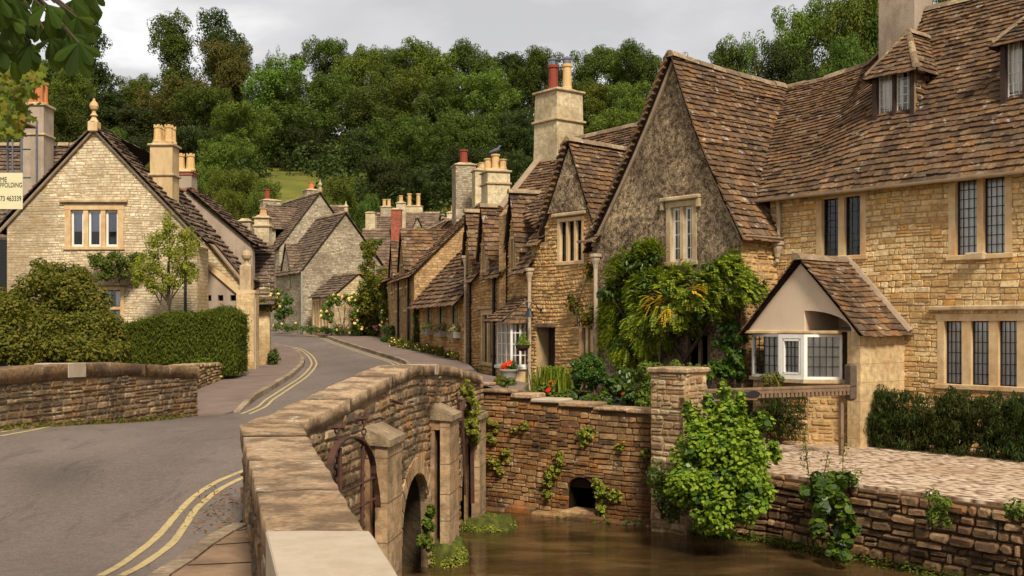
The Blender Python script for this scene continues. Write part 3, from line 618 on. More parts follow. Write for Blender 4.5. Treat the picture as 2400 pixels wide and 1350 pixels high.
# the solid approach under the road, either side of the river
# left pavement and kerb
PL_ = [(20.3, -6.6), (22, -6.62), (24, -6.95), (28, -7.3), (31.4, -7.65), (33, -7.3), (40, -8.9), (47, -11.6), (60, -20)]
ysp = fl(20.2, 60, 80)
sheet('pavement', fl(0, 1, 3), ysp, lambda x, y: zr(y) + .09 * min(1, (y - 20.2) / 3), M['pave'], xf=lambda y, t: lerp(pl(PL_, y) - .1, pl(LK, y) - .13, t), skirt=.2)
PR_ = [(19.9, -.9), (22, .0), (26, .4), (29.3, -.9), (33, -1.3), (43, -3.6), (50, -5.2), (60, -7.6), (70, -11)]
sheet('pavement', fl(0, 1, 3), fl(20.0, 57, 74), lambda x, y: zr(y) + .1, M['pave'], xf=lambda y, t: lerp(pl(RK, y) + .13, pl(PR_, y), t), skirt=.4)
def kerb(edge, y0, y1, side, h, name='kerb', seg=.9):
    m = MB(); y = y0; rd = random.Random(4)
    while y < y1:
        a, b = y, y + seg * rd.uniform(.8, 1.15); xa, xb = edge(a), edge(b - .012); e = rd.uniform(-.008, .008); z0, z1 = zr(a), zr(b)
        k = .02; w_ = .14 * side; ha, hb = h(a), h(b)
        m.hexa([(xa, a, z0 - .1), (xa + w_, a, z0 - .1), (xb + w_, b - .012, z1 - .1), (xb, b - .012, z1 - .1), (xa + k * side, a, z0 + ha + e), (xa + w_, a, z0 + ha + e), (xb + w_, b - .012, z1 + hb + e), (xb + k * side, b - .012, z1 + hb + e)]); y = b
    return build(name, m, M['kerb'], kind='structure')
kerb(lambda y: pl(LK, y), 20.6, 58, -1, lambda y: min(.1, .02 + .04 * (y - 20.6)))
kerb(lambda y: pl(RK, y), 19.5, 75, 1, lambda y: .11)
# painted lines follow the kerbs
def line(pts, w_, name='yellow_line', mat='yellow', dz=.004):
    m = MB(); P = [Vector((x, y)) for x, y in pts]; vs = []
    # smooth the polyline
    Q = []
    for i in range(len(P) - 1):
        p0, p1, p2, p3 = P[max(i - 1, 0)], P[i], P[i + 1], P[min(i + 2, len(P) - 1)]
        for k in range(8): t = k / 8; Q.append(.5 * ((2 * p1) + (p2 - p0) * t + (2 * p0 - 5 * p1 + 4 * p2 - p3) * t * t + (3 * p1 - p0 - 3 * p2 + p3) * t ** 3))
    Q.append(P[-1])
    for i, p in enumerate(Q):
        t = (Q[min(i + 1, len(Q) - 1)] - Q[max(i - 1, 0)]).normalized(); s = Vector((-t.y, t.x)) * w_ / 2 * (1 + jit(.08))
        for q in (p + s, p - s): vs.append((q.x, q.y, zr(q.y) + dz))
    m.add(vs, [(2 * i, 2 * i + 1, 2 * i + 3, 2 * i + 2) for i in range(len(Q) - 1)]); return build(name, m, M[mat], kind='structure', uv=False)
A = [(235, 1352), (290, 1320), (365, 1262), (415, 1205), (455, 1165), (505, 1132), (562, 1108), (600, 1092)]
Bl = [(283, 1352), (335, 1325), (400, 1277), (432, 1235), (462, 1192), (510, 1152), (562, 1124), (600, 1108)]
for l in (A, Bl): line([gh(*p) for p in [(150, 1400)] + l if p != (150, 1400)], .062)
for o in (.2, .35): line([(pl(LK, y) + o, y) for y in (20.2, 21.5, 22.9, 24.5, 26.1, 29.5, 33.4, 36.1, 40.5, 44.7, 47, 52, 60)], .055)
for l in ([(0, 1014), (80, 1000), (150, 989), (215, 981)], [(0, 1023), (80, 1008), (150, 995), (215, 985)]): line([gh(*p) for p in l], .08)
for o in (-.2, -.36): line([(pl(RK, y) + o, y) for y in (22, 25, 28, 31.5, 35, 39, 43, 50, 55.8, 65, 72)], .05)
# near pavement slab beside the parapet
m = MB(); ed = [gh(*p, add=.05) for p in [(300, 1400), (345, 1352), (400, 1318), (452, 1280), (500, 1250), (542, 1232), (585, 1232)]]
ed = [(ed[0][0] - 1.2, 3)] + ed[0:]; 
for i in range(len(ed) - 1):
    (x0, y0), (x1, y1) = ed[i], ed[i + 1]
    for a, b, h0, h1 in ((0, .16, 0, 0), (.16, None, 0, .0)):
        X0, X1 = x0 + a, x1 + a; Y = (inner0(y0) + .05, inner0(y1) + .05) if b is None else (x0 + b - .01, x1 + b - .01)
        h = .07 if b else .062
        m.hexa([(X0, y0, zr(y0) - .1), (Y[0], y0, zr(y0) - .1), (Y[1], y1, zr(y1) - .1), (X1, y1, zr(y1) - .1), (X0 + (.02 if b else 0), y0, zr(y0) + h), (Y[0], y0, zr(y0) + h), (Y[1], y1, zr(y1) + h), (X1 + (.02 if b else 0), y1, zr(y1) + h)], 1 if b else 0)
rd = random.Random(2); y = 3.3
while y < 9:                                    # joints between flags
    x0 = max(pl([(b, a) for a, b in ed], y) + .17, -4); x1 = inner0(y) + .03; z = zr(y) + .066; m.hexa([(x0, y, z - .02), (x1, y + .1, z - .02), (x1, y + .118, z - .02), (x0, y + .018, z - .02), (x0, y, z), (x1, y + .1, z), (x1, y + .118, z), (x0, y + .018, z)], 2); y += rd.uniform(.4, .8)
build('pavement', m, [M['flags'], M['kerb'], M['soil']], kind='structure')
pos = np.array([[*(lambda q: (q[0] + jit(.35), q[1] + jit(.6)))(gh(545 + jit(30), 1195 + jit(25))), 0] for _ in range(200)]); pos[:, 2] = [zr(y) + random.uniform(.005, .05) for y in pos[:, 1]]; pos = pos[[p[0] < inner0(p[1]) - .03 for p in pos]]
me = leaves_mesh('leaf_litter', pos, RNG.normal(size=pos.shape) * .5 + [0, 0, 1], .045 * RNG.uniform(.5, 1.5, len(pos)), M['litter'], .3)
finish(bpy.data.objects.new('leaf_litter', me), 'leaf_litter', None, 'dry leaves and twigs drifted against the foot of the parapet', 'leaf litter', kind='stuff')
# river
sheet('river', fl(-8, 30, 20), fl(-10, 27, 20), lambda x, y: -3.2, M['water'], smooth=False)
# ---------------------------------------------------------------- the bridge
ZT = [(9.2, -.81), (10, -.765), (11.5, -.64), (12.6, -.55), (13.6, -.49), (14.9, -.52), (16.2, -.6), (17.6, -.72), (19, -.86)]
def ztop(y): return pl(ZT, y)
def nz(x, y, z, s=3, a=.02): return mn.noise(Vector((x * s, y * s, z * s))) * a + mn.noise(Vector((x * s * 3.1, y * s * 3.1, z * s * 3))) * a * .5
def coping(mb, fi, fo, zt, y0, y1, seg=1.0, th=.14, ov=.03, rough=.02, mi=0, seed=0, nn=7, gap=.008):
    rd = random.Random(seed); y = y0
    while y < y1 - .05:
        e = min(y + seg * rd.uniform(.7, 1.25), y1)
        if y1 - e < .3: e = y1
        n = max(4, int((e - y) / .13)); k = nn; vs = []; dz = rd.uniform(-.005, .005)
        for j in range(n + 1):
            yy = lerp(y + gap, e - gap, j / n); xi, xo = fi(yy) - ov, fo(yy) + ov; z = zt(yy) + dz
            ring = [(0, -th), (0, -.05), (0, -.006)] + [(i / k, 0) for i in range(k + 1)][0:] + [(1, -.006), (1, -.05), (1, -th)]
            eg = min(j, n - j); 
            for i, (f, h) in enumerate(ring):
                x = lerp(xi, xo, f); ins = .006 if (3 <= i <= len(ring) - 4 and (i == 3 or i == len(ring) - 4)) else 0
                x += ins * (1 if f < .5 else -1); q = nz(x, yy, z + h, 2.6, rough)
                vs.append((x + nz(yy, x, z + h, 5, rough * .8) * (1 if f in (0, 1) else 0), yy + (nz(x, yy, h, 6, .015) if eg == 0 else 0), z + h + (q if h > -th + .01 else q * .3) - (.005 if eg == 0 and h > -.03 else 0)))
        R = len(ring); fs = [(j * R + i, j * R + i + 1, (j + 1) * R + i + 1, (j + 1) * R + i) for j in range(n) for i in range(R - 1)] + [(j * R + R - 1, j * R, (j + 1) * R, (j + 1) * R + R - 1) for j in range(n)]
        fs += [tuple(range(R)), tuple(n * R + i for i in range(R - 1, -1, -1))]; mb.add(vs, fs, mi); y = e
br = thing('road_bridge', 'humped stone road bridge with parapets, buttresses and dark arches over the brown river', 'bridge', (-3, 14, -3.2))
B1 = Fr((-1.8, 9.2), (1.25, 9.8)); yb = lambda u: 9.2 + u * B1.r.y
def arch(u0, u1, zs, top, n=10): return [(lerp(u0, u1, .5 - .5 * math.cos(math.pi * i / n)), zs + (top - zs) * math.sin(math.pi * i / n) ** .85) for i in range(n + 1)]
ua = [B1.hit(938, 0)[0], B1.hit(1004, 0)[0], B1.hit(1078, 0)[0], B1.hit(1108, 0)[0]]
archs = [(ua[0], ua[1], -2.6, B1.hit(968, 1112)[1]), (ua[2], ua[3], -2.7, -2.0), (.2, 1.9, -2.6, -1.95)]
archs.sort()
def notch(lst, z=-4.2):
    o = []
    for u0, u1, zs, tp in lst: o += [(u0, z)] + arch(u0, u1, zs, tp) + [(u1, z)]
    return o
top = [(u, ztop(yb(u)) - .12) for u in fl(10.2, 0, 12)]
outl = [(0, -4.2)] + notch(archs) + [(10.2, -4.2)] + top
mb = MB(); wall_back(mb, B1, outl, (), .45, 0, mi=1); stones(mb, B1, outl, (), .1, .21, .028, 0, seed=5, gap=.008)
for u0, u1, zs, tp in archs:
    pr = [(u0, -4.2)] + arch(u0, u1, zs, tp) + [(u1, -4.2)]
    for a, c in zip(pr, pr[1:]): mb.quad(B1.P(a[0], .1, a[1]), B1.P(c[0], .1, c[1]), B1.P(c[0], 5, c[1]), B1.P(a[0], 5, a[1]), 2)  # tunnel surfaces coloured near black: the arch's shade is painted in
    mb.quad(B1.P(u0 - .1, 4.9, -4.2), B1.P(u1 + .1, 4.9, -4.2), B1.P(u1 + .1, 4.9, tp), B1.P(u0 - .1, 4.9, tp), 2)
    A_ = arch(u0, u1, zs, tp, 14); A2 = arch(u0 - .2, u1 + .2, zs, tp + .2, 14)
    for i in range(14):
        g_ = lambda p, q, f: (lerp(p[0], q[0], f), lerp(p[1], q[1], f))
        a, c, d, e = g_(A_[i], A_[i + 1], .05), g_(A_[i], A_[i + 1], .95), g_(A2[i], A2[i + 1], .95), g_(A2[i], A2[i + 1], .05); mb.prism(B1, [a, c, d, e], -.03, .05, 3)
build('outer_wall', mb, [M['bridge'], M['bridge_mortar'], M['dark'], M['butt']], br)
B0 = Fr((outer0(9.2), 9.2), (outer0(0) - outer0(9.2), -9.2)); B0 = Fr((outer0(-1), -1), (outer0(9.2) - outer0(-1), 10.2)); L0 = 10.2 / B0.r.y
rwall('outer_wall', B0, [(0, -4.2), (L0, -4.2), (L0, -.93), (0, -.93)], (), M['bridge'], M['bridge_mortar'], br, .15, .34, .035, seed=9)
I0 = Fr((inner0(9.06), 9.06), (inner0(-1) - inner0(9.06), -10.06)); 
rwall('parapet', I0, [(0, -1.75), (10.4, -1.75), (10.4, -.92), (0, -.92)], (), M['bridge'], M['bridge_mortar'], br, .11, .25, .022, b=.03, seed=3)
I1 = Fr((inner1(19.2), 19.2), (inner1(9.06) - inner1(19.2), -10.14)); ly = 10.14 / -I1.r.y
rwall('parapet', I1, [(0, -1.8), (ly, -1.8)] + [(ly - (y - 9.06) / -I1.r.y, ztop(y) - .12) for y in fl(9.06, 19.2, 10)], (), M['bridge'], M['bridge_mortar'], br, .15, .34, .03, seed=4)
mb = MB(); coping(mb, inner0, outer0, lambda y: -.81, 4.26, 9.12, 1.4, .14, .02, .014, seed=3, gap=.004); coping(mb, inner1, outer1, ztop, 9.13, 18.9, 1.5, .13, .025, .014, seed=5, gap=.003)
build('coping', mb, M['coping'], br, smooth=True, uv=False)
mb = MB(); coping(mb, inner0, outer0, lambda y: -.79, -1, 4.25, 9, .17, .03, .002, seed=1, gap=.002); build('coping', mb, M['newstone'], br, label='new pale sawn coping stone')
mb = MB(); y = B1.hit(1013, 856)[0] * .99 + 9.2; coping(mb, lambda y: inner1(y) - .004, lambda y: outer1(y) + .004, lambda y: ztop(y) + .006, y, y + .22, 1, .14, .025, .004); build('coping', mb, M['newstone'], br, label='narrow pale replacement coping stone')
ML = Fr((-8.3, 6), (.177, .984)); l2 = lambda y: (y - 6) / .984
def ztl(y): return pl([(4, -.8), (10, -.76), (12.5, -.66), (14.5, -.575), (16, -.545), (17.5, -.58), (20, -.735)], y)
rwall('parapet', ML, [(-2, -2)] + [(l2(20.1), -2)] + [(l2(y), ztl(y) - .18) for y in fl(20.1, 4.05, 14)], (), M['bridge'], M['bridge_mortar'], br, .095, .22, .028, b=0, th=.42, seed=12, gap=.008)
Me = Fr(ML.P(l2(20.1), 0, 0).xy, (-.984, .177)); Me = Fr(ML.P(l2(20.1), .42, 0).xy, (.984, -.177))
xl = lambda y: -8.3 + .18 * (y - 6)
mb = MB(); coping(mb, lambda y: xl(y) - .42, xl, ztl, 4.1, 20.12, 2.2, .2, .035, .016, seed=8, gap=.003); build('coping', mb, M['coping_dark'], br, smooth=True, uv=False)
y0 = ML.hit(153, 0)[0] * .984 + 6; y1 = ML.hit(195, 0)[0] * .984 + 6
mb = MB(); coping(mb, lambda y: xl(y) - .425, lambda y: xl(y) + .012, lambda y: ztl(y) + .008, y0, y1, 2, .21, .035, .003); build('coping', mb, M['newstone'], br, label='pale replacement coping block')
# buttresses: a post with a slot behind it, under a sloping cap
def buttress(pn, pf, p, wpt, ytop, zb=-4.2):
    un = B1.hit(pn, 0, -p)[0]; uf = B1.hit(pf, 0, -p)[0] + .12; zt = B1.hit(pn, ytop, -p)[1]; zw = B1.hit(*wpt)[1]; m = MB()
    m.box(B1, un, uf, -p, -p + .13, zb, zt + .02, 0, .015); m.box(B1, un + .02, uf - .02, -.07, -.01, zb, zt + .02); m.box(B1, un + .01, uf - .01, -p + .02, 0, zt - .12, zt + .015, 0)
    z = zb
    while z < zt - .3: z += random.uniform(.3, .5); m.box(B1, un - .004, uf + .004, -p - .004, -p + .132, z, z + .012, 1)
    b = build('buttress', m, [M['butt'], M['bridge_mortar']], br); c = MB(); P = B1.P; e = .035
    c.hexa([P(un - e, -p - e, zt + .0), P(uf + e, -p - e, zt), P(uf + e, .02, zt + .02), P(un - e, .02, zt + .02), P(un - e, -p - e, zt + .07), P(uf + e, -p - e, zt + .07), P(uf + e, .02, zw), P(un - e, .02, zw)])
    build('buttress_cap', c, M['cap'], b); return un, uf
b1 = buttress(908, 936, .26, (866, 990), 1047); b2 = buttress(1054, 1072, .28, (1018, 945), 987); b3 = buttress(1124, 1136, .26, (1105, 958), 983)
# rusty hoop and bars in front of the nearest bay
def hoop(pts, bars, cross, name_l, b=-.2, r=.02):
    root = thing('iron_hoop', name_l, 'iron hoop', Vector(B1.P(*((lambda q: (q[0], b, q[1]))(B1.hit(*bars[0][0], b))))))
    h = lambda p: B1.P(*(lambda q: (q[0], b, q[1]))(B1.hit(p[0], p[1], b)))
    m = MB(); P = [h(p) for p in pts]; vs = []
    for p in P: vs += [p + B1.bk.to_3d() * k for k in (-.03, .03)] + [p + B1.bk.to_3d() * k + Vector((0, 0, .02)) for k in (.03, -.03)]
    n = len(P); m.add(vs, [(4 * i + k, 4 * i + (k + 1) % 4, 4 * i + 4 + (k + 1) % 4, 4 * i + 4 + k) for i in range(n - 1) for k in range(4)]); build('hoop_band', m, M['iron'], root)
    for a, c in bars: m = MB(); m.tube([h(a), h(c)], r, 6); build('bar', m, M['iron'], root)
    for a, c in cross: m = MB(); m.tube([h(a), h(c)], .012, 5); build('cross_bar', m, M['iron'], root)
hp = lambda x0, x1, y0, yt, n=14: [(lerp(x0, x1, .5 - .5 * math.cos(math.pi * i / n)), y0 - (y0 - yt) * math.sin(math.pi * i / n)) for i in range(n + 1)]
hoop([(768, 1125)] + hp(772, 876, 1110, 1027) + [(884, 1160), (886, 1190)], [((797, 1050), (797, 1170)), ((850, 1045), (848, 1240))], [((800, 1155), (880, 1118)), ((820, 1200), (880, 1168))], 'rusty iron hoop with two bars, nearest the camera on the bridge side')
hoop([(1078, 990)] + hp(1080, 1103, 985, 940) + [(1106, 1010), (1108, 1180)], [((1084, 965), (1090, 1160))], [], 'rusty iron hoop half hidden between the two far buttresses', b=-.18)
def bracket(p0, p1, p2, lab, chain=None):
    h = lambda p, b=-.12: B1.P(*(lambda q: (q[0], b, q[1]))(B1.hit(p[0], p[1], b)))
    m = MB(); m.tube([h(p0), h(p1), h(p2)], .018, 6); o = None
    root = thing('iron_bracket', lab, 'bracket', h(p0), 'iron brackets on the bridge side'); build('arm', m, M['iron'], root)
    if chain:
        a, n = chain; c = MB(); q = h(a)
        for i in range(n):
            k = q - Vector((0, 0, .055 * i)); t = 'xy'[i % 2]; pts = [k + Vector((.022 * math.sin(s) if t == 'x' else 0, .022 * math.sin(s) if t == 'y' else 0, .035 * math.cos(s))) for s in fl(0, 2 * math.pi, 8)]; c.tube(pts, .008, 4, cap=False)
        build('chain', c, M['iron'], root)
bracket((772, 1003), (804, 1003), (806, 990), 'rusty iron bracket with hanging chain above the left bar of the near hoop', ((790, 1008), 9))
bracket((832, 983), (860, 981), (862, 968), 'rusty iron bracket and chain beside the cap of the nearest buttress', ((853, 986), 8))
bracket((915, 938), (942, 946), (945, 934), 'small iron bracket under the coping between the two near buttresses')
bracket((1003, 918), (1020, 918), (1022, 908), 'small iron bracket just below the narrow pale coping stone')
# mossy footings
def rock(name, label, c, r, mat, cat='rock', moss=None, group=None, n=10):
    root = thing(name, label, cat, (c[0], c[1], c[2] - r[2]), group); m = MB(); vs = []; N_ = 14
    for i in range(n + 1):
        for k in range(N_):
            a = math.pi * i / n; b = 2 * math.pi * k / N_; d = Vector((math.sin(a) * math.cos(b), math.sin(a) * math.sin(b), math.cos(a)))
            d.z = max(-1, min(1, d.z * 1.5)); q = 1 + nz(d.x + c[0], d.y + c[1], d.z, 1.5, .3); vs.append((c[0] + d.x * r[0] * q, c[1] + d.y * r[1] * q, c[2] + d.z * r[2] * q))
    m.add(vs, [(i * N_ + k, i * N_ + (k + 1) % N_, (i + 1) * N_ + (k + 1) % N_, (i + 1) * N_ + k) for i in range(n) for k in range(N_)])
    build('stone', m, mat, root, smooth=True)
    if moss:
        p, q = cloud(np.array([c]), np.array([r]) * 1.08, moss, .8, lo=.93); me = leaves_mesh('moss', p - np.array(root.location), q, .032 * RNG.uniform(.5, 1.4, len(p)), M['ivy'], .7); finish(bpy.data.objects.new('moss', me), 'moss', root)
    return root
q = B1.P((b2[0] + b2[1]) / 2, -.15, -3.16); rock('bridge_footing', 'mossy rounded footing in the water under the middle buttress', q, (.3, .42, .26), M['moss'], moss=3500)
q = B1.P((b3[0] + b3[1]) / 2, -.3, -3.22); rock('bridge_footing', 'mossy stone ledge under the farthest buttress beside the river wall', q, (.5, .5, .2), M['moss'], moss=2600)
# ---------------------------------------------------------------- river wall with culvert, pillar, retaining wall
BW = Fr((-.75, 19.6), (3.35, -2.25)); uw = lambda px: BW.hit(px, 0)[0]
def zbw(u): return pl([(0, -1.0), (uw(1210), BW.hit(1210, 922)[1]), (uw(1300), BW.hit(1300, 938)[1]), (uw(1400), BW.hit(1400, 950)[1]), (uw(1528), BW.hit(1528, 962)[1])], u)
rw = thing('river_wall', 'orange stained stone wall with a dark culvert above the river', 'wall', BW.P(2, 0, -3.4)); U1 = uw(1600)
c0, c1 = uw(1326), uw(1396); zc_ = BW.hit(1362, 1118)[1]; zcb = BW.hit(1362, 1198)[1]
pr = [(c0, -4)] + arch(c0, c1, zc_ - .32, zc_) + [(c1, -4)]; outl = [(-.4, -4)] + pr + [(U1, -4), (U1, -1.45)] + [(u, zbw(u) - .07) for u in fl(U1, -.4, 10)]
mb = MB(); wall_back(mb, BW, outl, (), .4, 0, mi=1); stones(mb, BW, outl, (), .085, .26, .022, 0, seed=21, line=lambda u: .1 * (1 - u / U1) , big=.15, flat=.8, gap=.007)
for a, c in zip(pr, pr[1:]): mb.quad(BW.P(a[0], .1, a[1]), BW.P(c[0], .1, c[1]), BW.P(c[0], 3, c[1]), BW.P(a[0], 3, a[1]), 2)  # culvert lining and end sheet also carry their shade as dark colour
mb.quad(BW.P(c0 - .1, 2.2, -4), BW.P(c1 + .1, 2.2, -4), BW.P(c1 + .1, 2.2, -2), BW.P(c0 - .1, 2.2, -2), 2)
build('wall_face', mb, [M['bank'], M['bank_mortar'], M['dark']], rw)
mb = MB(); mb.box(BW, c0 - .05, c1 + .05, -.1, .4, zcb - .22, zcb, 0, .03); u = -.3; rd = random.Random(6)
while u < U1 - .3: w_ = rd.uniform(.35, .8); z = -3.2 + rd.uniform(.03, .14); mb.box(BW, u, u + w_ - .02, -.12 - rd.random() * .12, .05, -3.7, z, 0, .03); u += w_
build('plinth', mb, M['bank'], rw)
mb = MB(); u = -.3; pale = MB()
while u < uw(1526):
    w_ = rd.uniform(.35, .7); z = zbw(u + w_ / 2); (pale if rd.random() < .25 else mb).box(BW, u, u + w_ - .012, -.05 - rd.random() * .03, .42, z - .07, z + rd.uniform(-.01, .025), 0, .02); u += w_
build('coping', mb, M['coping'], rw); build('coping', pale, M['newstone'], rw, label='pale lichened capping stones')
C0 = (2.66, 16.85); PF = Fr(C0, (.76, -.65)); ul = PF.hit(1526, 0)[0]
pi = thing('stone_pillar', 'square stone gate pillar with flat cap between river wall and timber rail', 'pillar', PF.P(ul / 2, .3, -3.2))
mb = MB(); zt = PF.hit(1605, 876)[1]; wall_back(mb, PF, [(ul, -3.6), (0, -3.6), (0, zt), (ul, zt)], (), .62, mi=1); stones(mb, PF, [(ul, -3.6), (0, -3.6), (0, zt), (ul, zt)], (), .105, .24, .03, seed=31, gap=.006)
PR = Fr(C0, (.65, .76)); PR2 = Fr(PF.P(0, 0, 0).xy, (.65, .76)); sb = Vector((PF.bk.x, PF.bk.y))
class FF(Fr):
    def __init__(s, o, r, bk): s.o = Vector(o); s.r = Vector(r).normalized(); s.bk = Vector(bk).normalized()
RF = FF(C0, sb, -PF.r); ww = .62
stones(mb, RF, [(0, -3.6), (ww, -3.6), (ww, zt), (0, zt)], (), .105, .22, .03, seed=32, gap=.006); build('shaft', mb, [M['pillar'], M['mortar'], M['dark']], pi)
mb = MB(); mb.box(PF, ul - .05, .05, -.05, .67, zt, zt + .085, 0, .02); build('cap', mb, M['coping'], pi)
mb = MB(); h_ = PF.hit(1603, 945)[1]; mb.tube([PF.P(-.02, -.05, PF.hit(1603, 1060)[1]), PF.P(-.02, -.05, h_)], .012, 6); mb.box(PF, -.05, .01, -.07, -.03, h_ - .02, h_ + .07); build('iron_rod', mb, M['iron'], pi)
RWP = [(2.6, 17.2), (3.82, 16.4), (4.7, 15.25), (6.2, 13.3), (8.6, 10.4), (10, 8.6)]
rt = thing('retaining_wall', 'low dark dry stone retaining wall along the water below the terrace', 'wall', (5, 14.8, -3.4)); mb = MB()
for i in range(len(RWP) - 1):
    a, b = RWP[i], RWP[i + 1]; f = Fr(a, (b[0] - a[0], b[1] - a[1])); l = math.hypot(b[0] - a[0], b[1] - a[1]); o_ = [(0, -4), (l, -4), (l, -2.24), (0, -2.24)]
    wall_back(mb, f, o_, (), .4, .03, mi=1); stones(mb, f, [(0, -3.9), (l, -3.9), (l, -2.2), (0, -2.2)], (), .12, .25, .06, 0, seed=40 + i, gap=.007, flat=.6, jz=.35, big=.15)
build('wall_face', mb, [M['retain'], M['bank_mortar'], M['dark']], rt)
# terrace, garden beds behind the river wall
MM = Fr((5.5, 23.2), (.6247, -.7809)); RR = Fr(MM.P(0, -1.1, 0).xy, (.6247, -.7809))
def poly_sheet(name, pts, z, mat, thick=.5):
    m = MB(); t = tessellate_polygon([[Vector((x, y, 0)) for x, y in pts]]); n = len(pts); m.add([(x, y, z) for x, y in pts] + [(x, y, z - thick) for x, y in pts], [tuple(i) for i in t] + [(i, (i + 1) % n, (i + 1) % n + n, i + n) for i in range(n)]); return build(name, m, mat, kind='structure', uv=False)
a, b = MM.P(12, .2, 0), MM.P(-1.2, .2, 0)
poly_sheet('terrace', [(2.75, 17.25), (3.9, 16.5), (4.78, 15.35), (6.28, 13.4), (8.65, 10.45), (10, 8.6), (14, 10), (a.x, a.y), (b.x, b.y), (3.2, 18.0)], -2.2, M['cobble'], 1)
mb = MB(); g_ = RR.P(-10.2, .3, 0); e_ = RR.P(1, .3, 0)
poly_sheet('garden_bed', [(-.7, 19.75), (2.6, 17.55), (3.4, 18.1), (b.x, b.y), (e_.x, e_.y), (g_.x, g_.y), (-1.1, 27)], -1.72, M['soil'], 1)
poly_sheet('garden_bed', [(-6.6, 20.15), (-6.7, 22), (-7.0, 24), (-7.4, 28), (-7.75, 31.6), (-20, 32), (-24, 14), (-7.2, 14.6)], -1.15, M['soil'], 1)
poly_sheet('river_bank', [(-7.1, 14.6), (-6.2, 20.4), (-6.2, 27), (-.8, 27), (-.95, 19.4), (-1.6, 15.3), (-2, 15.3), (-2.3, 19.6), (-5.9, 19.8)], -1.75, M['soil'], 2.5)
# low dry stone wall by the left pavement
dw = thing('dry_stone_wall', 'low honey coloured dry stone wall along the left pavement', 'wall', (-7.1, 26, -1.5)); mb = MB()
DP = [(-7.78, 32.2, -.98), (-7.62, 31.2, -1.0), (-7.3, 28, -1.0), (-7.0, 24.2, -.9), (-6.65, 21.2, -.86), (-6.5, 20.3, -.86)][::-1]
for i in range(len(DP) - 1):
    a, b = DP[i], DP[i + 1]; f = Fr(a[:2], (b[0] - a[0], b[1] - a[1])); l = math.hypot(b[0] - a[0], b[1] - a[1])
    z0 = lambda y: zr(y) + .02; o_ = [(0, z0(a[1]) - .1), (l, z0(b[1]) - .1), (l, b[2]), (0, a[2])]; wall_back(mb, f, o_, (), .3, .02, mi=1)
    stones(mb, f, o_, (), .075, .2, .05, 0, seed=60 + i, gap=.004, flat=.6); n = int(l / .11)
    for k in range(n): u = l * k / n; zt_ = lerp(a[2], b[2], k / n); mb.box(f, u, u + .1, -.05 + jit(.02), .3, zt_ - .01, zt_ + .07 + jit(.02), 0, .02)
build('wall_face', mb, [M['dry'], M['mortar'], M['dark']], dw)
# ---------------------------------------------------------------- cottages on the right
hs = thing('stone_house', 'golden rubble house on the right with leaded windows, roof dormers and gabled porch', 'house', MM.P(4.5, 2, -2.2))
W1 = MM.rect(1914, 2031, 462, 600); W2 = MM.rect(2224, 2373, 418, 596); W3 = MM.rect(2198, 2470, 752, 905)
oa = [(-.05, -2.6), (10, -2.6), (10, 2.78), (-.05, 2.78)]
rwall('wall', MM, oa, [hole(W1), hole(W2), hole(W3)], M['rubble'], M['mortar'], hs, .095, .235, .02, seed=70, gap=.0055, flat=.84, big=.04)
window(hs, MM, W1, 2, fw=.13, mw=.14, nx=3, ny=8, curtain=False); window(hs, MM, W2, 2, fw=.13, mw=.12, nx=4, ny=8); w3 = window(hs, MM, W3, 4, fw=.13, mw=.17, nx=4, ny=6, hood=.06)
m = MB(); u, z = MM.hit(2292, 604); m.box(MM, u - .16, u + .16, -.16, .02, z - .05, z + .09, 0, .02); build('stone_corbel', m, M['dressed_grey'], hs)
ER = [(-2.3, 5.68), (-.6, 5.72), (.588, 5.86), (1.25, 6.32), (1.93, 6.74), (3.07, 6.74), (6, 6.8), (10, 6.85)]
def zra(u): return pl(ER, u)
m = MB(); us = [-2.2, -.6, .588, 1.25, 1.93, 3.07, 6, 10]
slates(m, [MM.P(u, -.24, 2.84 - .2) for u in us], [MM.P(u, 2.7, zra(u)) for u in us], .2, (.155, .1), .024, 1, over=.03, sag=.02)
m.quad(MM.P(-2.2, 2.7, 5.66), MM.P(10, 2.7, 6.8), MM.P(10, 6, 2.8), MM.P(-2.2, 6, 2.8), 1)
rf = build('roof', m, [M['slate'], M['under']], hs, uv=False)
m = MB()
for a, b in zip(us[:-1], us[1:]): ridge(m, MM.P(a, 2.7, zra(a)), MM.P(b, 2.7, zra(b)), .08, seed=int(a * 10))
build('ridge_tiles', m, M['ridge'], rf, uv=False)
gutter(hs, MM, -.3, 10, -.26, 2.66)
chimney(hs, MM, MM.hit(2122, 0, 2.6)[0], 2.6, .85, .7, 4.6, 8.2, M['render_grey'], tp=.0)
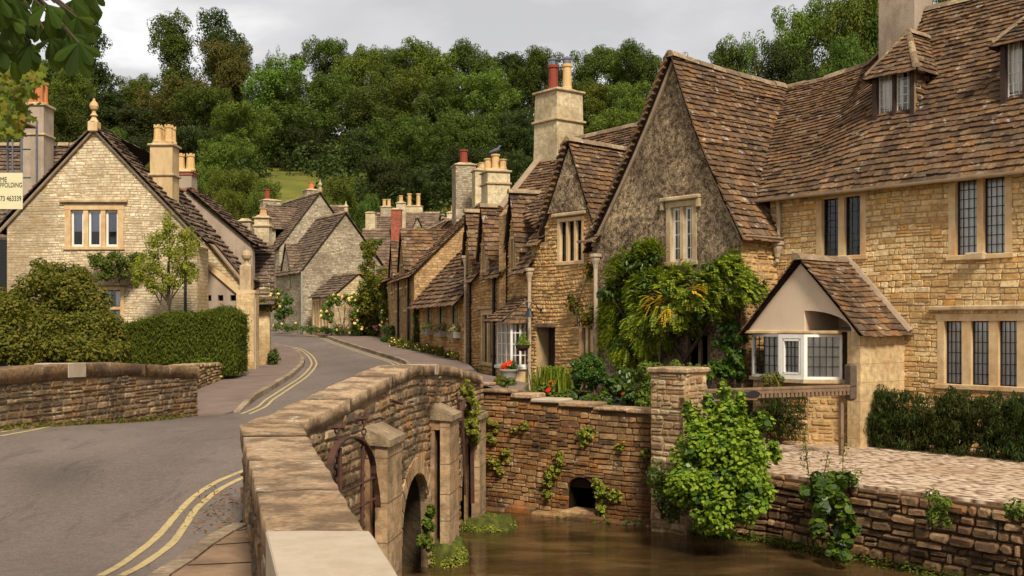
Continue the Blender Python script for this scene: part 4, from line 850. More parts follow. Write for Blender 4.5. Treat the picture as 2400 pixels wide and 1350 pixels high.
# roof dormers: find where the sill meets the slope
def za(u, b): return lerp(2.84, zra(u), b / 2.7)
def roof_b(px, py):
    b = 0
    while b < 2.7:
        u, z = MM.hit(px, py, b)
        if z <= za(u, b): return b
        b += .01
    return b
def dormer(px0, px1, ys, yt, yr, pxm, hipd, ov=.12):
    bb = roof_b(pxm, ys + 4); u0, u1 = MM.hit(px0, 0, bb)[0], MM.hit(px1, 0, bb)[0]; z0 = MM.hit(pxm, ys, bb)[1]; z1 = MM.hit(pxm, yt, bb)[1]; zrg = z1 + yr; um = (u0 + u1) / 2
    rc = (u0, u1, z0, z1); m = MB(); wall_back(m, MM, [(u0, z0 - .15), (u1, z0 - .15), (u1, z1), (u0, z1)], [(u0 + .05, u1 - .05, z0, z1 - .05)], 1.6, bb)
    for k, uu in ((0, u1), (1, u0)):
        F_ = FF(MM.P(uu, bb, 0).xy, MM.bk, -MM.r if k == 0 else MM.r); 
        if k == 0:
            o_ = [(0.02, z0), (1.3, z0 + 1.3), (1.3, z1), (0.02, z1)]; stones(m, F_, o_, (), .16, .22, .03, 0, mi=2, seed=3, flat=.75)
    d = build('dormer', m, [M['mortar'], M['dark'], M['slate']], hs)
    r = MB(); e = ov; zb = z1 - .03; bt = 2.2; br_ = bb + hipd
    slates(r, [MM.P(u1 + e, bb - e, zb - .05), MM.P(u1 + e, bb + bt, zb - .05)], [MM.P(um, br_, zrg), MM.P(um, bb + bt, zrg)], .22, (.14, .1), .02, 4)
    slates(r, [MM.P(u0 - e, bb + bt, zb - .05), MM.P(u0 - e, bb - e, zb - .05)], [MM.P(um, bb + bt, zrg), MM.P(um, br_, zrg)], .22, (.14, .1), .02, 5)
    slates(r, [MM.P(u0 - e, bb - e, zb - .05), MM.P(u1 + e, bb - e, zb - .05)], [MM.P(um - .04, br_, zrg), MM.P(um + .04, br_, zrg)], .2, (.13, .1), .02, 6)
    r2 = build('dormer_roof', r, [M['slate'], M['under']], d, uv=False); q = MB(); ridge(q, MM.P(um, br_ - .05, zrg + .01), MM.P(um, bb + 1.75, zrg + .01), .07); ridge(q, MM.P(u1 + e, bb - e, zb), MM.P(um, br_, zrg + .02), .045); ridge(q, MM.P(u0 - e, bb - e, zb), MM.P(um, br_, zrg + .02), .045)
    build('dormer_ridge', q, M['ridge'], d, uv=False)
    window(hs, MM, rc, 2, b=bb, fm=M['brownwood'], fw=.09, mw=.06, nx=3, ny=6, proud=.03, sill=True, cm='white', casem='lead')
dormer(2046, 2143, 282, 166, .86, 2092, .55); dormer(2346, 2455, 243, 90, .6, 2385, .5)
# porch
pb = -1.51; pu0, pu1, pum = .58, 3.12, 1.85; pz0, pz1 = -.08, 1.2
m = MB(); ar = []
au0, au1 = MM.hit(1885, 0, pb)[0], MM.hit(2003, 0, pb)[0]
# gable face with a quarter-arch opening cut in its lower right
zA = MM.hit(1885, 728, pb)[1]; zB = pz0 - .02; arc = [(lerp(au0, au1 - .06, math.sin(t)), lerp(zB, zA, math.cos(t))) for t in fl(0, math.pi / 2, 10)]
outl = [(pu0 - .02, pz0), (au0, pz0)] + arc + [(pu1, pz0), (pum, pz1)]
wall_back(m, MM, outl, (), .12, pb); po = build('porch', m, [M['render'], M['dark']], hs)
m = MB(); m.box(MM, pu0 - .05, MM.hit(1965, 0, pb)[0], pb - .05, pb + .1, pz0 - .06, pz0, 0, .01); m.quad(MM.P(pu0, pb + .1, pz0 - .02), MM.P(pu1, pb + .1, pz0 - .02), MM.P(pu1, 0, pz0 + .1), MM.P(pu0, 0, pz0 + .1)); build('porch_beam', m, M['dressed'], po)
m = MB(); m.quad(MM.P(au0, pb + .12, pz0), MM.P(au0, -.02, pz0), MM.P(au0, -.02, zA + .1), MM.P(au0, pb + .12, zA + .1)); m.quad(MM.P(au0, pb + 1.1, pz0 - .1), MM.P(pu1 - .75, pb + 1.1, pz0 - .1), MM.P(pu1 - .75, pb + 1.1, zA), MM.P(au0, pb + 1.1, zA)); build('arch_soffit', m, M['render'], po)
m = MB(); e = .12
for k, uu in ((0, pu1 + .1), (1, pu0 - .1)):
    a = [MM.P(uu, pb - e, pz0 - .07), MM.P(uu, .02, pz0 - .07)]; b = [MM.P(pum, pb - e, pz1 + .1), MM.P(pum, .02, pz1 + .1)]
    if k: a, b = a[::-1], b[::-1]
    slates(m, a, b, .24, (.16, .1), .022, 8 + k, sag=.02)
rr_ = build('porch_roof', m, [M['slate'], M['under']], po, uv=False)
m = MB(); ridge(m, MM.P(pum, pb - e - .04, pz1 + .12), MM.P(pum, 0, pz1 + .12), .08); build('porch_ridge', m, M['ridge'], po, uv=False)
m = MB(); q = [MM.P(pu1 + .12, -.05, pz0 - .02), MM.P(pum, -.05, pz1 + .16)]; m.tube(q, .07, 6); build('mortar_fillet', m, M['mortar_fillet'], po)
m = MB(); pf0 = MM.hit(1986, 0, pb + .06)[0]; m.box(MM, pf0, pu1 - .02, pb + .06, 0, -2.3, pz0 - .01); build('porch_pier', m, M['ashlar'], po)
# canted bay window under the porch
bp = [(MM.hit(1762, 0, -1.32)[0], -1.32), (MM.hit(1826, 0, -1.72)[0], -1.72), (MM.hit(1886, 0, -1.72)[0], -1.72), (MM.hit(1974, 0, -1.25)[0], -1.25)]
zb0, zb1 = MM.hit(1860, 888, -1.7)[1], pz0 - .07
bay = MB()
for i in range(3):
    a, b = MM.P(*bp[i], 0), MM.P(*bp[i + 1], 0); f = Fr(a.xy, (b - a).xy); l = (b - a).length; pr_ = .0 if i != 1 else -.02
    c = MB(); fwd = .06; t = .05 if i != 1 else .075
    for x0, x1, y0, y1 in ((0, t, zb0, zb1), (l - t, l, zb0, zb1), (t, l - t, zb0, zb0 + t), (t, l - t, zb1 - t, zb1)): c.box(f, x0, x1, pr_, .07, y0, y1)
    if i == 1:
        for x0, x1, y0, y1 in ((t + .01, t + .05, zb0 + t, zb1 - t), (l - t - .05, l - t - .01, zb0 + t, zb1 - t), (t, l - t, zb0 + t + .01, zb0 + t + .05), (t, l - t, zb1 - t - .05, zb1 - t - .01)): c.box(f, x0, x1, -.015, .05, y0, y1)
    bw = build('bay_window', c, M['white'], hs); g = MB(); g.quad(f.P(t, .035, zb0 + t), f.P(l - t, .035, zb0 + t), f.P(l - t, .035, zb1 - t), f.P(t, .035, zb1 - t)); build('pane', g, M['glass'], bw)
    g = MB()
    for k in range(1, 5): x = lerp(t, l - t, k / 5); g.box(f, x - .006, x + .006, .025, .045, zb0 + t, zb1 - t)
    for k in range(1, 4): y = lerp(zb0 + t, zb1 - t, k / 4); g.box(f, t, l - t, .026, .044, y - .006, y + .006)
    build('lead_bars', g, M['lead'], bw); g = MB()
    for k in range(16):
        if i == 0 and k < 5: continue
        x0, x1 = lerp(t, l - t, k / 16), lerp(t, l - t, (k + 1) / 16); g.quad(f.P(x0, .055 + .02 * (k % 2), zb0), f.P(x1, .055 + .02 * ((k + 1) % 2), zb0), f.P(x1, .055 + .02 * ((k + 1) % 2), zb1), f.P(x0, .055 + .02 * (k % 2), zb1))
    build('curtain', g, M['curtain'], bw)
m = MB(); o = .07; q = [(bp[0][0] - o, bp[0][1]), (bp[1][0] - .02, bp[1][1] - o), (bp[2][0] + .02, bp[2][1] - o), (bp[3][0] + o, bp[3][1]), (bp[3][0] + o, -.9), (bp[0][0] - o, -.9)]
m.add([MM.P(u, b, zb0 - .07) for u, b in q] + [MM.P(u, b, zb0) for u, b in q], [(5, 4, 3, 2, 1, 0), tuple(range(6, 12))] + [(i, (i + 1) % 6, (i + 1) % 6 + 6, i + 6) for i in range(6)]); build('bay_sill', m, M['dressed_grey'], hs)
q = [(bp[0][0], -1.28), (bp[1][0], -1.62), (bp[2][0], -1.62), (bp[3][0] + .1, -1.2)]; m = MB(); b_ = MB()
for i in range(3):
    a, b = MM.P(*q[i], 0), MM.P(*q[i + 1], 0); f = Fr(a.xy, (b - a).xy); l = (b - a).length; o_ = [(0, -2.3), (l, -2.3), (l, zb0 - .07), (0, zb0 - .07)]; wall_back(m, f, o_, (), .05, .0, mi=1); stones(m, f, o_, (), .12, .26, .025, 0, seed=80 + i)
build('bay_base', m, [M['rubble_c'], M['mortar'], M['dark']], hs)
m = MB(); m.quad(MM.P(bp[0][0], -.6, -2.3), MM.P(pu1 - .1, -.6, -2.3), MM.P(pu1 - .1, -.6, pz0), MM.P(bp[0][0], -.6, pz0)); build('porch_back', m, M['render_grey'], po)
P = lambda px, py, b=-.1: MM.P(*(lambda q: (q[0], b, q[1]))(MM.hit(px, py, b)))
downpipe(hs, [P(1822, 468), P(1826, 520), P(1824, 560)], 'cream_pipe', .045); downpipe(hs, [P(1822, 590), P(1822, 612), P(1803, 632), P(1802, 690)], 'cream_pipe', .05, hopper=P(1822, 572), name='downpipe')
# ---- steep gabled wing beside it
hb = thing('gabled_cottage', 'tall steep gabled cottage with dark lichened roughcast and a white casement window', 'house', RR.P(-2, 2, -1.9))
gu0, gu1, gum, gza, gzf = -4.29, .11, -1.716, 5.84, 1.95; dB = -.06
WB = RR.rect(1562, 1633, 484, 613, dB)
sw = lambda t: .1 * math.sin(math.pi * t)       # the verges sweep inwards a little
gl = [(lerp(gu0, gum, t) + sw(t), lerp(gzf, gza, t)) for t in fl(0, 1, 6)]; gr = [(lerp(gum, gu1, t) - sw(t), lerp(gza, gzf, t)) for t in fl(0, 1, 6)]
dr = RR.rect(1606, 1665, 778, 905, dB)
fwall('gable_wall', RR, [(gu0, -2.2), (gu1, -2.2)] + gr[::-1] + gl[::-1][1:], [hole(WB), (dr[0], dr[1], -1.9, dr[3])], M['roughcast'], hb, b=dB, th=.35)
window(hb, RR, WB, 2, b=dB, fw=.13, mw=.1, nx=2, ny=4, casem='white', fm=M['dressed_grey'], curtain=False, hood=.001)
m = MB(); m.box(RR, dr[0], dr[0] + .08, dB, dB + .1, -1.9, dr[3]); m.box(RR, dr[1] - .08, dr[1], dB, dB + .1, -1.9, dr[3]); m.box(RR, dr[0], dr[1], dB, dB + .1, dr[3] - .08, dr[3]); m.box(RR, dr[0] + .35, dr[0] + .43, dB + .02, dB + .08, -1.9, dr[3] - .08); build('door_frame', m, M['weatherwood'], hb)
SD = FF(RR.P(gu1 + .004, dB, 0).xy, RR.bk, -RR.r); rwall('side_wall', SD, [(0.006, -2.4), (1.2, -2.4), (1.2, 1.9), (0.006, 1.9)], (), M['rubble_c'], M['mortar'], hb, .12, .28, .03, seed=90, th=.05)
m = MB(); ov = -.2
k = 6; ts = fl(0, 1, k)
def bslope(sd, b0, b1, seed):
    # swept slope in strips that share their edges
    pts = gr if sd > 0 else gl[::-1]; pts = pts[::-1]; n = len(pts) - 1; off = .02
    for i in range(n):
        a, c = pts[i], pts[i + 1]
        if i == 0: a = (a[0] + sd * .14, a[1] - .2)
        e_ = [RR.P(a[0] + sd * off, b0, a[1] + .02), RR.P(a[0] + sd * off, b1, a[1] + .02)]; r_ = [RR.P(c[0] + sd * off, b0, c[1] + .02), RR.P(c[0] + sd * off, b1, c[1] + .02 - .1 * (i == n - 1))]
        if sd < 0: e_, r_ = e_[::-1], r_[::-1]
        slates(m, e_, r_, .2, (lerp(.155, .11, i / n),) * 2, .026, seed + i, over=.05, sag=.01, side=.03)
def rope(par, pts, b, seed):
    # slate ends stacked along the left verge
    m = MB(); rd = random.Random(seed)
    for (a0, z0), (a1, z1) in zip(pts, pts[1:]):
        n = max(1, int(math.hypot(a1 - a0, z1 - z0) / .15))
        for k in range(n):
            f = (k + .5) / n; u, z = lerp(a0, a1, f), lerp(z0, z1, f); j = rd.uniform(-.015, .015); t = .05 + rd.random() * .02; P = RR.P
            m.hexa([P(u - .13, b - .2 + j, z + .0), P(u + .03, b - .2 + j, z + .1), P(u + .03, b, z + .1), P(u - .13, b, z), P(u - .13, b - .2 + j, z + t), P(u + .03, b - .2 + j, z + .1 + t), P(u + .03, b, z + .1 + t), P(u - .13, b, z + t)])
    return build('verge_slates', m, M['slate'], par, uv=False)
bslope(1, dB - .14, 3.9, 20); bslope(-1, dB - .14, 3.9, 30)
rf = build('roof', m, [M['slate'], M['under']], hb, uv=False); m = MB(); ridge(m, RR.P(gum, dB - .18, gza + .06), RR.P(gum, 3.75, gza - .12), .09, sag=.04); build('ridge_tiles', m, M['ridge'], rf, uv=False)
m = MB(); f_ = gr; 
for pts in (gl, gr):
    q = [RR.P(u, dB - .03, z - .06) for u, z in pts]; m.tube(q, .05, 6)
build('verge', m, M['mortar_fillet'], rf); rope(hb, gl, dB, 3)
m = MB(); v0, v1 = RR.P(-.36, 1.12, 2.8), RR.P(gum + .03, 3.72, 5.66); m.tube([RR.P(.1, 1.0, 1.98), v0, v0.lerp(v1, .5), v1], .05, 6); build('lead_valley', m, M['lead'], rf)
gutter(hb, FF(RR.P(gu1 + .12, dB, 0).xy, RR.bk, -RR.r), -.1, 1.25, 0, 1.86)
m = MB(); P = lambda px, py, b=-.12: RR.P(*(lambda q: (q[0], b, q[1]))(RR.hit(px, py, b)))
# ---- cottage with the three-light gable
hc = thing('stone_cottage', 'ochre cottage with a small stone gable, three-light window and tall square chimney', 'house', RR.P(-6, 2, -1.8))
ub = RR.hit(1246, 0)[0]; WC = RR.rect(1307, 1370, 518, 612); DC = (RR.hit(1258, 0)[0], RR.hit(1301, 0)[0], -1.9, RR.hit(1280, 768)[1], .42)
oc = [(ub, -2.2), (gu0, -2.2), (gu0, 2.42), (-5.15, 4.36), (-6.12, 2.42), (-6.12, 2.1), (ub, 2.1)]; WG = RR.rect(1358, 1392, 768, 905)
rwall('wall', RR, oc, [hole(WC), DC, hole(WG)], M['rubble_c'], M['mortar'], hc, .085, .2, .035, seed=100, gap=.006, flat=.5, big=.1)
window(hc, RR, WC, 3, fw=.09, mw=.07, nx=2, ny=6, curtain=False, hood=.03); window(hc, RR, WG, 2, fw=.1, mw=.08, nx=2, ny=5, curtain=False)
m = MB(); m.prism(RR, [(-5.94, 2.78), (-4.46, 2.78), (-5.15, 4.3)], -.075, .01); build('gable_render', m, M['roughcast'], hc)
m = MB(); m.box(RR, DC[0] - .05, DC[1] + .05, -.05, .3, DC[3], DC[3] + .12, 0, .02); build('lintel', m, M['weatherwood'], hc)
m = MB(); m.box(RR, DC[0], DC[1], .4, .46, -1.9, DC[3]); 
for i in range(5): x = lerp(DC[0], DC[1], i / 5); m.box(RR, x, x + .008, .393, .401, -1.9, DC[3])
build('door', m, M['brownwood'], hc)
zc = lambda b: 2.23 + 1.05 * b
def rel(fr, p): d = Vector((p.x, p.y)) - fr.o; return d.dot(fr.r), d.dot(fr.bk)
def cutC(p):
    u, b = rel(RR, p); return (u < ub and b < .4243 * (ub - u) + .25) or (-6.22 < u < gu0 + .05 and p.z < 4.36 - abs(u + 5.15) * 2.05)
m = MB(); slates(m, [RR.P(-9, -.2, zc(-.2)), RR.P(-4, -.2, zc(-.2))], [RR.P(-9, 2.85, 5.2), RR.P(-4, 2.85, 5.3)], .2, (.15, .1), .024, 41, sag=.03, cut=cutC)
m.quad(RR.P(-9, 2.85, 5.15), RR.P(-4, 2.85, 5.2), RR.P(-4, 6, 2), RR.P(-9, 6, 2), 1); rf = build('roof', m, [M['slate'], M['under']], hc, uv=False)
m = MB(); ridge(m, RR.P(-9, 2.85, 5.25), RR.P(-4, 2.85, 5.35), .08, sag=.03); build('ridge_tiles', m, M['ridge'], rf, uv=False)
m = MB(); e = .1
for sd in (1, -1):
    a, c = (-4.22, 2.3) if sd > 0 else (-6.22, 2.3), (-5.15, 4.48); E_ = [RR.P(a[0], -e, a[1]), RR.P(a[0], 2.4, a[1])]; G_ = [RR.P(c[0], -e, c[1]), RR.P(c[0], 2.4, c[1] - .05)]
    if sd < 0: E_, G_ = E_[::-1], G_[::-1]
    slates(m, E_, G_, .21, (.15, .11), .026, 44 + sd, side=.02)
d = build('gable_roof', m, [M['slate'], M['under']], hc, uv=False); m = MB(); ridge(m, RR.P(-5.15, -e - .06, 4.52), RR.P(-5.15, 2.2, 4.47), .08); build('gable_ridge', m, M['ridge'], d, uv=False)
rope(hc, [(-6.2, 2.35), (-5.15, 4.4)], 0, 7)
m = MB(); m.box(RR, gu0 - .12, gu0 + .0, .02, 1.3, 1.4, 2.3); m.box(RR, -6.14, -6.0, .02, 1.0, 1.6, 2.4); build('gable_cheek', m, M['ochre_coursed'], hc)
m = MB(); q = [(0, 0), (0, 0)]; EG = FF(RR.P(-9, 0, 0).xy, RR.bk, RR.r); wall_back(m, EG, [(.8, .5), (5, .5), (2.85, 5.15), (.8, zc(.8) - .05)], (), .3); build('end_wall', m, [M['ochre_coursed'], M['dark']], hc)
m = MB(); m.tube([RR.P(-9.05, .9, zc(.9) + .08), RR.P(-9.05, 2.85, 5.33)], .1, 6); build('verge', m, M['mortar_fillet'], hc)
uc = -8.75; M['lightash'] = coursed('pale chimney ashlar', [S(190, 170, 132), S(208, 190, 152), S(198, 180, 142)], S(170, 150, 118), S(118, 100, 78), .6, .36, .5, .3, None, 0, .004, .008)
chimney(hc, RR, uc, 2.75, .95, .95, 3.6, 6.65, M['lightash'], [(-.12, -.1, .72, .15, 'redpot', 'roll'), (.22, .12, .72, .14, 'buffpot', 'roll')], bands=(5.72,), tp=.05)
m = MB()
for du, db, r in ((-.12, -.1, .15), (.22, .12, .13)): m.lathe(RR.P(uc + du, 2.75 + db, 7.38), [(r * .95, 0), (r * .95, .13), (r * 1.15, .14), (r * 1.15, .17), (.02, .24)], 10)
build('chimney_cowl', m, M['cowl'], hc)
chimney(hc, RR, -9.25, 3.5, .4, .4, 4, 6.0, M['lightash'])
P = lambda px, py, b=-.14: RR.P(*(lambda q: (q[0], b, q[1]))(RR.hit(px, py, b)))
downpipe(hc, [P(1396, 612), P(1396, 700), P(1399, 835)], 'cream_pipe', .05, hopper=P(1396, 600)); gutter(hc, RR, gu0 - .3, gu0 + .25, -.22, 2.02)
# ---- long low row with three narrow dormers
b0 = RR.P(ub, 0, 0); DD = Fr(b0.xy, (.27, -.963)); LD = 7.2; ud = lambda px, b=0: DD.hit(px, 0, b)[0]
hd = thing('dormer_cottage', 'ochre cottage with three narrow slate dormers and a white bay window', 'house', DD.P(-3.5, 1.5, -1.5))
dm = [(ud(1203), .5, 3.55), (ud(1135), .5, 3.5), (ud(1098), .45, 3.55)]
top = [(0, 1.62)]
for u, h_, z in dm: top += [(u + h_, 1.62), (u + h_, 2.1), (u, z - .1), (u - h_, 2.1), (u - h_, 1.62)]
top[-1] = (max(top[-1][0], -LD), 1.62)
dmw = [DD.rect(1194, 1214, 556, 630), DD.rect(1127, 1146, 566, 632)]
dmw = [(u - .28, u + .3, DD.hit(p, y1)[1], DD.hit(p, y0)[1]) for (u, p, y0, y1) in ((dm[0][0], 1204, 560, 630), (dm[1][0], 1136, 575, 632))]
WL = DD.rect(1128, 1157, 738, 850)
rwall('wall', DD, [(-LD, -2.2), (0, -2.2)] + top + ([(-LD, 1.62)] if top[-1][0] > -LD + .01 else []), [hole(r, .08) for r in dmw] + [hole(WL)], M['rubble_c'], M['mortar'], hd, .085, .2, .035, seed=110, gap=.006, flat=.5, big=.1)
for r in dmw: window(hd, DD, r, 2, fw=.08, mw=.06, nx=2, ny=4, curtain=False)
window(hd, DD, WL, 2, fw=.16, mw=.14, nx=2, ny=5, curtain=False, hood=.001)
zd = lambda b: 1.6 + 1.36 * b
m = MB(); slates(m, [DD.P(-LD - .05, -.22, zd(-.18)), DD.P(.15, -.22, zd(-.18))], [DD.P(-LD - .05, 1.6, zd(1.6)), DD.P(.15, 1.6, zd(1.6))], .27, (.18, .13), .028, 50, sag=.03, cut=lambda p: any(abs(rel(DD, p)[0] - u) < h_ + .05 and p.z < z - .1 - abs(rel(DD, p)[0] - u) * (z - 2.1) / h_ for u, h_, z in dm))
m.quad(DD.P(-LD, 1.6, zd(1.6) - .05), DD.P(.1, 1.6, zd(1.6) - .05), DD.P(.1, 4, 1), DD.P(-LD, 4, 1), 1)
rf = build('roof', m, [M['slate'], M['under']], hd, uv=False); m = MB(); ridge(m, DD.P(-LD - .05, 1.6, zd(1.6) + .05), DD.P(.1, 1.6, zd(1.6) + .05), .08); build('ridge_tiles', m, M['ridge'], rf, uv=False)
for i, (u, h_, z) in enumerate(dm):
    m = MB(); e = .1
    for sd in (1, -1):
        E_ = [DD.P(u + sd * (h_ + .08), -e, 1.98), DD.P(u + sd * (h_ + .08), 1.5, 1.98)]; G_ = [DD.P(u, -e, z + .02), DD.P(u, 1.5, z + .02)]
        if sd < 0: E_, G_ = E_[::-1], G_[::-1]
        slates(m, E_, G_, .25, (.15, .13), .028, 54 + i * 2 + sd, side=.02)
    d = build('dormer_roof', m, [M['slate'], M['under']], hd, uv=False); m = MB(); ridge(m, DD.P(u, -e - .05, z + .06), DD.P(u, 1.45, z + .06), .075); build('dormer_ridge', m, M['ridge'], d, uv=False)
    m = MB(); m.box(DD, u + h_ - .12, u + h_, .02, .7, 1.5, 2.05); m.box(DD, u - h_, u - h_ + .12, .02, .7, 1.5, 2.05); build('dormer_cheek', m, M['ochre_coursed'], hd)
P = lambda px, py, b=-.08: DD.P(*(lambda q: (q[0], b, q[1]))(DD.hit(px, py, b)))
for px, y0, y1, mt in ((1091, 605, 870, 'cream_pipe'), (1101, 650, 880, 'black'), (1157, 640, 900, 'black'), (1241, 635, 915, 'cream_pipe')): downpipe(hd, [P(px, y0), P(px, (y0 + y1) / 2), P(px, y1)], mt, .045, hopper=P(px, y0 - 2))
# bay: near side and street side
bb0, bb1 = ud(1166, -.5), -.12; bz0 = DD.hit(1190, 858, -.5)[1]; bz1 = DD.hit(1190, 754, -.5)[1]; bd = .52
SF = FF(DD.P(bb1, -bd, 0).xy, DD.bk, -DD.r); FFr = Fr(DD.P(bb0, -bd, 0).xy, DD.r)
for f, l, nn in ((FFr, bb1 - bb0, 3), (SF, bd, 2)):
    c = MB(); t = .05; fs_ = (0, l)
    for x0, x1, y0, y1 in ((0, t, bz0, bz1), (l - t, l, bz0, bz1), (t, l - t, bz0, bz0 + t), (t, l - t, bz1 - t, bz1)): c.box(f, x0, x1, 0, .06, y0, y1)
    for k in range(1, nn): x = lerp(0, l, k / nn); c.box(f, x - .025, x + .025, .003, .055, bz0 + t, bz1 - t)
    bw = build('bay_window', c, M['white'], hd); g = MB(); g.quad(f.P(t, .03, bz0), f.P(l - t, .03, bz0), f.P(l - t, .03, bz1), f.P(t, .03, bz1)); build('pane', g, M['glass'], bw); g = MB()
    for k in range(1, nn * 2): x = lerp(0, l, k / nn / 2); g.box(f, x - .009, x + .009, .022, .04, bz0 + t, bz1 - t)
    for k in range(1, 4): y = lerp(bz0, bz1, k / 4); g.box(f, t, l - t, .021, .041, y - .01, y + .01)
    build('glazing_bars', g, M['white'], bw); g = MB(); g.quad(f.P(t, .14, bz0), f.P(l * .4, .14, bz0), f.P(l * .4, .14, bz1), f.P(t, .14, bz1)); build('curtain', g, M['curtain'], bw)
m = MB(); m.box(DD, bb0 - .05, bb1 + .06, -bd - .06, -.01, bz0 - .08, bz0, 0, .01); build('bay_sill', m, M['white'], hd)
m = MB(); m.box(DD, bb0, bb1, -bd + .02, -.01, -2, bz0 - .08); 
for k in range(1, 4): x = lerp(bb0, bb1, k / 4); m.box(DD, x, x + .01, -bd + .015, -bd + .03, -2, bz0 - .1, 1)
x = -bd * .55; m.box(DD, bb1 - .005, bb1 + .004, x, x + .012, -2, bz0 - .1, 1); build('bay_base', m, [M['dressed'], M['dressed_grey']], hd)
m = MB(); q0, q1 = bb0 - .3, bb1 + .12; zz = bz1 + .02; b_ = -bd - .22
slates(m, [DD.P(q0, b_, zz), DD.P(q1, b_, zz)], [DD.P(q0 + .25, 0, zz + .62), DD.P(q1 - .05, 0, zz + .62)], .22, (.13, .1), .024, 66)
slates(m, [DD.P(q1, b_, zz), DD.P(q1, 0, zz)], [DD.P(q1 - .06, -.02, zz + .62), DD.P(q1 - .05, 0, zz + .62)], .2, (.13, .1), .024, 67); slates(m, [DD.P(q0, 0, zz), DD.P(q0, b_, zz)], [DD.P(q0 + .25, 0, zz + .62), DD.P(q0 + .25, -.02, zz + .62)], .2, (.13, .1), .024, 68)
m.quad(DD.P(q0, b_, zz - .02), DD.P(q1, b_, zz - .02), DD.P(q1, 0, zz - .02), DD.P(q0, 0, zz - .02), 1); build('bay_roof', m, [M['slate'], M['under']], hd, uv=False)
# chimneys standing behind this row
chimney(hd, DD, -8.3, 1.25, .85, .75, 1.2, DD.hit(1153, 405, 1.25)[1], M['lightash'], [(-.2, -.2, .4, .13, 'buffpot', 'roll'), (0, 0, .52, .14, 'buffpot', 'roll'), (.2, .2, .34, .12, 'buffpot', 'roll')], bands=(DD.hit(1153, 440, 1.25)[1],))
# ---- low cottage with window boxes
EE = Fr((-3.76, 43), (.254, -.967)); ue = lambda px, b=0: EE.hit(px, 0, b)[0]; LE = ue(1088)
he = thing('low_cottage', 'low cottage under a sweeping slate roof with three flower boxed windows', 'house', EE.P(4, 2, -1.1)); zge = .97
we = [EE.rect(a, b, 718, 768 + k) for a, b, k in ((998, 1012, -2), (1026, 1043, 2), (1056, 1074, 4))]; we = [(r[0] - .1, r[1] + .1, r[2], r[3] + .1) for r in we]
rwall('wall', EE, [(0, -1.6), (LE, -1.9), (LE, zge), (0, zge)], [hole(r, .06) for r in we], M['rubble_c'], M['mortar'], he, .13, .3, .03, seed=120, th=.3)
for r in we: window(he, EE, r, 1, fw=.06, mw=.06, nx=2, ny=4)
m = MB(); kq = 1.07; slates(m, [EE.P(-.1, -.3, zge - .3), EE.P(LE, -.3, zge - .3)], [EE.P(-.1, 2.4, zge + kq * 2.4), EE.P(LE, 2.4, zge + kq * 2.4)], .36, (.24, .16), .035, 70, sag=.04); build('roof', m, [M['slate'], M['under']], he, uv=False)
# ---- next cottages up the street
def prism_house(name, label, fr, w, dep, z0, ze, zrg, wmat, smat, loc_b=0, axis='u', ov=.15, wid=.36, ex=(.24, .18), holes=(), hm=None, ridge_seed=1, cat='house', front_gable=False, left=True, rightw=True, seed=0, back=True, roofth=.03):
    """simple ridge-roofed house: axis 'u' = ridge parallel to the front, 'b' = gable faces front"""
    t = thing(name, label, cat, fr.P(w / 2, dep / 2, z0)); SDE = FF(fr.P(w + .004, 0, 0).xy, fr.bk, -fr.r); SDW = FF(fr.P(-.004, 0, 0).xy, fr.bk, fr.r); g0 = .006
    if axis == 'u':
        fwall('wall', fr, [(0, z0), (w, z0), (w, ze), (0, ze)], holes, wmat, t)
        for F_ in (SDE, SDW): fwall('gable_wall', F_, [(g0, z0), (dep, z0), (dep, ze), (dep / 2, zrg - .03), (g0, ze)], (), wmat, t)
        m = MB(); k = (zrg - ze) / (dep / 2); slates(m, [fr.P(-ov, -ov * 1.5, ze - k * ov * 1.5), fr.P(w + ov, -ov * 1.5, ze - k * ov * 1.5)], [fr.P(-ov, dep / 2, zrg), fr.P(w + ov, dep / 2, zrg)], wid, ex, roofth, seed)
        if back: slates(m, [fr.P(w + ov, dep + ov, ze - k * ov), fr.P(-ov, dep + ov, ze - k * ov)], [fr.P(w + ov, dep / 2, zrg), fr.P(-ov, dep / 2, zrg)], wid, ex, roofth, seed + 1)
        r = build('roof', m, [smat, M['under']], t, uv=False); m = MB(); ridge(m, fr.P(-ov, dep / 2, zrg + .04), fr.P(w + ov, dep / 2, zrg + .04), .1, seg=.6); build('ridge_tiles', m, M['ridge'], r, uv=False)
    else:
        fwall('gable_wall', fr, [(0, z0), (w, z0), (w, ze), (w / 2, zrg - .03), (0, ze)], holes, wmat, t)
        for F_ in (SDE, SDW): fwall('wall', F_, [(g0, z0), (dep, z0), (dep, ze), (g0, ze)], (), wmat, t)
        m = MB(); k = (zrg - ze) / (w / 2); e = ov
        for sd in (1, -1):
            x = w + e if sd > 0 else -e; a = [fr.P(x, -e * .6, ze - k * e), fr.P(x, dep + .05, ze - k * e)]; b = [fr.P(w / 2, -e * .6, zrg), fr.P(w / 2, dep + .05, zrg)]
            if sd < 0: a, b = a[::-1], b[::-1]
            slates(m, a, b, wid, ex, roofth, seed + sd)
        r = build('roof', m, [smat, M['under']], t, uv=False); m = MB(); ridge(m, fr.P(w / 2, -e * .6, zrg + .04), fr.P(w / 2, dep, zrg + .04), .1, seg=.6); build('ridge_tiles', m, M['ridge'], r, uv=False)
    return t
F1 = Fr((-5.45, 50), (.225, -.974)); LF = 7.15
wf = [(1.2, 2.2, .5, 1.4), (1.1, 2.0, -.75, .5)]
hf = prism_house('street_cottage', 'street cottage with a broad plain stone gable end above the low cottage', F1, LF, 5.6, -1.4, 2.12, 4.9, M['ochre_coursed'], M['slate'], seed=75, ov=.12, holes=[hole(w, .06) for w in [(1.2, 2.1, .7, 1.6), (4.3, 5.3, .7, 1.6)]])
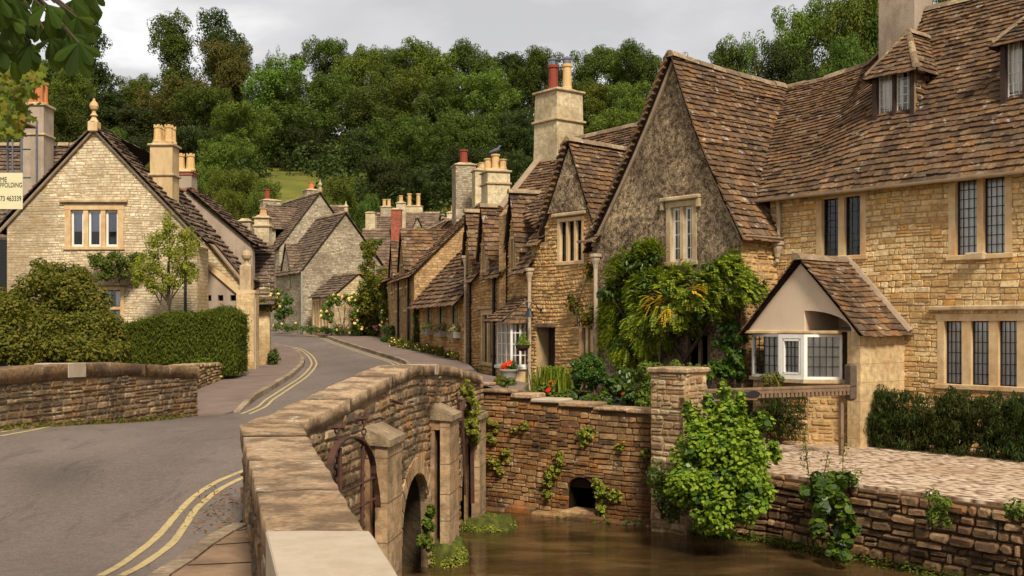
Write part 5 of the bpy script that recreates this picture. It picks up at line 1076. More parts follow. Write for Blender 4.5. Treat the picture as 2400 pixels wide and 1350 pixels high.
for r in [(1.2, 2.1, .7, 1.6), (4.3, 5.3, .7, 1.6)]: window(hf, F1, r, 2, fw=.08, mw=.06, nx=2, ny=4, curtain=False)
def wdormer(t, fr, u, h_, zf, za_, dep_=2.2, mat='ochre_coursed', sm='slate', wn=True, seed=0):
    m = MB(); wall_back(m, fr, [(u - h_, zf - 1.2), (u + h_, zf - 1.2), (u + h_, zf), (u, za_ - .1), (u - h_, zf)], [(u - h_ * .5, u + h_ * .5, zf - .8, zf)] if wn else (), .3, -.04); d = build('dormer', m, [M[mat], M['dark']], t); m = MB(); e = .12
    for sd in (1, -1):
        E_ = [fr.P(u + sd * (h_ + .1), -e, zf - .12), fr.P(u + sd * (h_ + .1), dep_, zf - .12)]; G_ = [fr.P(u, -e, za_), fr.P(u, dep_, za_)]
        if sd < 0: E_, G_ = E_[::-1], G_[::-1]
        slates(m, E_, G_, .3, (.2, .16), .03, seed + sd)
    build('dormer_roof', m, [M[sm], M['under']], d, uv=False)
    if wn: window(t, fr, (u - h_ * .55, u + h_ * .55, zf - .85, zf + .05), 2, b=-.04, fw=.07, mw=.05, nx=2, ny=4, curtain=False)
wdormer(hf, F1, F1.hit(944, 0)[0], .95, 2.5, 4.15, seed=77)
wdormer(hf, F1, .2, .8, 2.4, 3.9, seed=79)
P = lambda px, py, b=-.08: F1.P(*(lambda q: (q[0], b, q[1]))(F1.hit(px, py, b)))
for px, y0, y1 in ((957, 648, 812), (933, 655, 800)): downpipe(hf, [P(px, y0), P(px, y1)], 'black', .05)
chimney(hf, F1, 3.8, 2.6, .95, .85, 3.5, F1.hit(1046, 418, 2.6)[1], M['grey_coursed'], [(0, 0, .6, .18, 'redpot', 'roll')]); chimney(hf, F1, 5.6, 3.0, .7, .65, 3.5, F1.hit(1085, 428, 3)[1], M['lightash'], [(-.12, 0, .25, .13, 'buffpot', 'roll'), (.15, 0, .25, .13, 'buffpot', 'roll')])
G1 = Fr((-7.9, 60), (.25, -.968)); LG = 10.1
hg = prism_house('creeper_cottage', 'cottage half covered in green creeper with a warm tiled roof', G1, LG, 5, -.9, 2.35, 4.9, M['ochre_coursed'], M['slate_red'], seed=85, holes=[hole(w, .06) for w in [(7.3, 8.2, .9, 1.8), (6.6, 7.6, -.8, .6)]])
for r in [(7.3, 8.2, .9, 1.8), (6.6, 7.6, -.8, .6)]: window(hg, G1, r, 2, fw=.08, mw=.06, nx=2, ny=4, curtain=False)
# ---- the two big gabled houses across the bend
H2 = Fr((-11.47, 60), (.87, .5)); z2 = -.5
hh = prism_house('gabled_house', 'grey stone gabled house at the road bend with a steep dark roof', H2, 5, 4.6, z2, 3.15, 6.35, M['grey_coursed'], M['slate_grey'], axis='b', seed=90, ov=.18)
SW = FF(H2.P(0, 0, 0).xy, H2.bk, H2.r)
SWr = Fr(H2.P(0, 4.6, 0).xy, -H2.bk); wdormer(hh, SWr, 2.0, .7, 3.3, 4.7, 1.6, 'grey_coursed', 'slate_grey', wn=False, seed=92)
m = MB(); m.lathe(H2.P(2.5, -.1, 6.38), [(.12, 0), (.12, .15), (.06, .2), (.12, .3), (.05, .45), (.02, .6)], 8); build('finial', m, M['dressed_grey'], hh)
downpipe(hh, [H2.P(-.05, -.1, 3), H2.P(-.05, -.1, -.3)], 'grey_pipe', .06)
H1 = Fr((-14.4, 68), (.87, .5)); h1 = prism_house('tall_house', 'taller stone house behind with a pointed gable, finial and small roof dormer', H1, 5.2, 7, -.3, 5.0, 8.45, M['grey_coursed'], M['slate_grey'], axis='b', seed=94, ov=.18)
SWr = Fr(H1.P(0, 7, 0).xy, -H1.bk); wdormer(h1, SWr, 4.6, .8, 6.3, 7.7, 2, 'grey_coursed', 'slate_grey', wn=True, seed=96); wdormer(h1, SWr, 2.6, .8, 5.9, 7.3, 2, 'grey_coursed', 'slate_grey', wn=False, seed=98)
m = MB(); m.lathe(H1.P(2.6, -.1, 8.48), [(.13, 0), (.13, .2), (.06, .3), (.14, .45), (.05, .6), (.02, .8)], 8); build('finial', m, M['dressed_grey'], h1)
chimney(h1, H1, 4.0, 5.5, .9, .8, 5, 9.3, M['grey_coursed'], [(0, 0, .5, .2, 'terracotta', 'roll')], bands=(8,)); chimney(h1, H1, 1.3, 6.0, 1.2, .7, 5, 8.5, M['grey_coursed'], [(-.2, 0, .7, .2, 'redpot', 'roll')])
HX = Fr(at(690, 0, 80).xy, (1, .1)); prism_house('rear_range', 'lower slate roofed range behind the tall house, under its big chimney', Fr((-14, 76), (1, .15)), 2.5, 5, 0, 6.3, 8.6, M['grey_coursed'], M['slate_grey'], seed=99)
H3 = Fr((-9.05, 56), (.87, .5)); h3 = prism_house('lean_cottage', 'small pale annexe with leaded window and slate roof in front of the grey gable', H3, 2.6, 3.4, -.6, 1.65, 2.75, M['cream_coursed'], M['slate_grey'], axis='b', seed=101, ov=.14, holes=[(1.3, 2.3, -.1, 1.2)])
window(h3, H3, (1.3, 2.3, -.1, 1.2), 2, fw=.06, mw=.05, nx=2, ny=4, curtain=False)
SWr = Fr(H3.P(0, 3.4, 0).xy, -H3.bk)
for u in (.3, 1.7): window(h3, SWr, (u, u + 1.0, .0, 1.35), 2, b=-.05, fw=.08, mw=.08, nx=2, ny=4, curtain=False)
# ---- distant roofs
for nm, lb, px, py, d, w_, dp, hh_, rr, sm, wm, ax, an in (
    ('distant_house', 'distant long house with a warm tiled roof beyond the creeper', 845, 532, 74, 6.2, 4.5, 1.2, 2.4, 'slate_grey', 'ochre_coursed', 'u', 0), 
    ('distant_house', 'distant stone gabled house between two chimneys', 930, 509, 80, 3.0, 5, 1.3, 3.2, 'slate_grey', 'grey_coursed', 'b', .1),
    ('distant_house', 'distant low grey roof left of the red brick chimney', 850, 494, 92, 6, 5, 1, 2.4, 'slate_grey', 'grey_coursed', 'u', -.1),
    ('distant_house', 'distant long dark roof beneath the pair of pale chimneys', 905, 497, 96, 7, 5, 1, 2.6, 'slate', 'grey_coursed', 'u', 0),
    ('distant_house', 'distant small gable with pale chimney right of the red brick chimney', 985, 512, 84, 3.6, 4, 1.2, 2.6, 'slate_grey', 'grey_coursed', 'b', -.2)):
    zb_ = (HY - py) / FPX * d; x = xat(px, d); f = Fr((x, d), (1, an)); t = prism_house(nm, lb, f, w_, dp, -.4, zb_ - rr, zb_, M[wm], M[sm], axis=ax, seed=int(px), wid=.5, ex=(.32, .26))
    if px == 845: chimney(t, f, 2.25, 1.7, .7, .6, 4, 8.1, M['brick'], [], label='plain red brick chimney stack')
    if px == 985: chimney(t, f, 1.8, 3.0, .8, .7, 6, 9.0, M['lightash'], [(0, 0, .5, .17, 'buffpot', 'roll')])
    if px == 930: chimney(t, f, .3, 1.5, .7, .6, 5, 9.2, M['lightash'], [(0, 0, .5, .16, 'buffpot', 'roll')])
    if px == 850: chimney(t, f, 1.5, 2.5, .9, .7, 5, 10.3, M['grey_coursed'], [(-.2, 0, .6, .17, 'buffpot', 'roll'), (.2, 0, .6, .17, 'buffpot', 'roll')]); chimney(t, f, .6, .5, .8, .7, 5, 9.6, M['lightash'], [])
    if px == 905: chimney(t, f, 2.2, 2.5, 1.6, .7, 6, 10.8, M['lightash'], [(-.4, 0, 1.1, .2, 'buffpot', 'roll'), (.4, 0, 1.1, .2, 'buffpot', 'roll')])
# ---------------------------------------------------------------- cottages on the left
LL = Fr((-13.85, 30), (1, 0)); P0 = lambda px, py, b=0: LL.hit(px, py, b)
hl = thing('gable_cottage', 'cream stone gabled cottage on the left with ball finial and mullioned windows', 'house', LL.P(2.7, 3, -1.3))
lw1 = LL.rect(152, 290, 492, 578); lw2 = LL.rect(232, 291, 680, 775); ap = P0(222, 303); zf0 = P0(15, 545)[1]; zf1 = P0(480, 562)[1]; wr = P0(462, 0)[0]
rwall('gable_wall', LL, [(0.05, -1.6), (wr, -1.6), (wr, P0(462, 548)[1]), (ap[0], ap[1]), (.05, P0(17, 520)[1])], [hole(lw1), hole(lw2)], M['cream_coursed'] if 0 else stone('cream rubble', [S(186, 168, 136), S(210, 194, 164), S(198, 180, 148), S(218, 204, 176), S(178, 158, 124)], S(118, 100, 76), .65, .6, S(214, 208, 190), .2, S(184, 150, 100), .2, fine=8), M['mortar'], hl, .072, .24, .008, seed=130, gap=.006, flat=.8, big=.02)
window(hl, LL, lw1, 3, fw=.16, mw=.13, nx=1, ny=1, casem='white', blind=.58, curtain=False, hood=.03); window(hl, LL, lw2, 1, fw=.1, nx=1, ny=1, trans=P0(260, 722)[1], casem='lead', hood=.02)
m = MB(); q = [LL.P(.05 - .12, 0, 0)]
m = MB(); kl = (ap[1] - P0(17, 520)[1]) / (ap[0] - .05); kr_ = (ap[1] - P0(462, 548)[1]) / (wr - ap[0])
slates(m, [LL.P(wr + .22, -.14, P0(462, 548)[1] - kr_ * .2), LL.P(wr + .22, 1.15, P0(462, 548)[1] - kr_ * .2)], [LL.P(ap[0], -.14, ap[1] + .08), LL.P(ap[0], 1.15, ap[1] + .08)], .34, (.22, .16), .04, 140)
slates(m, [LL.P(-.25, 5, P0(17, 520)[1] - kl * .25), LL.P(-.25, -.14, P0(17, 520)[1] - kl * .25)], [LL.P(ap[0], 5, ap[1] + .08), LL.P(ap[0], -.14, ap[1] + .08)], .34, (.22, .16), .03, 141)
build('roof', m, [M['slate_grey'], M['under']], hl, uv=False)
m = MB(); m.tube([LL.P(-.2, -.06, P0(17, 520)[1] - kl * .25 - .08), LL.P(ap[0], -.06, ap[1] - .02), LL.P(wr + .2, -.06, P0(462, 548)[1] - kr_ * .2 - .08)], .05, 6); build('verge', m, M['mortar_fillet'], hl)
f = LL.P(ap[0], -.05, 0); z = ap[1]; m = MB(); m.box(LL, ap[0] - .13, ap[0] + .13, -.16, .1, z - .08, z + .2, 0, .02); m.lathe((f.x, f.y, z + .2), [(.13, 0), (.09, .05), (.06, .12), (.11, .16), (.06, .22), (.045, .28), (.1, .34), (.125, .42), (.1, .5), (.05, .55), (.03, .6), (.01, .64)], 12); build('finial', m, M['dressed'], hl)
SL = FF(LL.P(wr + .004, 0, 0).xy, LL.bk, -LL.r); fwall('wall', SL, [(.006, -1.6), (1.1, -1.6), (1.1, 2.2), (.006, 2.2)], (), M['cream_coursed'], hl)
uc = LL.hit(386, 0, .8)[0]; zc1 = LL.hit(386, 338, .8)[1]
ycm = plain('ochre rendered chimney', S(196, 168, 124), .9, .15, .15, 3, .25, stain=S(140, 108, 70), samt=.5)
chimney(hl, LL, uc, .8, .62, .62, 2.0, zc1, ycm, [(-.15, -.12, .5, .13, 'buffpot', 'crown'), (.15, -.12, .5, .13, 'buffpot', 'crown'), (-.15, .16, .5, .13, 'buffpot', 'crown'), (.15, .16, .5, .13, 'buffpot', 'crown')], bands=(LL.hit(386, 416, .8)[1],))
m = MB(); xx = P0(436, 0)[0]; m.tube([LL.P(xx, -.06, P0(436, 560)[1]), LL.P(xx, -.06, -1.2)], .04, 8); build('downpipe', m, M['black'], hl)
m = MB(); xx = .08; m.box(LL, -.2, 0.04, .1, .3, -1.5, P0(8, 560)[1]); build('dark_gutter_board', m, M['black'], hl)
# second and third gables receding behind
L2 = Fr((xat(395, 31.9), 31.9), (1, 0)); q = lambda px, py: L2.hit(px, py)
h2_ = thing('stone_cottage', 'cottage behind the garden hedge whose raking stone gable meets the gateway wall', 'house', L2.P(1, 1, -1.3))
fwall('gable_wall', L2, [q(320, 900), q(590, 900), q(590, 690), q(563, 648), q(415, 466), q(385, 440), q(320, 520)], (), M['cream_coursed'], h2_)
m = MB(); a, c = q(572, 654), q(388, 430); E_ = [L2.P(a[0], -.15, a[1]), L2.P(a[0], 1.6, a[1])]; G_ = [L2.P(c[0], -.15, c[1]), L2.P(c[0], 1.6, c[1])]; slates(m, E_, G_, .34, (.22, .18), .045, 150); build('roof', m, [M['slate_grey'], M['under']], h2_, uv=False)
m = MB(); m.tube([L2.P(c[0], -.1, c[1] - .1), L2.P(a[0], -.1, a[1] - .1)], .06, 6); build('verge', m, M['mortar_fillet'], h2_)
L3 = Fr((xat(425, 32.9), 32.9), (1, 0)); q = lambda px, py: L3.hit(px, py)
h3_ = thing('rendered_cottage', 'cottage with a pebbly grey rendered gable and dark brick banded chimney', 'house', L3.P(1, 1, -1))
fwall('gable_wall', L3, [q(400, 880), q(592, 880), q(592, 590), q(586, 570), q(455, 464), q(440, 450), q(400, 490)], (), M['render_grey'], h3_)
m = MB(); a, c = q(597, 574), q(438, 440); slates(m, [L3.P(a[0], -.12, a[1]), L3.P(a[0], 2, a[1])], [L3.P(c[0], -.12, c[1]), L3.P(c[0], 2, c[1])], .34, (.22, .18), .04, 152); build('roof', m, [M['slate_grey'], M['under']], h3_, uv=False)
u_ = L3.hit(434, 0, .4)[0]; c = chimney(h3_, L3, u_, .4, .56, .6, 2.5, L3.hit(434, 402, .4)[1], M['render_grey'], [(-.14, 0, .52, .14, 'buffpot', 'crown'), (.16, 0, .52, .14, 'buffpot', 'crown')], cap=.06)
for y in (410, 447): m = MB(); z = L3.hit(434, y, .4)[1]; m.box(L3, u_ - .31, u_ + .31, .07, .73, z - .04, z + .03); build('brick_band', m, M['brick'], h3_)
# low building by the pavement
L4 = Fr((xat(553, 33.4), 32.9), (1, .215)); w4 = xat(631, 33.2) - xat(545, 33.2)
h4 = thing('lean_building', 'low slate roofed outbuilding at the pavement edge beside the tall gate post', 'outbuilding', L4.P(.6, 1, -1.25))
z4 = L4.hit(620, 692)[1]; z4r = L4.hit(600, 575, 2.4)[1]
fwall('wall', L4, [(0, -1.5), (w4, -1.5), (w4, z4), (0, z4)], (), M['ashlar'], h4); fwall('side_wall', FF(L4.P(w4 + .004, 0, 0).xy, L4.bk, -L4.r), [(.006, -1.5), (4.8, -1.5), (4.8, z4), (2.4, z4r), (.006, z4)], (), M['cream_coursed'], h4)
m = MB(); slates(m, [L4.P(-.9, -.3, z4 - .3), L4.P(w4 + .14, -.3, z4 - .3)], [L4.P(-.9, 2.4, z4r), L4.P(w4 + .14, 2.4, z4r)], .34, (.24, .17), .04, 154); slates(m, [L4.P(w4 + .03, 5, z4 - .3), L4.P(-.9, 5, z4 - .3)], [L4.P(w4 + .03, 2.4, z4r), L4.P(-.9, 2.4, z4r)], .34, (.24, .17), .04, 155)
build('roof', m, [M['slate_grey'], M['under']], h4, uv=False); m = MB(); ridge(m, L4.P(-.9, 2.4, z4r + .05), L4.P(w4 + .1, 2.4, z4r + .05), .09); build('ridge_tiles', m, M['ridge'], h4, uv=False)
m = MB(); x_ = L4.hit(604, 0, -.1)[0]; m.tube([L4.P(x_, -.08, z4 - .2), L4.P(x_, -.08, -1.25)], .04, 8); build('downpipe', m, M['black'], h4)
for px, y0, y1, d_, w_, pt in ((617, 508, 560, 38, .5, 1), (576, 516, 560, 39, .42, 0)):
    f = Fr((xat(px, d_), d_), (1, 0)); chimney(h4 if 0 else h3_, f, 0, 0, w_, w_, .5, f.hit(px, y0)[1], M['lightash'], [(0, 0, .28, .13, 'buffpot', 'roll')] if pt else [], cap=.08, bands=(f.hit(px, y0 + 25)[1],) if pt else ())
L5 = Fr((-12.2, 42), (1, 0)); prism_house('street_house', 'slate roofed house glimpsed between the outbuilding chimneys', L5, 2.3, 3, -1, 2.6, 3.9, M['grey_coursed'], M['slate_grey'], seed=160)
# garden wall with ball-topped gate post
GW = Fr((xat(463, 31.3), 31.3), (1, 0)); q = lambda px, py, b=0: GW.hit(px, py, b)
gw = thing('garden_wall', 'high stone garden wall with raking top, small niches and a ball topped gate post', 'wall', GW.P(1, .1, -1.3))
fwall('wall_face', GW, [q(463, 890), q(597, 890), q(597, 690), q(560, 688), q(466, 608), q(463, 608)], [hole(GW.rect(a, b, 690, 705), .0) for a, b in ((481, 497), (509, 525), (538, 555))], M['render_grey'], gw, th=.3)
m = MB(); m.prism(GW, [q(464, 598), q(560, 680), q(600, 680), q(600, 688), q(558, 690), q(464, 609)], -.08, .38); build('coping', m, M['dressed'], gw)
m = MB(); m.box(GW, q(556, 0)[0], q(599, 0)[0], -.12, .42, -1.5, q(580, 690)[1], 0, .01); m.box(GW, q(553, 0)[0], q(583, 0)[0], -.28, -.1, -1.5, q(570, 803)[1], 0, .02); build('gate_post', m, M['ashlar'], gw)
g0 = GW.P(q(576, 0)[0], .1, 0); m = MB(); zz = q(576, 686)[1]; m.box(GW, q(563, 0)[0], q(589, 0)[0], -.06, .26, zz, q(576, 622)[1], 0, .015); zz = q(576, 622)[1]; m.lathe((g0.x, g0.y, zz), [(.16, 0), (.1, .04), (.06, .1), (.06, .14), (.12, .2), (.15, .29), (.13, .38), (.06, .44), (.02, .46)], 12); build('ball_finial', m, M['dressed_grey'], gw)
dd_ = GW.rect(520, 553, 728, 860); m = MB(); m.box(GW, dd_[0], dd_[1], -.05, .02, -1.3, dd_[3]); m.box(GW, dd_[0] + .05, dd_[1] - .05, -.07, -.04, -1.3, dd_[3] - .06, 1); build('garden_door', m, [M['dressed'], M['grey_pipe']], gw)
m = MB(); x_ = q(594, 0)[0]; m.tube([GW.P(x_ + .08, -.14, q(594, 700)[1]), GW.P(x_ + .08, -.14, -1.25)], .03, 8); build('downpipe', m, M['cream_pipe'], gw)
# far left house: roof plane, big chimney, scaffold and banner
FL = Fr((-22, 34.5), (1, 0)); q = lambda px, py, b=0: FL.hit(px, py, b)
fh = thing('slate_house', 'slate roofed house at the left edge with a tall chimney of orange pots', 'house', FL.P(4, 2, -1.2)); ze_ = .6; zrr = FL.hit(140, 342, 3.5)[1]; uR = FL.hit(178, 0, 3.5)[0] + 1.5
fwall('wall', FL, [(0, -1.6), (uR, -1.6), (uR, ze_), (0, ze_)], (), M['cream_coursed'], fh)
m = MB(); slates(m, [FL.P(0, -.3, ze_ - .3), FL.P(uR, -.3, ze_ - .3)], [FL.P(0, 3.5, zrr), FL.P(uR, 3.5, zrr)], .34, (.24, .15), .035, 170); m.quad(FL.P(0, 3.5, zrr), FL.P(uR, 3.5, zrr), FL.P(uR, 7, 0), FL.P(0, 7, 0), 1); build('roof', m, [M['slate_grey'], M['under']], fh, uv=False)
m = MB(); ridge(m, FL.P(0, 3.5, zrr + .05), FL.P(uR, 3.5, zrr + .05), .09); build('ridge_tiles', m, M['ridge'], fh, uv=False)
u_ = FL.hit(88, 0, 2.4)[0]; chimney(fh, FL, u_, 2.4, .75, .8, 3.5, FL.hit(88, 245, 2.4)[1], M['render_grey'], [(x, y, .75, .15, 'terracotta', 'roll') for y in (.2, -.15) for x in (-.2, .12)], bands=(FL.hit(88, 322, 2.4)[1],), cap=.12)
m = MB()
for k in range(3): p = FL.P(u_ - .2 + .16 * k, 2.4, FL.hit(88, 200, 2.4)[1]); m.lathe(p, [(.13, 0), (.13, .04), (.02, .1)], 8)
build('chimney_cowl', m, M['lead'], fh)
f9 = Fr((-16.9, 31), (1, 0)); sc = thing('scaffold', 'steel scaffold poles with planks at the left edge behind the banner', 'scaffold', (-14.3, 30.5, -1.2))
m = MB()
for x, b in ((2.2, 0), (3.05, .0), (2.2, 1), (3.05, 1)): m.tube([f9.P(x, b, -1.2), f9.P(x, b, f9.hit(28, 270)[1])], .03, 6)
for z in (5.0, 4.2): m.tube([f9.P(.5, 0, z), f9.P(3.3, 0, z)], .025, 6)
build('pole', m, M['cowl'], sc); m = MB(); m.box(f9, .8, 3.1, 0, .9, f9.hit(10, 288)[1], f9.hit(10, 288)[1] + .05); m.box(f9, .8, 3.1, -.02, 0.02, 5.3, 5.55); build('plank', m, M['weatherwood'], sc)
BN = Fr((xat(-40, 26), 26), (1, 0)); q = lambda px, py: BN.hit(px, py); a = q(-40, 490); c = q(53, 405)
bn = thing('banner', 'pale yellow scaffolding banner with dark lettering hanging at the left edge', 'banner', BN.P((a[0] + c[0]) / 2, 0, a[1]))
m = MB(); n = 10
for i in range(n):
    x0, x1 = lerp(a[0], c[0], i / n), lerp(a[0], c[0], (i + 1) / n); m.hexa([BN.P(x0, 0, a[1]), BN.P(x1, 0, a[1]), BN.P(x1, .01, a[1]), BN.P(x0, .01, a[1]), BN.P(x0, 0, c[1]), BN.P(x1, 0, c[1]), BN.P(x1, .01, c[1]), BN.P(x0, .01, c[1])])
build('sheet', m, plain('banner cloth', S(208, 196, 156), .8, .2, .06, 4, .1), bn)
m = MB(); m.tube([BN.P(q(28, 0)[0], .03, q(28, 490)[1]), BN.P(q(28, 0)[0], .03, q(28, 310)[1])], .02, 6); m.tube([BN.P(a[0], .02, c[1]), BN.P(c[0], .02, c[1])], .015, 6); build('pole', m, M['cowl'], bn)
def text(s, px0, px1, py, h, mat, parent, nm='lettering'):
    cu = bpy.data.curves.new(nm, 'FONT'); cu.body = s; cu.size = 1; cu.extrude = .002; o = bpy.data.objects.new('t', cu); COL.objects.link(o); dg = bpy.context.evaluated_depsgraph_get(); dg.update(); me = bpy.data.meshes.new_from_object(o.evaluated_get(dg)); bpy.data.objects.remove(o)
    xs = [v.co.x for v in me.vertices]; ys = [v.co.y for v in me.vertices]; u0, z0 = q(px0, py + h); u1, z1 = q(px1, py); off = base_of(parent)
    for v in me.vertices:
        p = BN.P(lerp(u0, u1, (v.co.x - min(xs)) / (max(xs) - min(xs))), -.006 - v.co.z, lerp(z0, z1, (v.co.y - min(ys)) / (max(ys) - min(ys)))); v.co = p - off
    me.materials.append(mat); finish(bpy.data.objects.new(nm, me), nm, parent)
inkm = plain('dark lettering', S(58, 54, 40), .8, .1)
text('ME', 1, 16, 415, 11, inkm, bn); text('FFOLDING', 1, 52, 428, 11, inkm, bn); text('73 463339', 1, 50, 459, 12, inkm, bn)
# ---------------------------------------------------------------- hillside trees
VAR = {}
def tree_mesh(kind, v):
    """crown of leaf clumps and a limbed trunk, one unit tall"""
    key = (kind, v)
    if key in VAR: return VAR[key]
    st = {'round': (.36, .40, .58), 'tall': (.24, .44, .54), 'con': (.26, .46, .5), 'sparse': (.3, .36, .6)}[kind]; rx, rz, zc = st
    blobs = []
    for k in range({'sparse': 9, 'tall': 18}.get(kind, 13)):
        a = k * 2.4 + v; rr = RNG.uniform(.2, .7); zz = RNG.uniform(-.75, .8)
        if kind == 'con': rr = (1 - (zz + 1) / 2) * .8
        blobs.append(((rx * rr * math.cos(a), rx * rr * math.sin(a), zc + rz * zz), (rx * (.5 if kind == 'round' else .6),) * 2 + (rz * .36,)))
    blobs.append(((0, 0, zc), (rx * .6, rx * .6, rz * .7)))
    C, Rr = clumps(blobs, 15 if kind != 'sparse' else 6, .31, .4, upper=.3); n = 19000 if kind != 'sparse' else 3600
    pos, nr = cloud(C, Rr, n, .35, 1.6, .9, lo=.8, rn=.4)
    if kind != 'sparse': p2, n2 = cloud(np.array([b[0] for b in blobs]), np.array([b[1] for b in blobs]) * .8, 4500, .1, lo=.1); pos = np.concatenate([pos, p2]); nr = np.concatenate([nr, n2])
    me = leaves_mesh('crown', pos, nr, .0175 * RNG.uniform(.6, 1.4, len(pos)), M['wood_leaf'], .62)
    m = MB(); m.tube([(0, 0, 0), (.01, 0, .2), (0, .01, .45), (0, 0, .8)], [.028, .02, .014, .004], 7)
    for k in range(9):
        b = blobs[k % len(blobs)]; z = .2 + .04 * k; m.tube([(0, 0, z), (b[0][0] * .5, b[0][1] * .5, (z + b[0][2]) / 2 + .03), b[0]], [.012, .008, .003], 5)
    tm = bpy.data.meshes.new('trunk'); tm.from_pydata(m.v, [], m.f); tm.materials.append(M['bark']); VAR[key] = (me, tm); return VAR[key]
MC = {}
def crown_for(kind, v, mat):
    me, tm = tree_mesh(kind, v)
    if (kind, v, mat) not in MC:
        c = me.copy(); c.materials.clear(); c.materials.append(M[mat]); MC[(kind, v, mat)] = c
    return MC[(kind, v, mat)], tm
def hill_tree(px, py, wpx, d, kind, mat, label, hmin=8):
    x = xat(px, d); zt = (HY - py) / FPX * d; z0 = hill(x, d) - .3; w_ = wpx / FPX * d; H = max(zt - z0, hmin, w_ * 1.2)
    c, tm = crown_for(kind, random.randrange(3), mat); r = thing('tree', label, 'tree', (x, d, zt - H), 'trees on the wooded hillside'); k = {'round': .82, 'tall': .58, 'con': .6, 'sparse': .7}[kind]; s = w_ / k
    for nm, me in (('crown', c), ('trunk', tm)): finish(bpy.data.objects.new(nm, me), nm, r)
    r.scale = (s, s, H / .985); r.rotation_euler = (0, 0, random.uniform(0, 6.28))
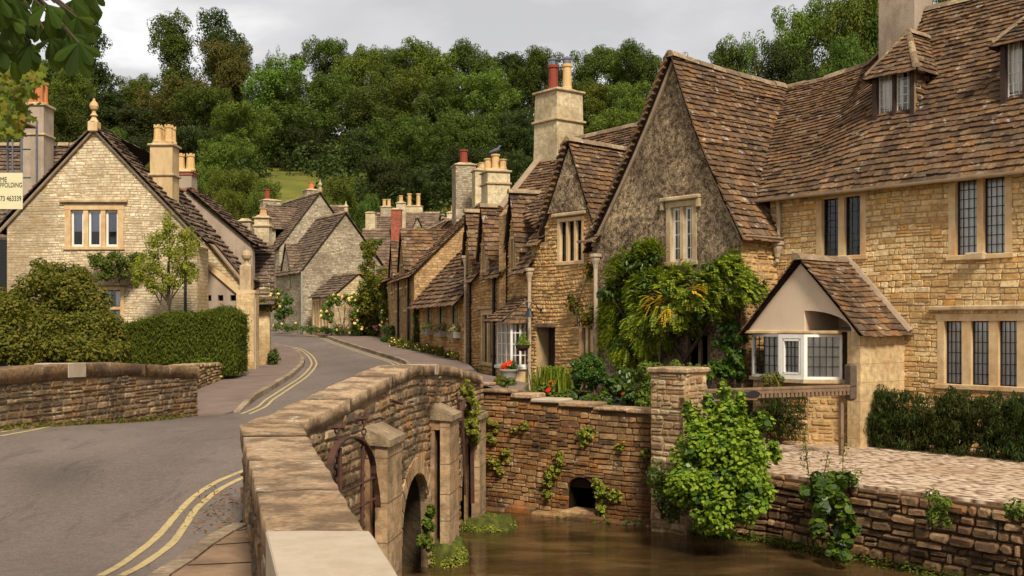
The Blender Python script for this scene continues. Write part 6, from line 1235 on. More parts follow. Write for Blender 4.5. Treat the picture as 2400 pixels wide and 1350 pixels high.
TR = [
 (190, 18, 175, 150, 'tall', 'wood_dark', 'tall dark tree standing above the wood at the upper left'),
 (95, 140, 170, 160, 'round', 'wood_leaf', 'dull green skyline tree between the chestnut leaves and the tall dark tree'),
 (20, 160, 150, 150, 'round', 'wood_leaf', 'hillside tree half cut by the left edge above the orange chimney pots'),
 (165, 155, 150, 140, 'round', 'wood_light', 'light green hillside tree in front of the tall dark tree'),
 (245, 205, 150, 135, 'con', 'wood_dark', 'dark pointed tree right above the ball finial'),
 (412, 38, 132, 160, 'tall', 'wood_leaf', 'slender tall tree with open top, left of the twin skyline trees'),
 (524, 28, 150, 165, 'tall', 'wood_dark', 'dark broad topped tree, right one of the twin skyline trees'),
 (535, 100, 170, 155, 'round', 'wood_brown', 'bronze brown tree beneath the dark skyline tree'),
 (635, 92, 64, 165, 'sparse', 'wood_leaf', 'thin sparse young tree against the sky'),
 (318, 180, 130, 158, 'round', 'wood_light', 'rounded skyline tree in the dip left of the slender tall tree'),
 (692, 128, 60, 168, 'con', 'wood_dark', 'small spiky conifer on the skyline'),
 (765, 102, 140, 168, 'round', 'wood_leaf', 'rounded mid green skyline tree right of the small conifer'),
 (830, 125, 160, 160, 'round', 'wood_yel', 'yellowish tree just under the skyline left of centre'),
 (645, 150, 220, 150, 'round', 'wood_light', 'large light green tree below the sparse young tree'),
 (930, 118, 150, 165, 'round', 'wood_leaf', 'rounded skyline tree near the top centre of the wood'),
 (1010, 105, 190, 162, 'round', 'wood_yel', 'wide yellow green skyline tree in the centre of the wood'),
 (1115, 110, 170, 165, 'round', 'wood_leaf', 'skyline tree right of the wide yellow green one'),
 (1200, 128, 150, 168, 'con', 'wood_dark', 'dark pointed skyline trees left of the tall square chimney'),
 (1285, 128, 130, 168, 'round', 'wood_dark', 'dark skyline tree directly over the red chimney pot'),
 (1385, 118, 150, 165, 'round', 'wood_leaf', 'rounded skyline tree right of the red chimney pot'),
 (1500, 108, 150, 160, 'round', 'wood_leaf', 'skyline tree just left of the steep gable peak'),
 (1445, 116, 150, 166, 'round', 'wood_light', 'light green skyline tree between the two rounded ones right of the chimney pots'),
 (1245, 122, 130, 167, 'round', 'wood_leaf', 'skyline tree just left of the tall chimney pots'),
 (878, 116, 120, 167, 'round', 'wood_light', 'light skyline tree left of the centre of the wood'),
 (1580, 140, 130, 150, 'round', 'wood_leaf', 'tree behind the peak of the steep gable'),
 (1720, 108, 140, 130, 'round', 'wood_leaf', 'green tree rising behind the ridge right of the steep gable peak'),
 (1770, 42, 150, 128, 'sparse', 'wood_light', 'airy pale green tree with sky showing through, behind the ridge'),
 (1880, 12, 210, 125, 'round', 'wood_light', 'broad bright green tree left of the big stone chimney'),
 (1850, 110, 180, 115, 'round', 'wood_dark', 'darker green tree low behind the dip in the ridge'),
 (1990, -25, 210, 120, 'round', 'wood_light', 'tall bright green tree beside the big stone chimney, cut by the top edge'),
 (2060, -60, 200, 125, 'round', 'wood_leaf', 'tall tree behind the big stone chimney'),
 (1980, 90, 150, 108, 'round', 'wood_leaf', 'bushy tree directly behind the house ridge left of the roof dormer'),
 (330, 240, 170, 130, 'con', 'wood_dark', 'dark conifer halfway up the left part of the wood'),
 (405, 195, 190, 140, 'round', 'wood_brown', 'reddish bronze tree below the slender tall tree'),
 (480, 215, 170, 132, 'round', 'wood_leaf', 'mid green tree below the bronze brown tree'),
 (570, 250, 170, 125, 'round', 'wood_light', 'leafy green tree above the twin crown pots chimney'),
 (660, 255, 200, 142, 'round', 'wood_leaf', 'tree with a bare pale limb left of the wood centre'),
 (755, 180, 180, 145, 'round', 'wood_leaf', 'deep green tree under the rounded skyline tree'),
 (715, 300, 160, 140, 'round', 'wood_dark', 'dark green tree above the hillside meadow'),
 (850, 205, 190, 140, 'round', 'wood_leaf', 'full green tree left of the bright central crown'),
 (935, 170, 200, 145, 'round', 'wood_light', 'bright central tree crown in the upper wood'),
 (1040, 185, 190, 142, 'round', 'wood_leaf', 'central hillside tree beneath the wide yellow green one'),
 (1150, 175, 180, 140, 'round', 'wood_light', 'light green tree left of the square chimney, upper wood'),
 (1100, 265, 190, 125, 'round', 'wood_leaf', 'open crowned tree with pale trunk left of the square chimney'),
 (1210, 260, 170, 125, 'round', 'wood_dark', 'dark tree immediately left of the square chimney'),
 (945, 280, 180, 122, 'round', 'wood_leaf', 'mid wood tree above the dark yew'),
 (850, 300, 170, 134, 'round', 'wood_dark', 'dark hollow topped tree above the tall grey chimney'),
 (1340, 195, 150, 140, 'round', 'wood_leaf', 'tree crown right behind the red and buff chimney pots'),
 (1395, 200, 150, 138, 'round', 'wood_yel', 'yellow green tree right of the square chimney'),
 (1475, 195, 170, 135, 'round', 'wood_light', 'green tree left of the steep gable verge'),
 (1430, 265, 170, 122, 'round', 'wood_yel', 'lowest yellow green tree just right of the square chimney'),
 (1520, 265, 130, 118, 'round', 'wood_leaf', 'tree pressed against the left verge of the steep gable'),
 (150, 240, 150, 122, 'round', 'wood_leaf', 'tree between the orange pots and the ball finial'),
 (240, 300, 160, 112, 'round', 'wood_leaf', 'tree right behind the ball finial of the gable cottage'),
 (330, 330, 150, 108, 'round', 'wood_dark', 'dark tree behind the right slope of the gable cottage'),
 (345, 362, 80, 75, 'round', 'wood_yel', 'small bright yellow green tree left of the crown pot chimney'),
 (430, 305, 170, 112, 'round', 'wood_dark', 'dark tree right behind the four crown pots'),
 (520, 325, 170, 105, 'round', 'wood_light', 'fresh green tree right of the crown pots chimney'),
 (475, 385, 140, 98, 'round', 'wood_light', 'lower fresh green tree above the rendered gable'),
 (555, 405, 150, 95, 'round', 'wood_yel', 'yellow green tree at the foot of the wood left of the meadow'),
 (620, 430, 120, 92, 'round', 'wood_light', 'small bushy tree beside the meadow, left of the tall house'),
 (525, 450, 110, 88, 'round', 'wood_yel', 'low yellow green tree over the outbuilding roofs'),
 (795, 425, 125, 98, 'round', 'wood_light', 'small round green tree behind the tall grey chimney'),
 (860, 460, 80, 96, 'round', 'wood_leaf', 'small tree right of the tall grey chimney'),
 (905, 370, 170, 108, 'round', 'wood_dark', 'big dark yew behind the distant village roofs'),
 (1000, 385, 170, 112, 'round', 'wood_dark', 'dark tree behind the pair of pale chimneys'),
 (1090, 350, 170, 115, 'round', 'wood_dark', 'dark tree behind the red topped stone chimney'),
 (1180, 360, 150, 112, 'round', 'wood_dark', 'dark tree behind the three pot chimney'),
 (1020, 290, 150, 120, 'round', 'wood_leaf', 'hillside tree between the dark yew and the open crowned tree'),
 (780, 470, 70, 80, 'round', 'wood_light', 'little green shrub tree right of the pointed tall house'),
 (772, 350, 120, 138, 'round', 'wood_dark', 'dark tree on the right rim of the meadow'),
 (1620, 230, 150, 118, 'round', 'wood_leaf', 'tree hidden low behind the steep slate slope'),
 (2230, -40, 260, 120, 'round', 'wood_leaf', 'tree behind the ridge of the big house'),
]
for t in TR: hill_tree(*t)
# the mass of the wood behind and between them
C = []; Rr = []
while len(C) < 1400:
    y = RNG.uniform(86, 190); x = RNG.uniform(-.52, .5) * y * 1.15; px = 1200 + FPX * x / y
    if 585 < px < 765 and y < 127: continue
    if y < 100 and -8 < x < 8 and False: continue
    z = hill(x, y); C.append((x, y, z + RNG.uniform(-.5, 3.0) + (RNG.uniform(0, 4) if y > 150 else 0))); Rr.append(np.array([2.3, 2.3, 1.9]) * RNG.uniform(.6, 1.2))
C = np.array(C); Rr = np.array(Rr); pos, nr = cloud(C, Rr, 210000, .5, lo=.6); me = leaves_mesh('woodland', pos, nr, .42 * RNG.uniform(.6, 1.4, len(pos)), M['wood_dark'], .62)
finish(bpy.data.objects.new('woodland', me), 'woodland', None, 'dense green understorey of the wooded hillside behind the village', 'woodland', kind='stuff')
# ---------------------------------------------------------------- garden plants
def pb(px, py, d, wpx, hpx, dep=None):
    s = d / FPX; return (tuple(at(px, py, d)), (wpx / 2 * s, (dep if dep else wpx / 2 * s), hpx / 2 * s))
shrub('garden_shrub', 'big loose olive green shrub left of the clipped hedge', 'shrub', [pb(60, 790, 22, 170, 150, 1), pb(130, 720, 23.5, 190, 180, 1), pb(175, 680, 24, 120, 120, .8), pb(205, 795, 23, 150, 130, 1), pb(110, 640, 24, 90, 60, .6), pb(20, 830, 21.5, 150, 70, .8), pb(25, 720, 23, 70, 100, .6), pb(170, 830, 22, 230, 70, .8), pb(275, 830, 22.5, 60, 50, .5)], 42000, .085, M['olive'], per=22, frac=.32)
def hedge(name, label, pts, ztop, zb, th, n, size, mat, **kw):
    bl = []
    for (x0, y0), (x1, y1), t0, t1 in zip(pts, pts[1:], ztop, ztop[1:]):
        l = math.hypot(x1 - x0, y1 - y0); k = max(1, int(l / .45))
        for i in range(k):
            f = (i + .5) / k; zt = lerp(t0, t1, f); hh = (zt - zb) / 2
            for s in (.5, 1.5): bl.append(((lerp(x0, x1, f), lerp(y0, y1, f), zb + hh * s), (.42, th, hh * .62)))
    return shrub(name, label, 'hedge', bl, n, size, mat, **kw)
a, b_, c = at(310, 0, 27.2), at(430, 0, 27.2), at(535, 0, 27.5); zz = lambda py, d=27.2: (HY - py) / FPX * d
def box_hedge(name, label, corners, zt, zb, dep, n, size, mat):
    """clipped hedge: leaves over the faces of a lumpy box following a line"""
    root = thing(name, label, 'hedge', (corners[1][0], corners[1][1], zb)); P_ = []; Q = []
    seg = RNG.integers(0, len(corners) - 1, n); f = RNG.uniform(0, 1, n); A = np.array(corners, float); T = np.array(zt, float)
    xy = A[seg] * (1 - f[:, None]) + A[seg + 1] * f[:, None]; top = T[seg] * (1 - f) + T[seg + 1] * f
    face = RNG.uniform(0, 1, n); tt = RNG.uniform(0, 1, n); ins = RNG.uniform(0, 1, n) ** 2 * .25
    bulge = .07 * np.sin(xy[:, 0] * 5.2 + 1) + .05 * np.sin(xy[:, 0] * 11)
    y = np.where(face < .62, xy[:, 1] + ins - bulge * .8, xy[:, 1] + tt * dep); z = np.where(face < .62, zb + tt * (top - zb), top - ins * .6 + bulge * .5); x = xy[:, 0].copy()
    e = face > .88; x = np.where(e, A[-1][0] - ins, x); y = np.where(e, A[-1][1] + tt * dep, y); z = np.where(e, zb + RNG.uniform(0, 1, n) * (T[-1] - zb), z)
    z = np.minimum(z, top + .05) - .18 * np.clip(1 - (A[-1][0] - x) / .3, 0, 1) * (z > zb + 1.2); pos = np.stack([x, y, z], 1) + RNG.normal(size=(n, 3)) * .05
    nr = np.where((face < .62)[:, None], [[0, -1, .3]], np.where(e[:, None], [[1, -.2, .2]], [[0, 0, 1.0]])) + unit(n) * .8
    me = leaves_mesh(name, pos - np.array(root.location), nr, size * RNG.uniform(.6, 1.4, n), mat, .32, droop=np.array([0, 0, 1.0])); finish(bpy.data.objects.new('foliage', me), 'foliage', root)
    m = MB(); cs = [(a, b + .3) for a, b in corners] + [(a, b + dep) for a, b in corners[::-1]]; k = len(cs); zz_ = [z - .25 for z in zt] + [z - .25 for z in zt[::-1]]; m.add([(a, b, zb) for a, b in cs] + [(a, b, z) for (a, b), z in zip(cs, zz_)], [tuple(range(k, 2 * k))] + [(i, (i + 1) % k, (i + 1) % k + k, i + k) for i in range(k)]); build('inner_twigs', m, M['under'], root, uv=False)
    return root
q1, q2, q3, q4 = at(282, 0, 26.6), at(370, 0, 26.8), at(460, 0, 27.0), at(549, 0, 27.3)
box_hedge('hedge', 'clipped yew hedge below the gable cottage windows, behind the low stone wall', [(q1.x, 26.6), (q2.x, 26.8), (q3.x, 27.0), (q4.x, 27.3)], [zz(768, 26.6), zz(742, 26.8), zz(738, 27), zz(722, 27.3)], -1.15, 1.3, 60000, .075, M['hedge'])
if 0: hedge('hedge', 'clipped yew hedge below the gable cottage windows, behind the low stone wall', [(a.x, 27.2), (b_.x, 27.2), (c.x, 27.5)], [zz(755), zz(742), zz(728)], -1.15, .75, 60000, .075, M['hedge'], per=12, frac=.42, asp=.35)
shrub('garden_shrub', 'low fresh green plants at the foot of the clipped hedge', 'shrub', [pb(478, 846, 26.5, 50, 16, .2), pb(520, 846, 28.5, 60, 16, .2)], 1500, .06, M['wood_light'], stems=False)
shrub('sapling', 'slender young tree with airy foliage in front of the gable cottage', 'tree', [pb(385, 600, 28.3, 100, 130, .4), pb(345, 625, 28.3, 80, 80, .3), pb(430, 600, 28.3, 80, 140, .3), pb(398, 530, 28.3, 36, 80, .2), pb(440, 640, 28.3, 45, 60, .3), pb(335, 660, 28.3, 50, 40, .3), pb(385, 665, 28.3, 80, 50, .35)], 9000, .07, M['sapling'], per=22, frac=.36, core=False, lo=.2, zmin=zz(715, 28.3), asp=.5)
m = MB(); p = at(397, 725, 28.3); m.tube([(p.x, 28.3, -1.15), tuple(at(397, 700, 28.3)), tuple(at(396, 600, 28.3)), tuple(at(400, 500, 28.3))], [.035, .03, .02, .006], 6); tr_ = [o for o in bpy.data.objects if o.name == 'sapling'][0]; build('trunk', m, M['bark'], tr_)
shrub('climbing_shrub', 'climbing shrub on the gable cottage wall between its two windows', 'climber', [pb(235, 610, 29.5, 60, 55, .2), pb(290, 612, 29.5, 80, 55, .22), pb(265, 640, 29.5, 70, 45, .2), pb(325, 605, 29.5, 40, 30, .15)], 3600, .07, M['wood_light'], per=14, frac=.38)
shrub('rose_bush', 'rose bush with cream blooms at the corner of the outbuilding', 'shrub', [pb(628, 705, 33.5, 60, 50, .4), pb(640, 690, 33.5, 44, 36, .3), pb(615, 715, 33, 30, 30, .3)], 1800, .08, M['wood_yel'], flowers=(26, .08, 'whiteflower', 'rose_bloom'), per=10)
shrub('garden_shrub', 'leafy plant at the foot of the outbuilding corner on the pavement', 'shrub', [pb(640, 838, 33, 24, 56, .25)], 700, .07, M['wood_leaf'])
# verge plants by the far houses
shrub('garden_shrub', 'dark climber between the grey houses, left of the small annexe', 'climber', [pb(672, 720, 60, 26, 60, .4), pb(655, 735, 60, 20, 50, .4)], 900, .14, M['garden'])
shrub('rose_arch', 'rose covered arch with cream blooms beside the small annexe', 'climber', [pb(790, 705, 54.5, 60, 26, .4), pb(768, 735, 54.5, 24, 60, .4), pb(822, 702, 54.5, 40, 24, .4), pb(835, 740, 54.5, 18, 70, .3)], 2200, .12, M['wood_light'], flowers=(44, .12, 'whiteflower', 'rose_bloom'), per=12)
shrub('verge_plants', 'mixed low plants along the foot of the grey house', 'border plants', [pb(x, 768 + (x - 700) * .06, 57.5 - (x - 690) * .02, 34, 18, .4) for x in range(655, 840, 22)], 1500, .11, M['garden'], stems=False, flowers=(18, .1, 'whiteflower', 'bloom'))
shrub('creeper', 'dense leafy creeper cascading down the end of the tiled cottage', 'climber', [pb(862, 620, 58, 44, 110, .5), pb(885, 690, 54.5, 90, 110, .5), pb(855, 720, 56, 64, 110, .5), pb(900, 660, 53, 56, 70, .4), pb(872, 760, 55, 56, 70, .4), pb(866, 580, 59.5, 34, 50, .4), pb(845, 780, 56, 40, 60, .4), pb(905, 715, 52.5, 44, 70, .4)], 13000, .13, M['creeper'], per=18, frac=.34)
shrub('creeper', 'thin golden creeper along the tiled roof edge', 'climber', [pb(968, 548, 59, 44, 12, .3), pb(992, 541, 57.5, 34, 12, .3), pb(880, 566, 61.5, 34, 14, .3)], 900, .13, M['wood_yel'], stems=False)
shrub('clipped_bush', 'stack of clipped round box bushes by the creeper cottage door', 'shrub', [pb(900, 772, 50, 16, 20, .25), pb(914, 778, 49, 26, 34, .35), pb(902, 795, 48, 24, 18, .3)], 1800, .07, M['garden'], core=True, per=20, frac=.25)
shrub('potted_flowers', 'white flowering shrub against the creeper cottage wall', 'shrub', [pb(896, 745, 52, 20, 36, .25)], 500, .08, M['garden'], flowers=(22, .08, 'whiteflower', 'bloom'))
shrub('potted_flowers', 'purple flowers in a basket under the creeper', 'shrub', [pb(881, 768, 53, 14, 12, .2)], 250, .07, M['purple'], stems=False)
for i, x in enumerate(range(906, 1086, 22)): pass
shrub('border_plants', 'straggling border of brownish flowering plants along the low cottage wall', 'border plants', [pb(x, 800 + (x - 920) * .24, 44.5 - (x - 920) * .062, 34, 26, .25) for x in range(925, 1086, 18)], 3600, .07, M['olive'], stems=False, flowers=(60, .05, 'whiteflower', 'bloom'))
shrub('climbing_plant', 'dark ivy column on the corner of the low cottage', 'climber', [pb(977, 775, 42.2, 18, 60, .2), pb(976, 740, 42.3, 14, 50, .15)], 900, .08, M['garden'])
for i, (x, y, l) in enumerate(((1004, 772, 'left'), (1034, 776, 'middle'), (1066, 778, 'right'))):
    u_, z_ = EE.hit(x, y, -.12); t = thing('flower_box', f'window box of silvery flowers under the {l} window of the low cottage', 'flower box', EE.P(u_, -.14, z_ - .12), 'flower boxes on the low cottage'); m = MB(); m.box(EE, u_ - .5, u_ + .5, -.27, -.02, z_ - .2, z_ + .0, 0, .01); build('trough', m, M['grey_pipe'], t)
    p = EE.P(u_, -.15, z_ + .1); p2, n2 = cloud(np.array([[*EE.P(u_ + k * .3, -.15, z_ + .08)] for k in (-1, -.5, 0, .5, 1)]), np.ones((5, 3)) * .2, 620, .6); me = leaves_mesh('flowers', p2 - np.array(t.location), n2, .08 * RNG.uniform(.6, 1.3, 620), leafmat('silvery leaves', G((.2, .24, .16), (.4, .42, .3), (.12, .17, .06))) if i == 0 else me_m, .7); me_m = me.materials[0]; finish(bpy.data.objects.new('flowers', me), 'flowers', t)
# wisteria on the gabled cottage
def rb(px, py, wpx, hpx, b=-.5, th=.35):
    u, z = RR.hit(px, py, b); p = RR.P(u, b, z); k = p.y / FPX; return (tuple(p), (wpx / 2 * k * .95, th, hpx / 2 * k))
def pinnate(name, C, Rr, n, L_, mat, parent, k=6):
    """compound leaves: leaflets in pairs along a drooping stalk"""
    pos, nr = cloud(C, Rr, n, .4, lo=.75); d = unit(n) * .6; d[:, 2] -= .12; ctr = pos * 0; outd = (pos - C.mean(0)); outd /= np.linalg.norm(outd, axis=1, keepdims=True) + 1e-6; d = d + outd * .9; d /= np.linalg.norm(d, axis=1, keepdims=True)
    s = np.cross(d, np.array([0, 0, 1.0])); s /= np.linalg.norm(s, axis=1, keepdims=True) + 1e-6; V = []; F = []
    up = np.cross(s, d); P_ = []; A_ = []; B_ = []
    for j in range(k):
        for sd in (-1, 1):
            f = (j + .5) / k; q = pos + d * (f * L_) - np.array([0, 0, .35 * L_]) * f * f; a = (s * sd * .8 + d * .55); P_.append(q + a * L_ * .15); A_.append(a * L_ * .16); B_.append(d * L_ * .055 - up * .01)
    P_ = np.concatenate(P_); A_ = np.concatenate(A_); B_ = np.concatenate(B_); V = np.stack([P_ - A_, P_ + B_, P_ + A_, P_ - B_], 1).astype(np.float32); N_ = len(P_)
    me = bpy.data.meshes.new(name); me.vertices.add(N_ * 4); me.vertices.foreach_set('co', (V - np.array(base_of(parent), np.float32)).reshape(-1)); me.loops.add(N_ * 4); me.loops.foreach_set('vertex_index', np.arange(N_ * 4, dtype=np.int32)); me.polygons.add(N_); me.polygons.foreach_set('loop_start', np.arange(N_, dtype=np.int32) * 4); me.materials.append(mat); me.update(calc_edges=True)
    return finish(bpy.data.objects.new(name, me), name, parent)
wb = [rb(1500, 620, 120, 90), rb(1455, 690, 110, 120), rb(1540, 680, 130, 110), rb(1610, 670, 110, 100), rb(1680, 660, 110, 100), rb(1745, 665, 80, 80), rb(1460, 770, 110, 110), rb(1520, 760, 120, 120, -.6, .4), rb(1590, 730, 120, 80), rb(1660, 710, 110, 70), rb(1440, 730, 70, 120), rb(1520, 590, 60, 50), rb(1700, 625, 70, 50), rb(1480, 820, 100, 40, -.7)]
ws = shrub('wisteria', 'large wisteria with golden tips sprawling over the steep gabled cottage', 'climber', wb, 7000, .12, M['garden'], per=10, frac=.4, asp=.4, stem_n=3, zmin=-1.7)
C, Rr = clumps(wb, 14, .36); pinnate('leaf_sprays', C, Rr * 1.05, 8000, .2, M['wist'], ws)
gb = [rb(1545, 705, 46, 34, -1.05, .1), rb(1560, 728, 26, 18, -1.05, .1), rb(1630, 680, 20, 16, -1.0, .1)]
C, Rr = clumps(gb, 10, .4); pinnate('golden_sprays', C, Rr, 64, .2, M['wist_gold'], ws)
m = MB(); Q = lambda px, py, b=-.2: RR.P(*(lambda q: (q[0], b, q[1]))(RR.hit(px, py, b)))
m.tube([Q(1610, 905), Q(1600, 850), Q(1570, 800), Q(1530, 740, -.4)], [.07, .06, .05, .03], 7); m.tube([Q(1600, 850), Q(1640, 790), Q(1690, 720, -.4)], [.05, .04, .02], 6); m.tube([Q(1570, 800), Q(1640, 760), Q(1700, 690)], [.04, .03, .02], 6); build('trunk', m, M['bark'], ws)
shrub('climbing_shrub', 'leafy climber on the wall between the dark door and the plaster porch', 'climber', [rb(1710, 790, 80, 70, -.3, .25), rb(1700, 870, 90, 60, -.35, .3), rb(1725, 835, 60, 50, -.3, .2)], 2600, .1, M['garden'], per=12)
shrub('climbing_plant', 'sparse reddish climber beside the cream pipe of the ochre cottage', 'climber', [rb(1350, 705, 50, 40, -.15, .12), rb(1375, 740, 50, 50, -.15, .12), rb(1340, 720, 30, 30, -.15, .1), rb(1378, 640, 20, 60, -.12, .08)], 560, .1, M['creeper'], core=False, stem_n=5)
# garden in front of the cottages
shrub('topiary_bush', 'round clipped dark box bush in the riverside garden', 'shrub', [pb(1383, 872, 20.2, 98, 86)], 9000, .045, M['garden'], per=60, frac=.16, asp=.7)
shrub('garden_shrub', 'broad leaved green plants below the round clipped bush', 'shrub', [pb(1450, 915, 20.3, 70, 50, .3), pb(1490, 930, 19.6, 80, 40, .3), pb(1400, 938, 19.6, 80, 26, .25), pb(1340, 930, 20.4, 60, 22, .3), pb(1470, 885, 20.8, 60, 50, .3)], 3800, .13, M['garden'], per=10, frac=.45, zmin=-1.72, flowers=(5, .08, 'redflower', 'red_bloom'))
shrub('box_hedge', 'clipped box hedge with bright top behind the stone pillar', 'hedge', [pb(1520, 900, 19.4, 60, 100, .5), pb(1570, 880, 19.6, 80, 70, .5), pb(1630, 880, 19.8, 70, 60, .5), pb(1510, 940, 19.2, 40, 60, .4)], 9000, .05, M['wood_light'], per=26, frac=.24, asp=.7, zmin=-1.75)
gr_ = thing('long_grass', 'clump of long arching grass leaves with an orange lily', 'grass clump', at(1305, 925, 21.5)); V = []; F = []
rd = random.Random(8); m = MB()
for i in range(420):
    c = Vector(at(1300 + rd.gauss(0, 24), 925, 21.5 + rd.gauss(0, .25))); a = rd.uniform(0, 6.28); l = rd.uniform(.35, .8); dx = Vector((math.cos(a), math.sin(a), 0)) * l * rd.uniform(.25, .6); s = Vector((-math.sin(a), math.cos(a), 0)) * .012
    p1 = c + dx * .35 + Vector((0, 0, l * .7)); p2 = c + dx + Vector((0, 0, l * .72)); m.add([c - s, c + s, p1 + s, p1 - s, p2], [(0, 1, 2, 3), (3, 2, 4)])
build('blades', m, M['grassblade'], gr_, uv=False)
p2, n2 = cloud(np.array([at(1288, 900, 21.0), at(1292, 895, 21.0)]), np.ones((2, 3)) * .06, 30, .5); me = leaves_mesh('lily_bloom', p2 - np.array(gr_.location), n2, .09 * np.ones(30), M['orangeflower'], .4); finish(bpy.data.objects.new('lily_bloom', me), 'lily_bloom', gr_)
shrub('garden_shrub', 'low flowering plants against the river wall below the bay window', 'shrub', [pb(1275, 915, 20.6, 60, 34, .3), pb(1310, 935, 20.3, 60, 26, .3), pb(1180, 895, 23, 60, 16, .3)], 1600, .07, M['wood_light'], stems=False, flowers=(6, .07, 'redflower', 'red_bloom'))
# plants on walls above the river
def wallplant(label, pts, n, size=.055, fr=BW, mat='ivy', b=-.05, th=.09, cat='climber', name='wall_ivy', **kw):
    bl = []
    for px, py, w_, h_ in pts: u, z = fr.hit(px, py, b); p = fr.P(u, b, z); k = p.y / FPX; bl.append((tuple(p), (w_ / 2 * k, th, h_ / 2 * k)))
    return shrub(name, label, cat, bl, n, size, M[mat], per=16, frac=.3, core=False, stems=False, asp=.8, **kw)
wallplant('yellow green ivy spilling over the end of the bridge parapet', [(1096, 915, 34, 60), (1108, 955, 44, 50), (1104, 1000, 34, 50), (1112, 1030, 30, 30)], 3600, .05, th=.16, b=-.2, fr=B1)
wallplant('ivy patch on the river wall beside the far buttress', [(1152, 1010, 40, 60), (1140, 985, 30, 30)], 1300)
wallplant('trailing ivy low on the river wall, left of the culvert', [(1168, 1085, 30, 26), (1185, 1065, 30, 30), (1172, 1103, 26, 14), (1150, 1080, 16, 24)], 700)
wallplant('ivy streak hanging just left of the dark culvert', [(1312, 1075, 24, 40), (1300, 1105, 34, 34), (1285, 1120, 24, 50), (1282, 1160, 18, 36)], 1500)
wallplant('ivy bush overhanging the right side of the dark culvert', [(1400, 1140, 30, 60), (1425, 1150, 50, 40), (1410, 1190, 20, 50), (1445, 1165, 30, 30)], 1600)
wallplant('small ivy tuft high in the middle of the river wall', [(1378, 1015, 44, 30), (1368, 1035, 20, 40)], 650)
wallplant('tiny ferns on the river wall near the pillar', [(1455, 1045, 20, 26), (1512, 1062, 24, 24)], 350)
wallplant('tiny ivy sprig on the upper left of the river wall', [(1230, 997, 26, 16), (1205, 1008, 16, 10)], 220)
wallplant('dark moss line along the foot of the river wall', [(x, 1222 + (x - 1400) * .07, 60, 14) for x in range(1250, 1600, 40)], 1500, .04, mat='garden', b=-.12)
wallplant('bright ivy growing up inside the dark bridge arch', [(1003, 1235, 22, 60), (997, 1270, 40, 50), (1008, 1200, 14, 40)], 1200, .06, fr=B1, mat='wood_light', b=-.1, th=.15)
# the bright bush by the pillar and its neighbours
bb = [pb(1690, 990, 15.9, 120, 90, .4), pb(1640, 1050, 15.7, 130, 110, .4), pb(1720, 1070, 15.5, 150, 130, .5), pb(1660, 1140, 15.3, 170, 110, .5), pb(1740, 1150, 15.2, 130, 120, .4), pb(1600, 1130, 15.5, 90, 90, .35), pb(1690, 1200, 15.2, 150, 80, .4), pb(1765, 1010, 15.7, 60, 60, .3), pb(1630, 985, 16.0, 50, 60, .25), pb(1700, 925, 15.9, 24, 60, .12), pb(1735, 940, 15.8, 22, 50, .12), pb(1660, 945, 15.9, 24, 50, .12), pb(1795, 985, 15.6, 30, 40, .12), pb(1610, 960, 16, 20, 40, .1), pb(1815, 1060, 15.4, 30, 50, .12)]
bs = shrub('river_bush', 'bright green round leaved bush in front of the stone pillar', 'shrub', bb, 13000, .062, M['bright'], per=22, frac=.42, asp=.85, sides=7, up=.7, core=False, stem_n=16)
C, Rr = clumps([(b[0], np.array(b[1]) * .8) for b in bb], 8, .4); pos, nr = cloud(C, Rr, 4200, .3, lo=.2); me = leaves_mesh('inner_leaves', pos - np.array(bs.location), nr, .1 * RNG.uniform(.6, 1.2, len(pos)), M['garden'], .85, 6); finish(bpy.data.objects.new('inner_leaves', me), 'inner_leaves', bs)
shrub('dark_shrub', 'dark small leaved shrub between the pillar and the bright bush', 'shrub', [pb(1560, 1130, 16.3, 70, 110, .3), pb(1580, 1180, 16.1, 70, 80, .3)], 2600, .05, M['garden'], per=14)
sb_ = [pb(1940, 1180, 14.9, 110, 60, .3), pb(1960, 1230, 14.8, 90, 70, .3), pb(1915, 1140, 15.1, 90, 50, .3), pb(1975, 1130, 15.1, 80, 40, .3), pb(1965, 1285, 14.6, 60, 50, .25)]
s_ = shrub('wall_sapling', 'leafy sapling with thin upright stems growing out of the retaining wall', 'shrub', sb_, 1500, .11, M['garden'], per=9, frac=.36, sides=6, asp=.8, core=False)
m = MB(); C = []
for px, y0, y1 in ((1895, 1110, 1010), (1930, 1120, 1060), (1975, 1110, 1030), (2005, 1125, 1100), (1885, 1080, 1045)):
    a, b = at(px, y0, 15.1), at(px + jit(12), y1, 15.1); m.tube([a, a.lerp(b, .5) + Vector((jit(.04), 0, 0)), b], [.01, .007, .003], 5)
    for k in range(9): C.append(a.lerp(b, k / 8))
build('shoot', m, M['bark'], s_); C = np.array(C); pos, nr = cloud(C, np.ones((len(C), 3)) * .1, 240, .7); me = leaves_mesh('shoot_leaves', pos - np.array(s_.location), nr, .055 * RNG.uniform(.6, 1.2, 240), M['olive'], .5); finish(bpy.data.objects.new('shoot_leaves', me), 'shoot_leaves', s_)
shrub('wall_plant', 'small light green plant growing from the retaining wall top', 'plant', [pb(2190, 1180, 13.85, 80, 50, .2), pb(2205, 1215, 13.8, 60, 50, .2)], 560, .075, M['wood_light'], per=9, core=False, asp=.4)
shrub('wall_plant', 'light green plant on the retaining wall at the right edge', 'plant', [pb(2385, 1195, 12.9, 60, 40, .2)], 260, .07, M['wood_light'], per=9, core=False, asp=.4)
m = MB()
pts = []
for i in range(len(RWP) - 1):
    (x0, y0), (x1, y1) = RWP[i], RWP[i + 1]
    for k in range(60): f = k / 60; pts.append((lerp(x0, x1, f) - .1 + jit(.1), lerp(y0, y1, f) - .1 + jit(.08), -3.2 + jit(.05)))
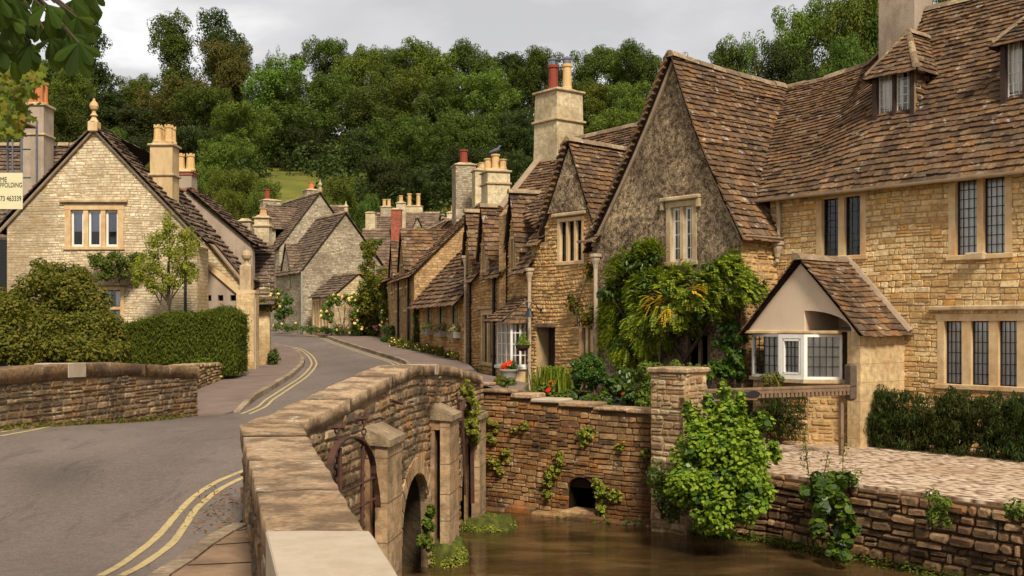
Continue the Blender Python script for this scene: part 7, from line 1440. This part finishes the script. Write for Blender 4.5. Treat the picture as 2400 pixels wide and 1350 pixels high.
C = np.array(pts); pos, nr = cloud(C, np.ones((len(C), 3)) * .13, 9000, .8); me = leaves_mesh('moss', pos, nr, .04 * RNG.uniform(.6, 1.4, len(pos)), M['hedge'], .7); finish(bpy.data.objects.new('moss', me), 'moss', None, 'moss and wet weed along the waterline of the retaining wall', 'moss', kind='stuff')
# feathery evergreens in front of the big house
def spray(name, label, cat, blobs, n, L_, mat, zmin=None, **kw):
    r = shrub(name, label, cat, blobs, n // 3, L_ * .5, mat, per=22, frac=.26, asp=.25, zmin=zmin, **kw); C, Rr = clumps(blobs, 26, .24); 
    if zmin is not None: k = C[:, 2] > zmin; C, Rr = C[k], Rr[k]
    pos, nr = cloud(C, Rr, n, .2, lo=.7); me = leaves_mesh('sprays', pos - np.array(r.location), nr, L_ * RNG.uniform(.6, 1.4, len(pos)), mat, .16, 4, droop=np.array([0, 0, -1.0]) + (pos - C.mean(0)) * np.array([0, .2, 0])); finish(bpy.data.objects.new('sprays', me), 'sprays', r); return r
def mbk(px, py, w_, h_, b, th): u, z = MM.hit(px, py, b); p = MM.P(u, b, z); k = p.y / FPX; return (tuple(p), (w_ / 2 * k, th, h_ / 2 * k))
for lab, xs in (('dark feathery conifer against the porch pier, left of the row', (2020, 2075, 2130)), ('dark feathery conifer below the middle of the three light window', (2185, 2235, 2285)), ('dark feathery conifer at the right edge below the three light window', (2340, 2390, 2445))):
    spray('conifer', lab, 'conifer', [mbk(x, 985 + (x - 2000) * .045 + dy, 90, 90, -.95, .45) for x in xs for dy in (-32, 8, 48)] + [mbk(xs[1] + 10, 935 + (xs[1] - 2000) * .03, 100, 60, -.8, .35)], 12000, .1, M['conifer'], zmin=-2.2, group='feathery conifers along the house wall')
spray('conifer', 'smaller dark conifer under the timber rail and bay window', 'conifer', [mbk(1800, 950, 70, 70, -2.1, .3), mbk(1850, 950, 80, 80, -2.1, .3), mbk(1840, 1000, 80, 60, -2.1, .3), mbk(1770, 990, 60, 60, -2.1, .3)], 3600, .1, M['conifer'], zmin=-2.2)
shrub('fern', 'small spiky fern under the left of the porch bay', 'plant', [mbk(1805, 890, 60, 30, -2.0, .15)], 260, .12, M['olive'], asp=.2, core=False)
# ---------------------------------------------------------------- timber rail, lamp, basket, urn, bird
ra, rb_ = at(1646, 0, 17.25), at(2008, 0, 18.6); TB = Fr(ra.xy, (rb_ - ra).xy); lt = (rb_ - ra).xy.length; tzt, tzb = TB.hit(1800, 908)[1], TB.hit(1800, 936)[1]
tb = thing('timber_rail', 'weathered timber gate rail with a row of notches and black iron straps', 'gate rail', TB.P(lt / 2, 0, -2.2)); m = MB(); h_ = tzt - tzb
m.box(TB, 0, lt, 0, .09, tzt - .05, tzt, 0, .01); u1 = TB.hit(1765, 0)[0]; m.box(TB, 0, u1 + .1, .01, .08, tzb, tzt - .05); u = u1 + .1; m.box(TB, u, lt, .01, .08, tzt - .1, tzt - .05)
while u < lt - .06: m.box(TB, u, u + .055, .01, .08, tzb + .02, tzt - .1, 0, .006); u += .085
m.box(TB, u1 + .1, lt, .04, .078, tzb + .02, tzt - .1); build('rail', m, M['weatherwood'], tb); m = MB(); m.box(TB, 0, u1 - .12, -.012, .012, tzb + .05, tzt - .06, 0, .01); 
c = TB.P(u1 - .0, -.01, (tzb + tzt) / 2 - .005); m.add([c + TB.r.to_3d() * math.cos(a) * .14 + Vector((0, 0, math.sin(a) * .055)) for a in fl(0, 2 * math.pi * 11 / 12, 11)], [tuple(range(12))]); build('iron_strap', m, M['black'], tb)
m = MB(); m.box(TB, lt - .14, lt + .0, .0, .14, TB.hit(1990, 940)[1], TB.hit(1990, 852)[1], 0, .04); build('post', m, plain('weathered brown post', S(92, 76, 64), .85, .2, .3), tb)
m = MB(); m.box(TB, lt - .2, lt - .14, .16, .22, -2.2, tzb); build('stake', m, M['weatherwood'], tb)
m = MB(); m.tube([TB.P(.15, .25, TB.hit(1690, 985, .3)[1]), TB.P(.62, .25, TB.hit(1740, 935, .3)[1])], [.13, .12], 10); build('strut', m, plain('mauve grey timber', S(140, 116, 106), .85, .2, .2), tb)
lp = DD.P(-.0, -.0, 0); LF_ = lambda px, py, b: RR.P(*(lambda q: (q[0], b, q[1]))(RR.hit(px, py, b)))
wl = thing('wall_lamp', 'black swan neck wall lamp above the dark doorway', 'lamp', LF_(1265, 730, 0)); m = MB(); a = LF_(1270, 728, 0); m.tube([a, a + RR.bk.to_3d() * -.12 + Vector((0, 0, .02)), a + RR.bk.to_3d() * -.2 + Vector((0, 0, .16)), a + RR.bk.to_3d() * -.32 + Vector((-.02, 0, .17)), a + RR.bk.to_3d() * -.38 + Vector((-.02, 0, .06))], .014, 6); m.lathe(a + Vector((0, 0, -.05)), [(.05, 0), (.05, .1)], 8); build('bracket', m, M['black'], wl)
m = MB(); c = a + RR.bk.to_3d() * -.38 + Vector((-.02, 0, -.16)); m.lathe(c, [(.15, 0), (.13, .03), (.06, .15), (.04, .22)], 12); build('lamp_shade', m, M['black'], wl)
hbp = at(1225, 812, 27.1); hbk = thing('hanging_basket', 'hanging basket with a bright green plant in front of the bay window', 'hanging basket', hbp); m = MB(); m.lathe(hbp + Vector((0, 0, -.12)), [(.02, 0), (.1, .02), (.16, .08), (.19, .16), (.16, .16)], 12); build('basket', m, M['brownwood'], hbk)
m = MB(); tp_ = at(1232, 756, 27.1)
for k in range(3): a = k * 2.1; m.tube([hbp + Vector((math.cos(a) * .18, math.sin(a) * .18, .04)), tp_], .004, 4)
m.tube([tp_, DD.P(-.1, -.02, tp_.z + .06)], .01, 5); build('chain', m, M['black'], hbk)
p2, n2 = cloud(np.array([hbp + Vector((0, 0, .1)), hbp + Vector((0, 0, .2)), hbp + Vector((0, 0, .28)), hbp + Vector((.1, 0, .05)), hbp + Vector((-.1, 0, .05))]), np.array([[.14] * 3, [.1, .1, .12], [.06, .06, .1], [.1] * 3, [.1] * 3]), 700, .4); me = leaves_mesh('plant', p2 - np.array(hbp), n2, .05 * RNG.uniform(.6, 1.2, 700), M['bright'], .5); finish(bpy.data.objects.new('plant', me), 'plant', hbk)
up_ = at(1192, 905, 26.6); un = thing('stone_urn', 'grey stone urn planted with red geraniums beside the bay', 'urn', up_ + Vector((0, 0, -.15))); m = MB(); m.lathe(up_ + Vector((0, 0, -.15)), [(.13, 0), (.13, .05), (.07, .1), (.07, .15), (.16, .28), (.19, .4), (.2, .5), (.23, .52), (.23, .56), (.17, .56)], 14); build('urn_body', m, plain('grey stone urn', S(140, 132, 118), .9, .2, .2), un, smooth=True)
q = up_ + Vector((0, 0, .42)); p2, n2 = cloud(np.array([q, q + Vector((.08, 0, .06))]), np.ones((2, 3)) * .16, 260, .5); me = leaves_mesh('leaves', p2 - np.array(un.location), n2, .06 * np.ones(260), M['garden'], .8, 6); finish(bpy.data.objects.new('leaves', me), 'leaves', un)
p2, n2 = cloud(np.array([q + Vector((-.12, -.08, .05)), q + Vector((.02, -.08, .14)), q + Vector((-.04, -.1, .09))]), np.ones((3, 3)) * .075, 300, .3, lo=.7); me = leaves_mesh('blooms', p2 - np.array(un.location), n2, .045 * np.ones(300), M['redflower'], .9, 6); finish(bpy.data.objects.new('blooms', me), 'blooms', un)
# pigeon on the three-pot chimney
cp = [o for o in hd.children if o.name.startswith('chimney')][0]; pz = DD.P(-8.3, 1.25, DD.hit(1153, 405, 1.25)[1] + .54)
bd_ = thing('pigeon', 'grey pigeon perched on the middle pot of the three pot chimney', 'bird', pz); m = MB(); V = Vector
m.tube([pz + V(p) for p in ((-.2, 0, .06), (-.1, 0, .1), (0, 0, .13), (.08, 0, .17), (.11, 0, .22), (.135, 0, .27), (.17, 0, .275), (.2, 0, .27))], [.015, .05, .07, .06, .035, .034, .022, .004], 10); build('body', m, plain('pigeon feathers', S(92, 94, 104), .8, .2, .3, 20), bd_, smooth=True)
m = MB(); m.tube([pz + V((.0, .02, .08)), pz + V((.0, .02, 0))], .007, 5); build('leg', m, M['redpot'], bd_); m = MB(); m.tube([pz + V((.02, -.02, .08)), pz + V((.02, -.02, 0))], .007, 5); build('leg', m, M['redpot'], bd_)
# grass tufts along the left parapet foot
pts = np.array([[xl(y) + .08 + jit(.07), y, zr(y) + .02] for y in np.linspace(10, 19.5, 150)]); pos, nr = cloud(pts, np.ones((150, 3)) * .07, 2600, .5); me = leaves_mesh('weeds', pos, nr, .06 * RNG.uniform(.5, 1.4, len(pos)), M['olive'], .25, 4, droop=np.array([0, 0, 1.0])); finish(bpy.data.objects.new('weeds', me), 'weeds', None, 'thin weeds and grass growing along the foot of the left parapet', 'weeds', kind='stuff')
# ---------------------------------------------------------------- overhanging branches, upper left
def leaflet(m, base, d, n, L_, W_, mi=0):
    d = d.normalized(); s = d.cross(n).normalized(); n2 = s.cross(d); pr = [(0, .04), (.25, .38), (.5, .72), (.7, 1), (.85, .8), (.95, .35), (1, .02)]; c = []; l = []; r = []
    for t, w_ in pr:
        p = base + d * (t * L_) - n2 * (t * t * L_ * .18); c.append(p); l.append(p + s * (w_ * W_ / 2) - n2 * w_ * W_ * .14); r.append(p - s * (w_ * W_ / 2) - n2 * w_ * W_ * .14)
    k = len(pr); m.add(c + l + r, [(i, i + 1, k + i + 1, k + i) for i in range(k - 1)] + [(i + 1, i, 2 * k + i, 2 * k + i + 1) for i in range(k - 1)], mi)
cb = thing('chestnut_branch', 'dark horse chestnut branch with large drooping leaves overhanging the upper left corner', 'branch', at(0, 60, 4.2)); m = MB(); tw = MB(); rd = random.Random(12)
nodes = [(150, 70), (185, 110), (60, 40), (20, 90), (110, 20), (40, 10), (170, 10), (70, 110), (0, 30), (130, 60), (-30, 70), (95, 60), (-40, 10), (10, -20), (60, -30), (120, -40), (190, -30), (200, 60), (30, 130), (165, 90), (205, 20), (50, 75), (150, 30), (85, -10), (20, 50), (120, 100), (0, 0), (0, 110), (180, 50), (215, -10)]
for i, (px, py) in enumerate(nodes):
    d = rd.uniform(3.8, 4.9); p = at(px, py - 10, d); q_ = at(px * .4 - 60, -60, 4.4); tw.tube([q_, q_.lerp(p, .5) + V((0, 0, .03)), p], [.008, .006, .003], 5)
    a0 = rd.uniform(-1, 1); n = 7 if i < 3 else rd.choice((5, 6, 7))
    for k in range(n):
        f = (k - (n - 1) / 2) / ((n - 1) / 2); a = a0 * .3 + f * 1.25; dr = V((math.sin(a), rd.uniform(-.5, .3), -math.cos(a) * rd.uniform(.7, 1.1) - .2)); L_ = (.135 if i < 2 else .11) * (1 - .4 * abs(f)) * rd.uniform(.85, 1.15); leaflet(m, p, dr, V((rd.uniform(-.4, .4), -1, rd.uniform(-.2, .5))), L_, L_ * .4)
build('leaves', m, M['chest'], cb, uv=False); build('twigs', tw, M['bark'], cb)
mb_ = thing('maple_branch', 'light green maple branch hanging down at the left edge over the orange pots', 'branch', at(0, 200, 8)); m = MB(); tw = MB()
for i in range(560):
    t = rd.random(); px = rd.gauss(25, 26) * (1.2 - .5 * t) + (25 if t < .3 else 0); py = 150 + t * 170; 
    if px > 104 - 40 * max(0, t - .6): continue
    p = at(px, py, rd.uniform(7.3, 8.5)); n = V((rd.uniform(-.6, .6), -1, rd.uniform(-.2, 1))).normalized(); d = V((rd.uniform(-.8, .8), 0, -1)); s = d.cross(n).normalized(); d = n.cross(s); R = rd.uniform(.02, .038); vs = [p]
    for k in range(10): a = k / 10 * 2 * math.pi; r = R * (1.15 if k % 2 == 0 else .62); vs.append(p + s * math.sin(a) * r + d * math.cos(a) * r + n * (-.15 * r))
    m.add(vs, [(0, j + 1, (j + 1) % 10 + 1) for j in range(10)])
for k in range(9): a = at(-60, 120 + 12 * k, 8); b = at(rd.uniform(20, 70), 170 + 16 * k, 8); tw.tube([a, a.lerp(b, .6) + V((0, 0, .05)), b], [.012, .007, .003], 5)
build('leaves', m, M['maple'], mb_, uv=False); build('twigs', tw, M['bark'], mb_)
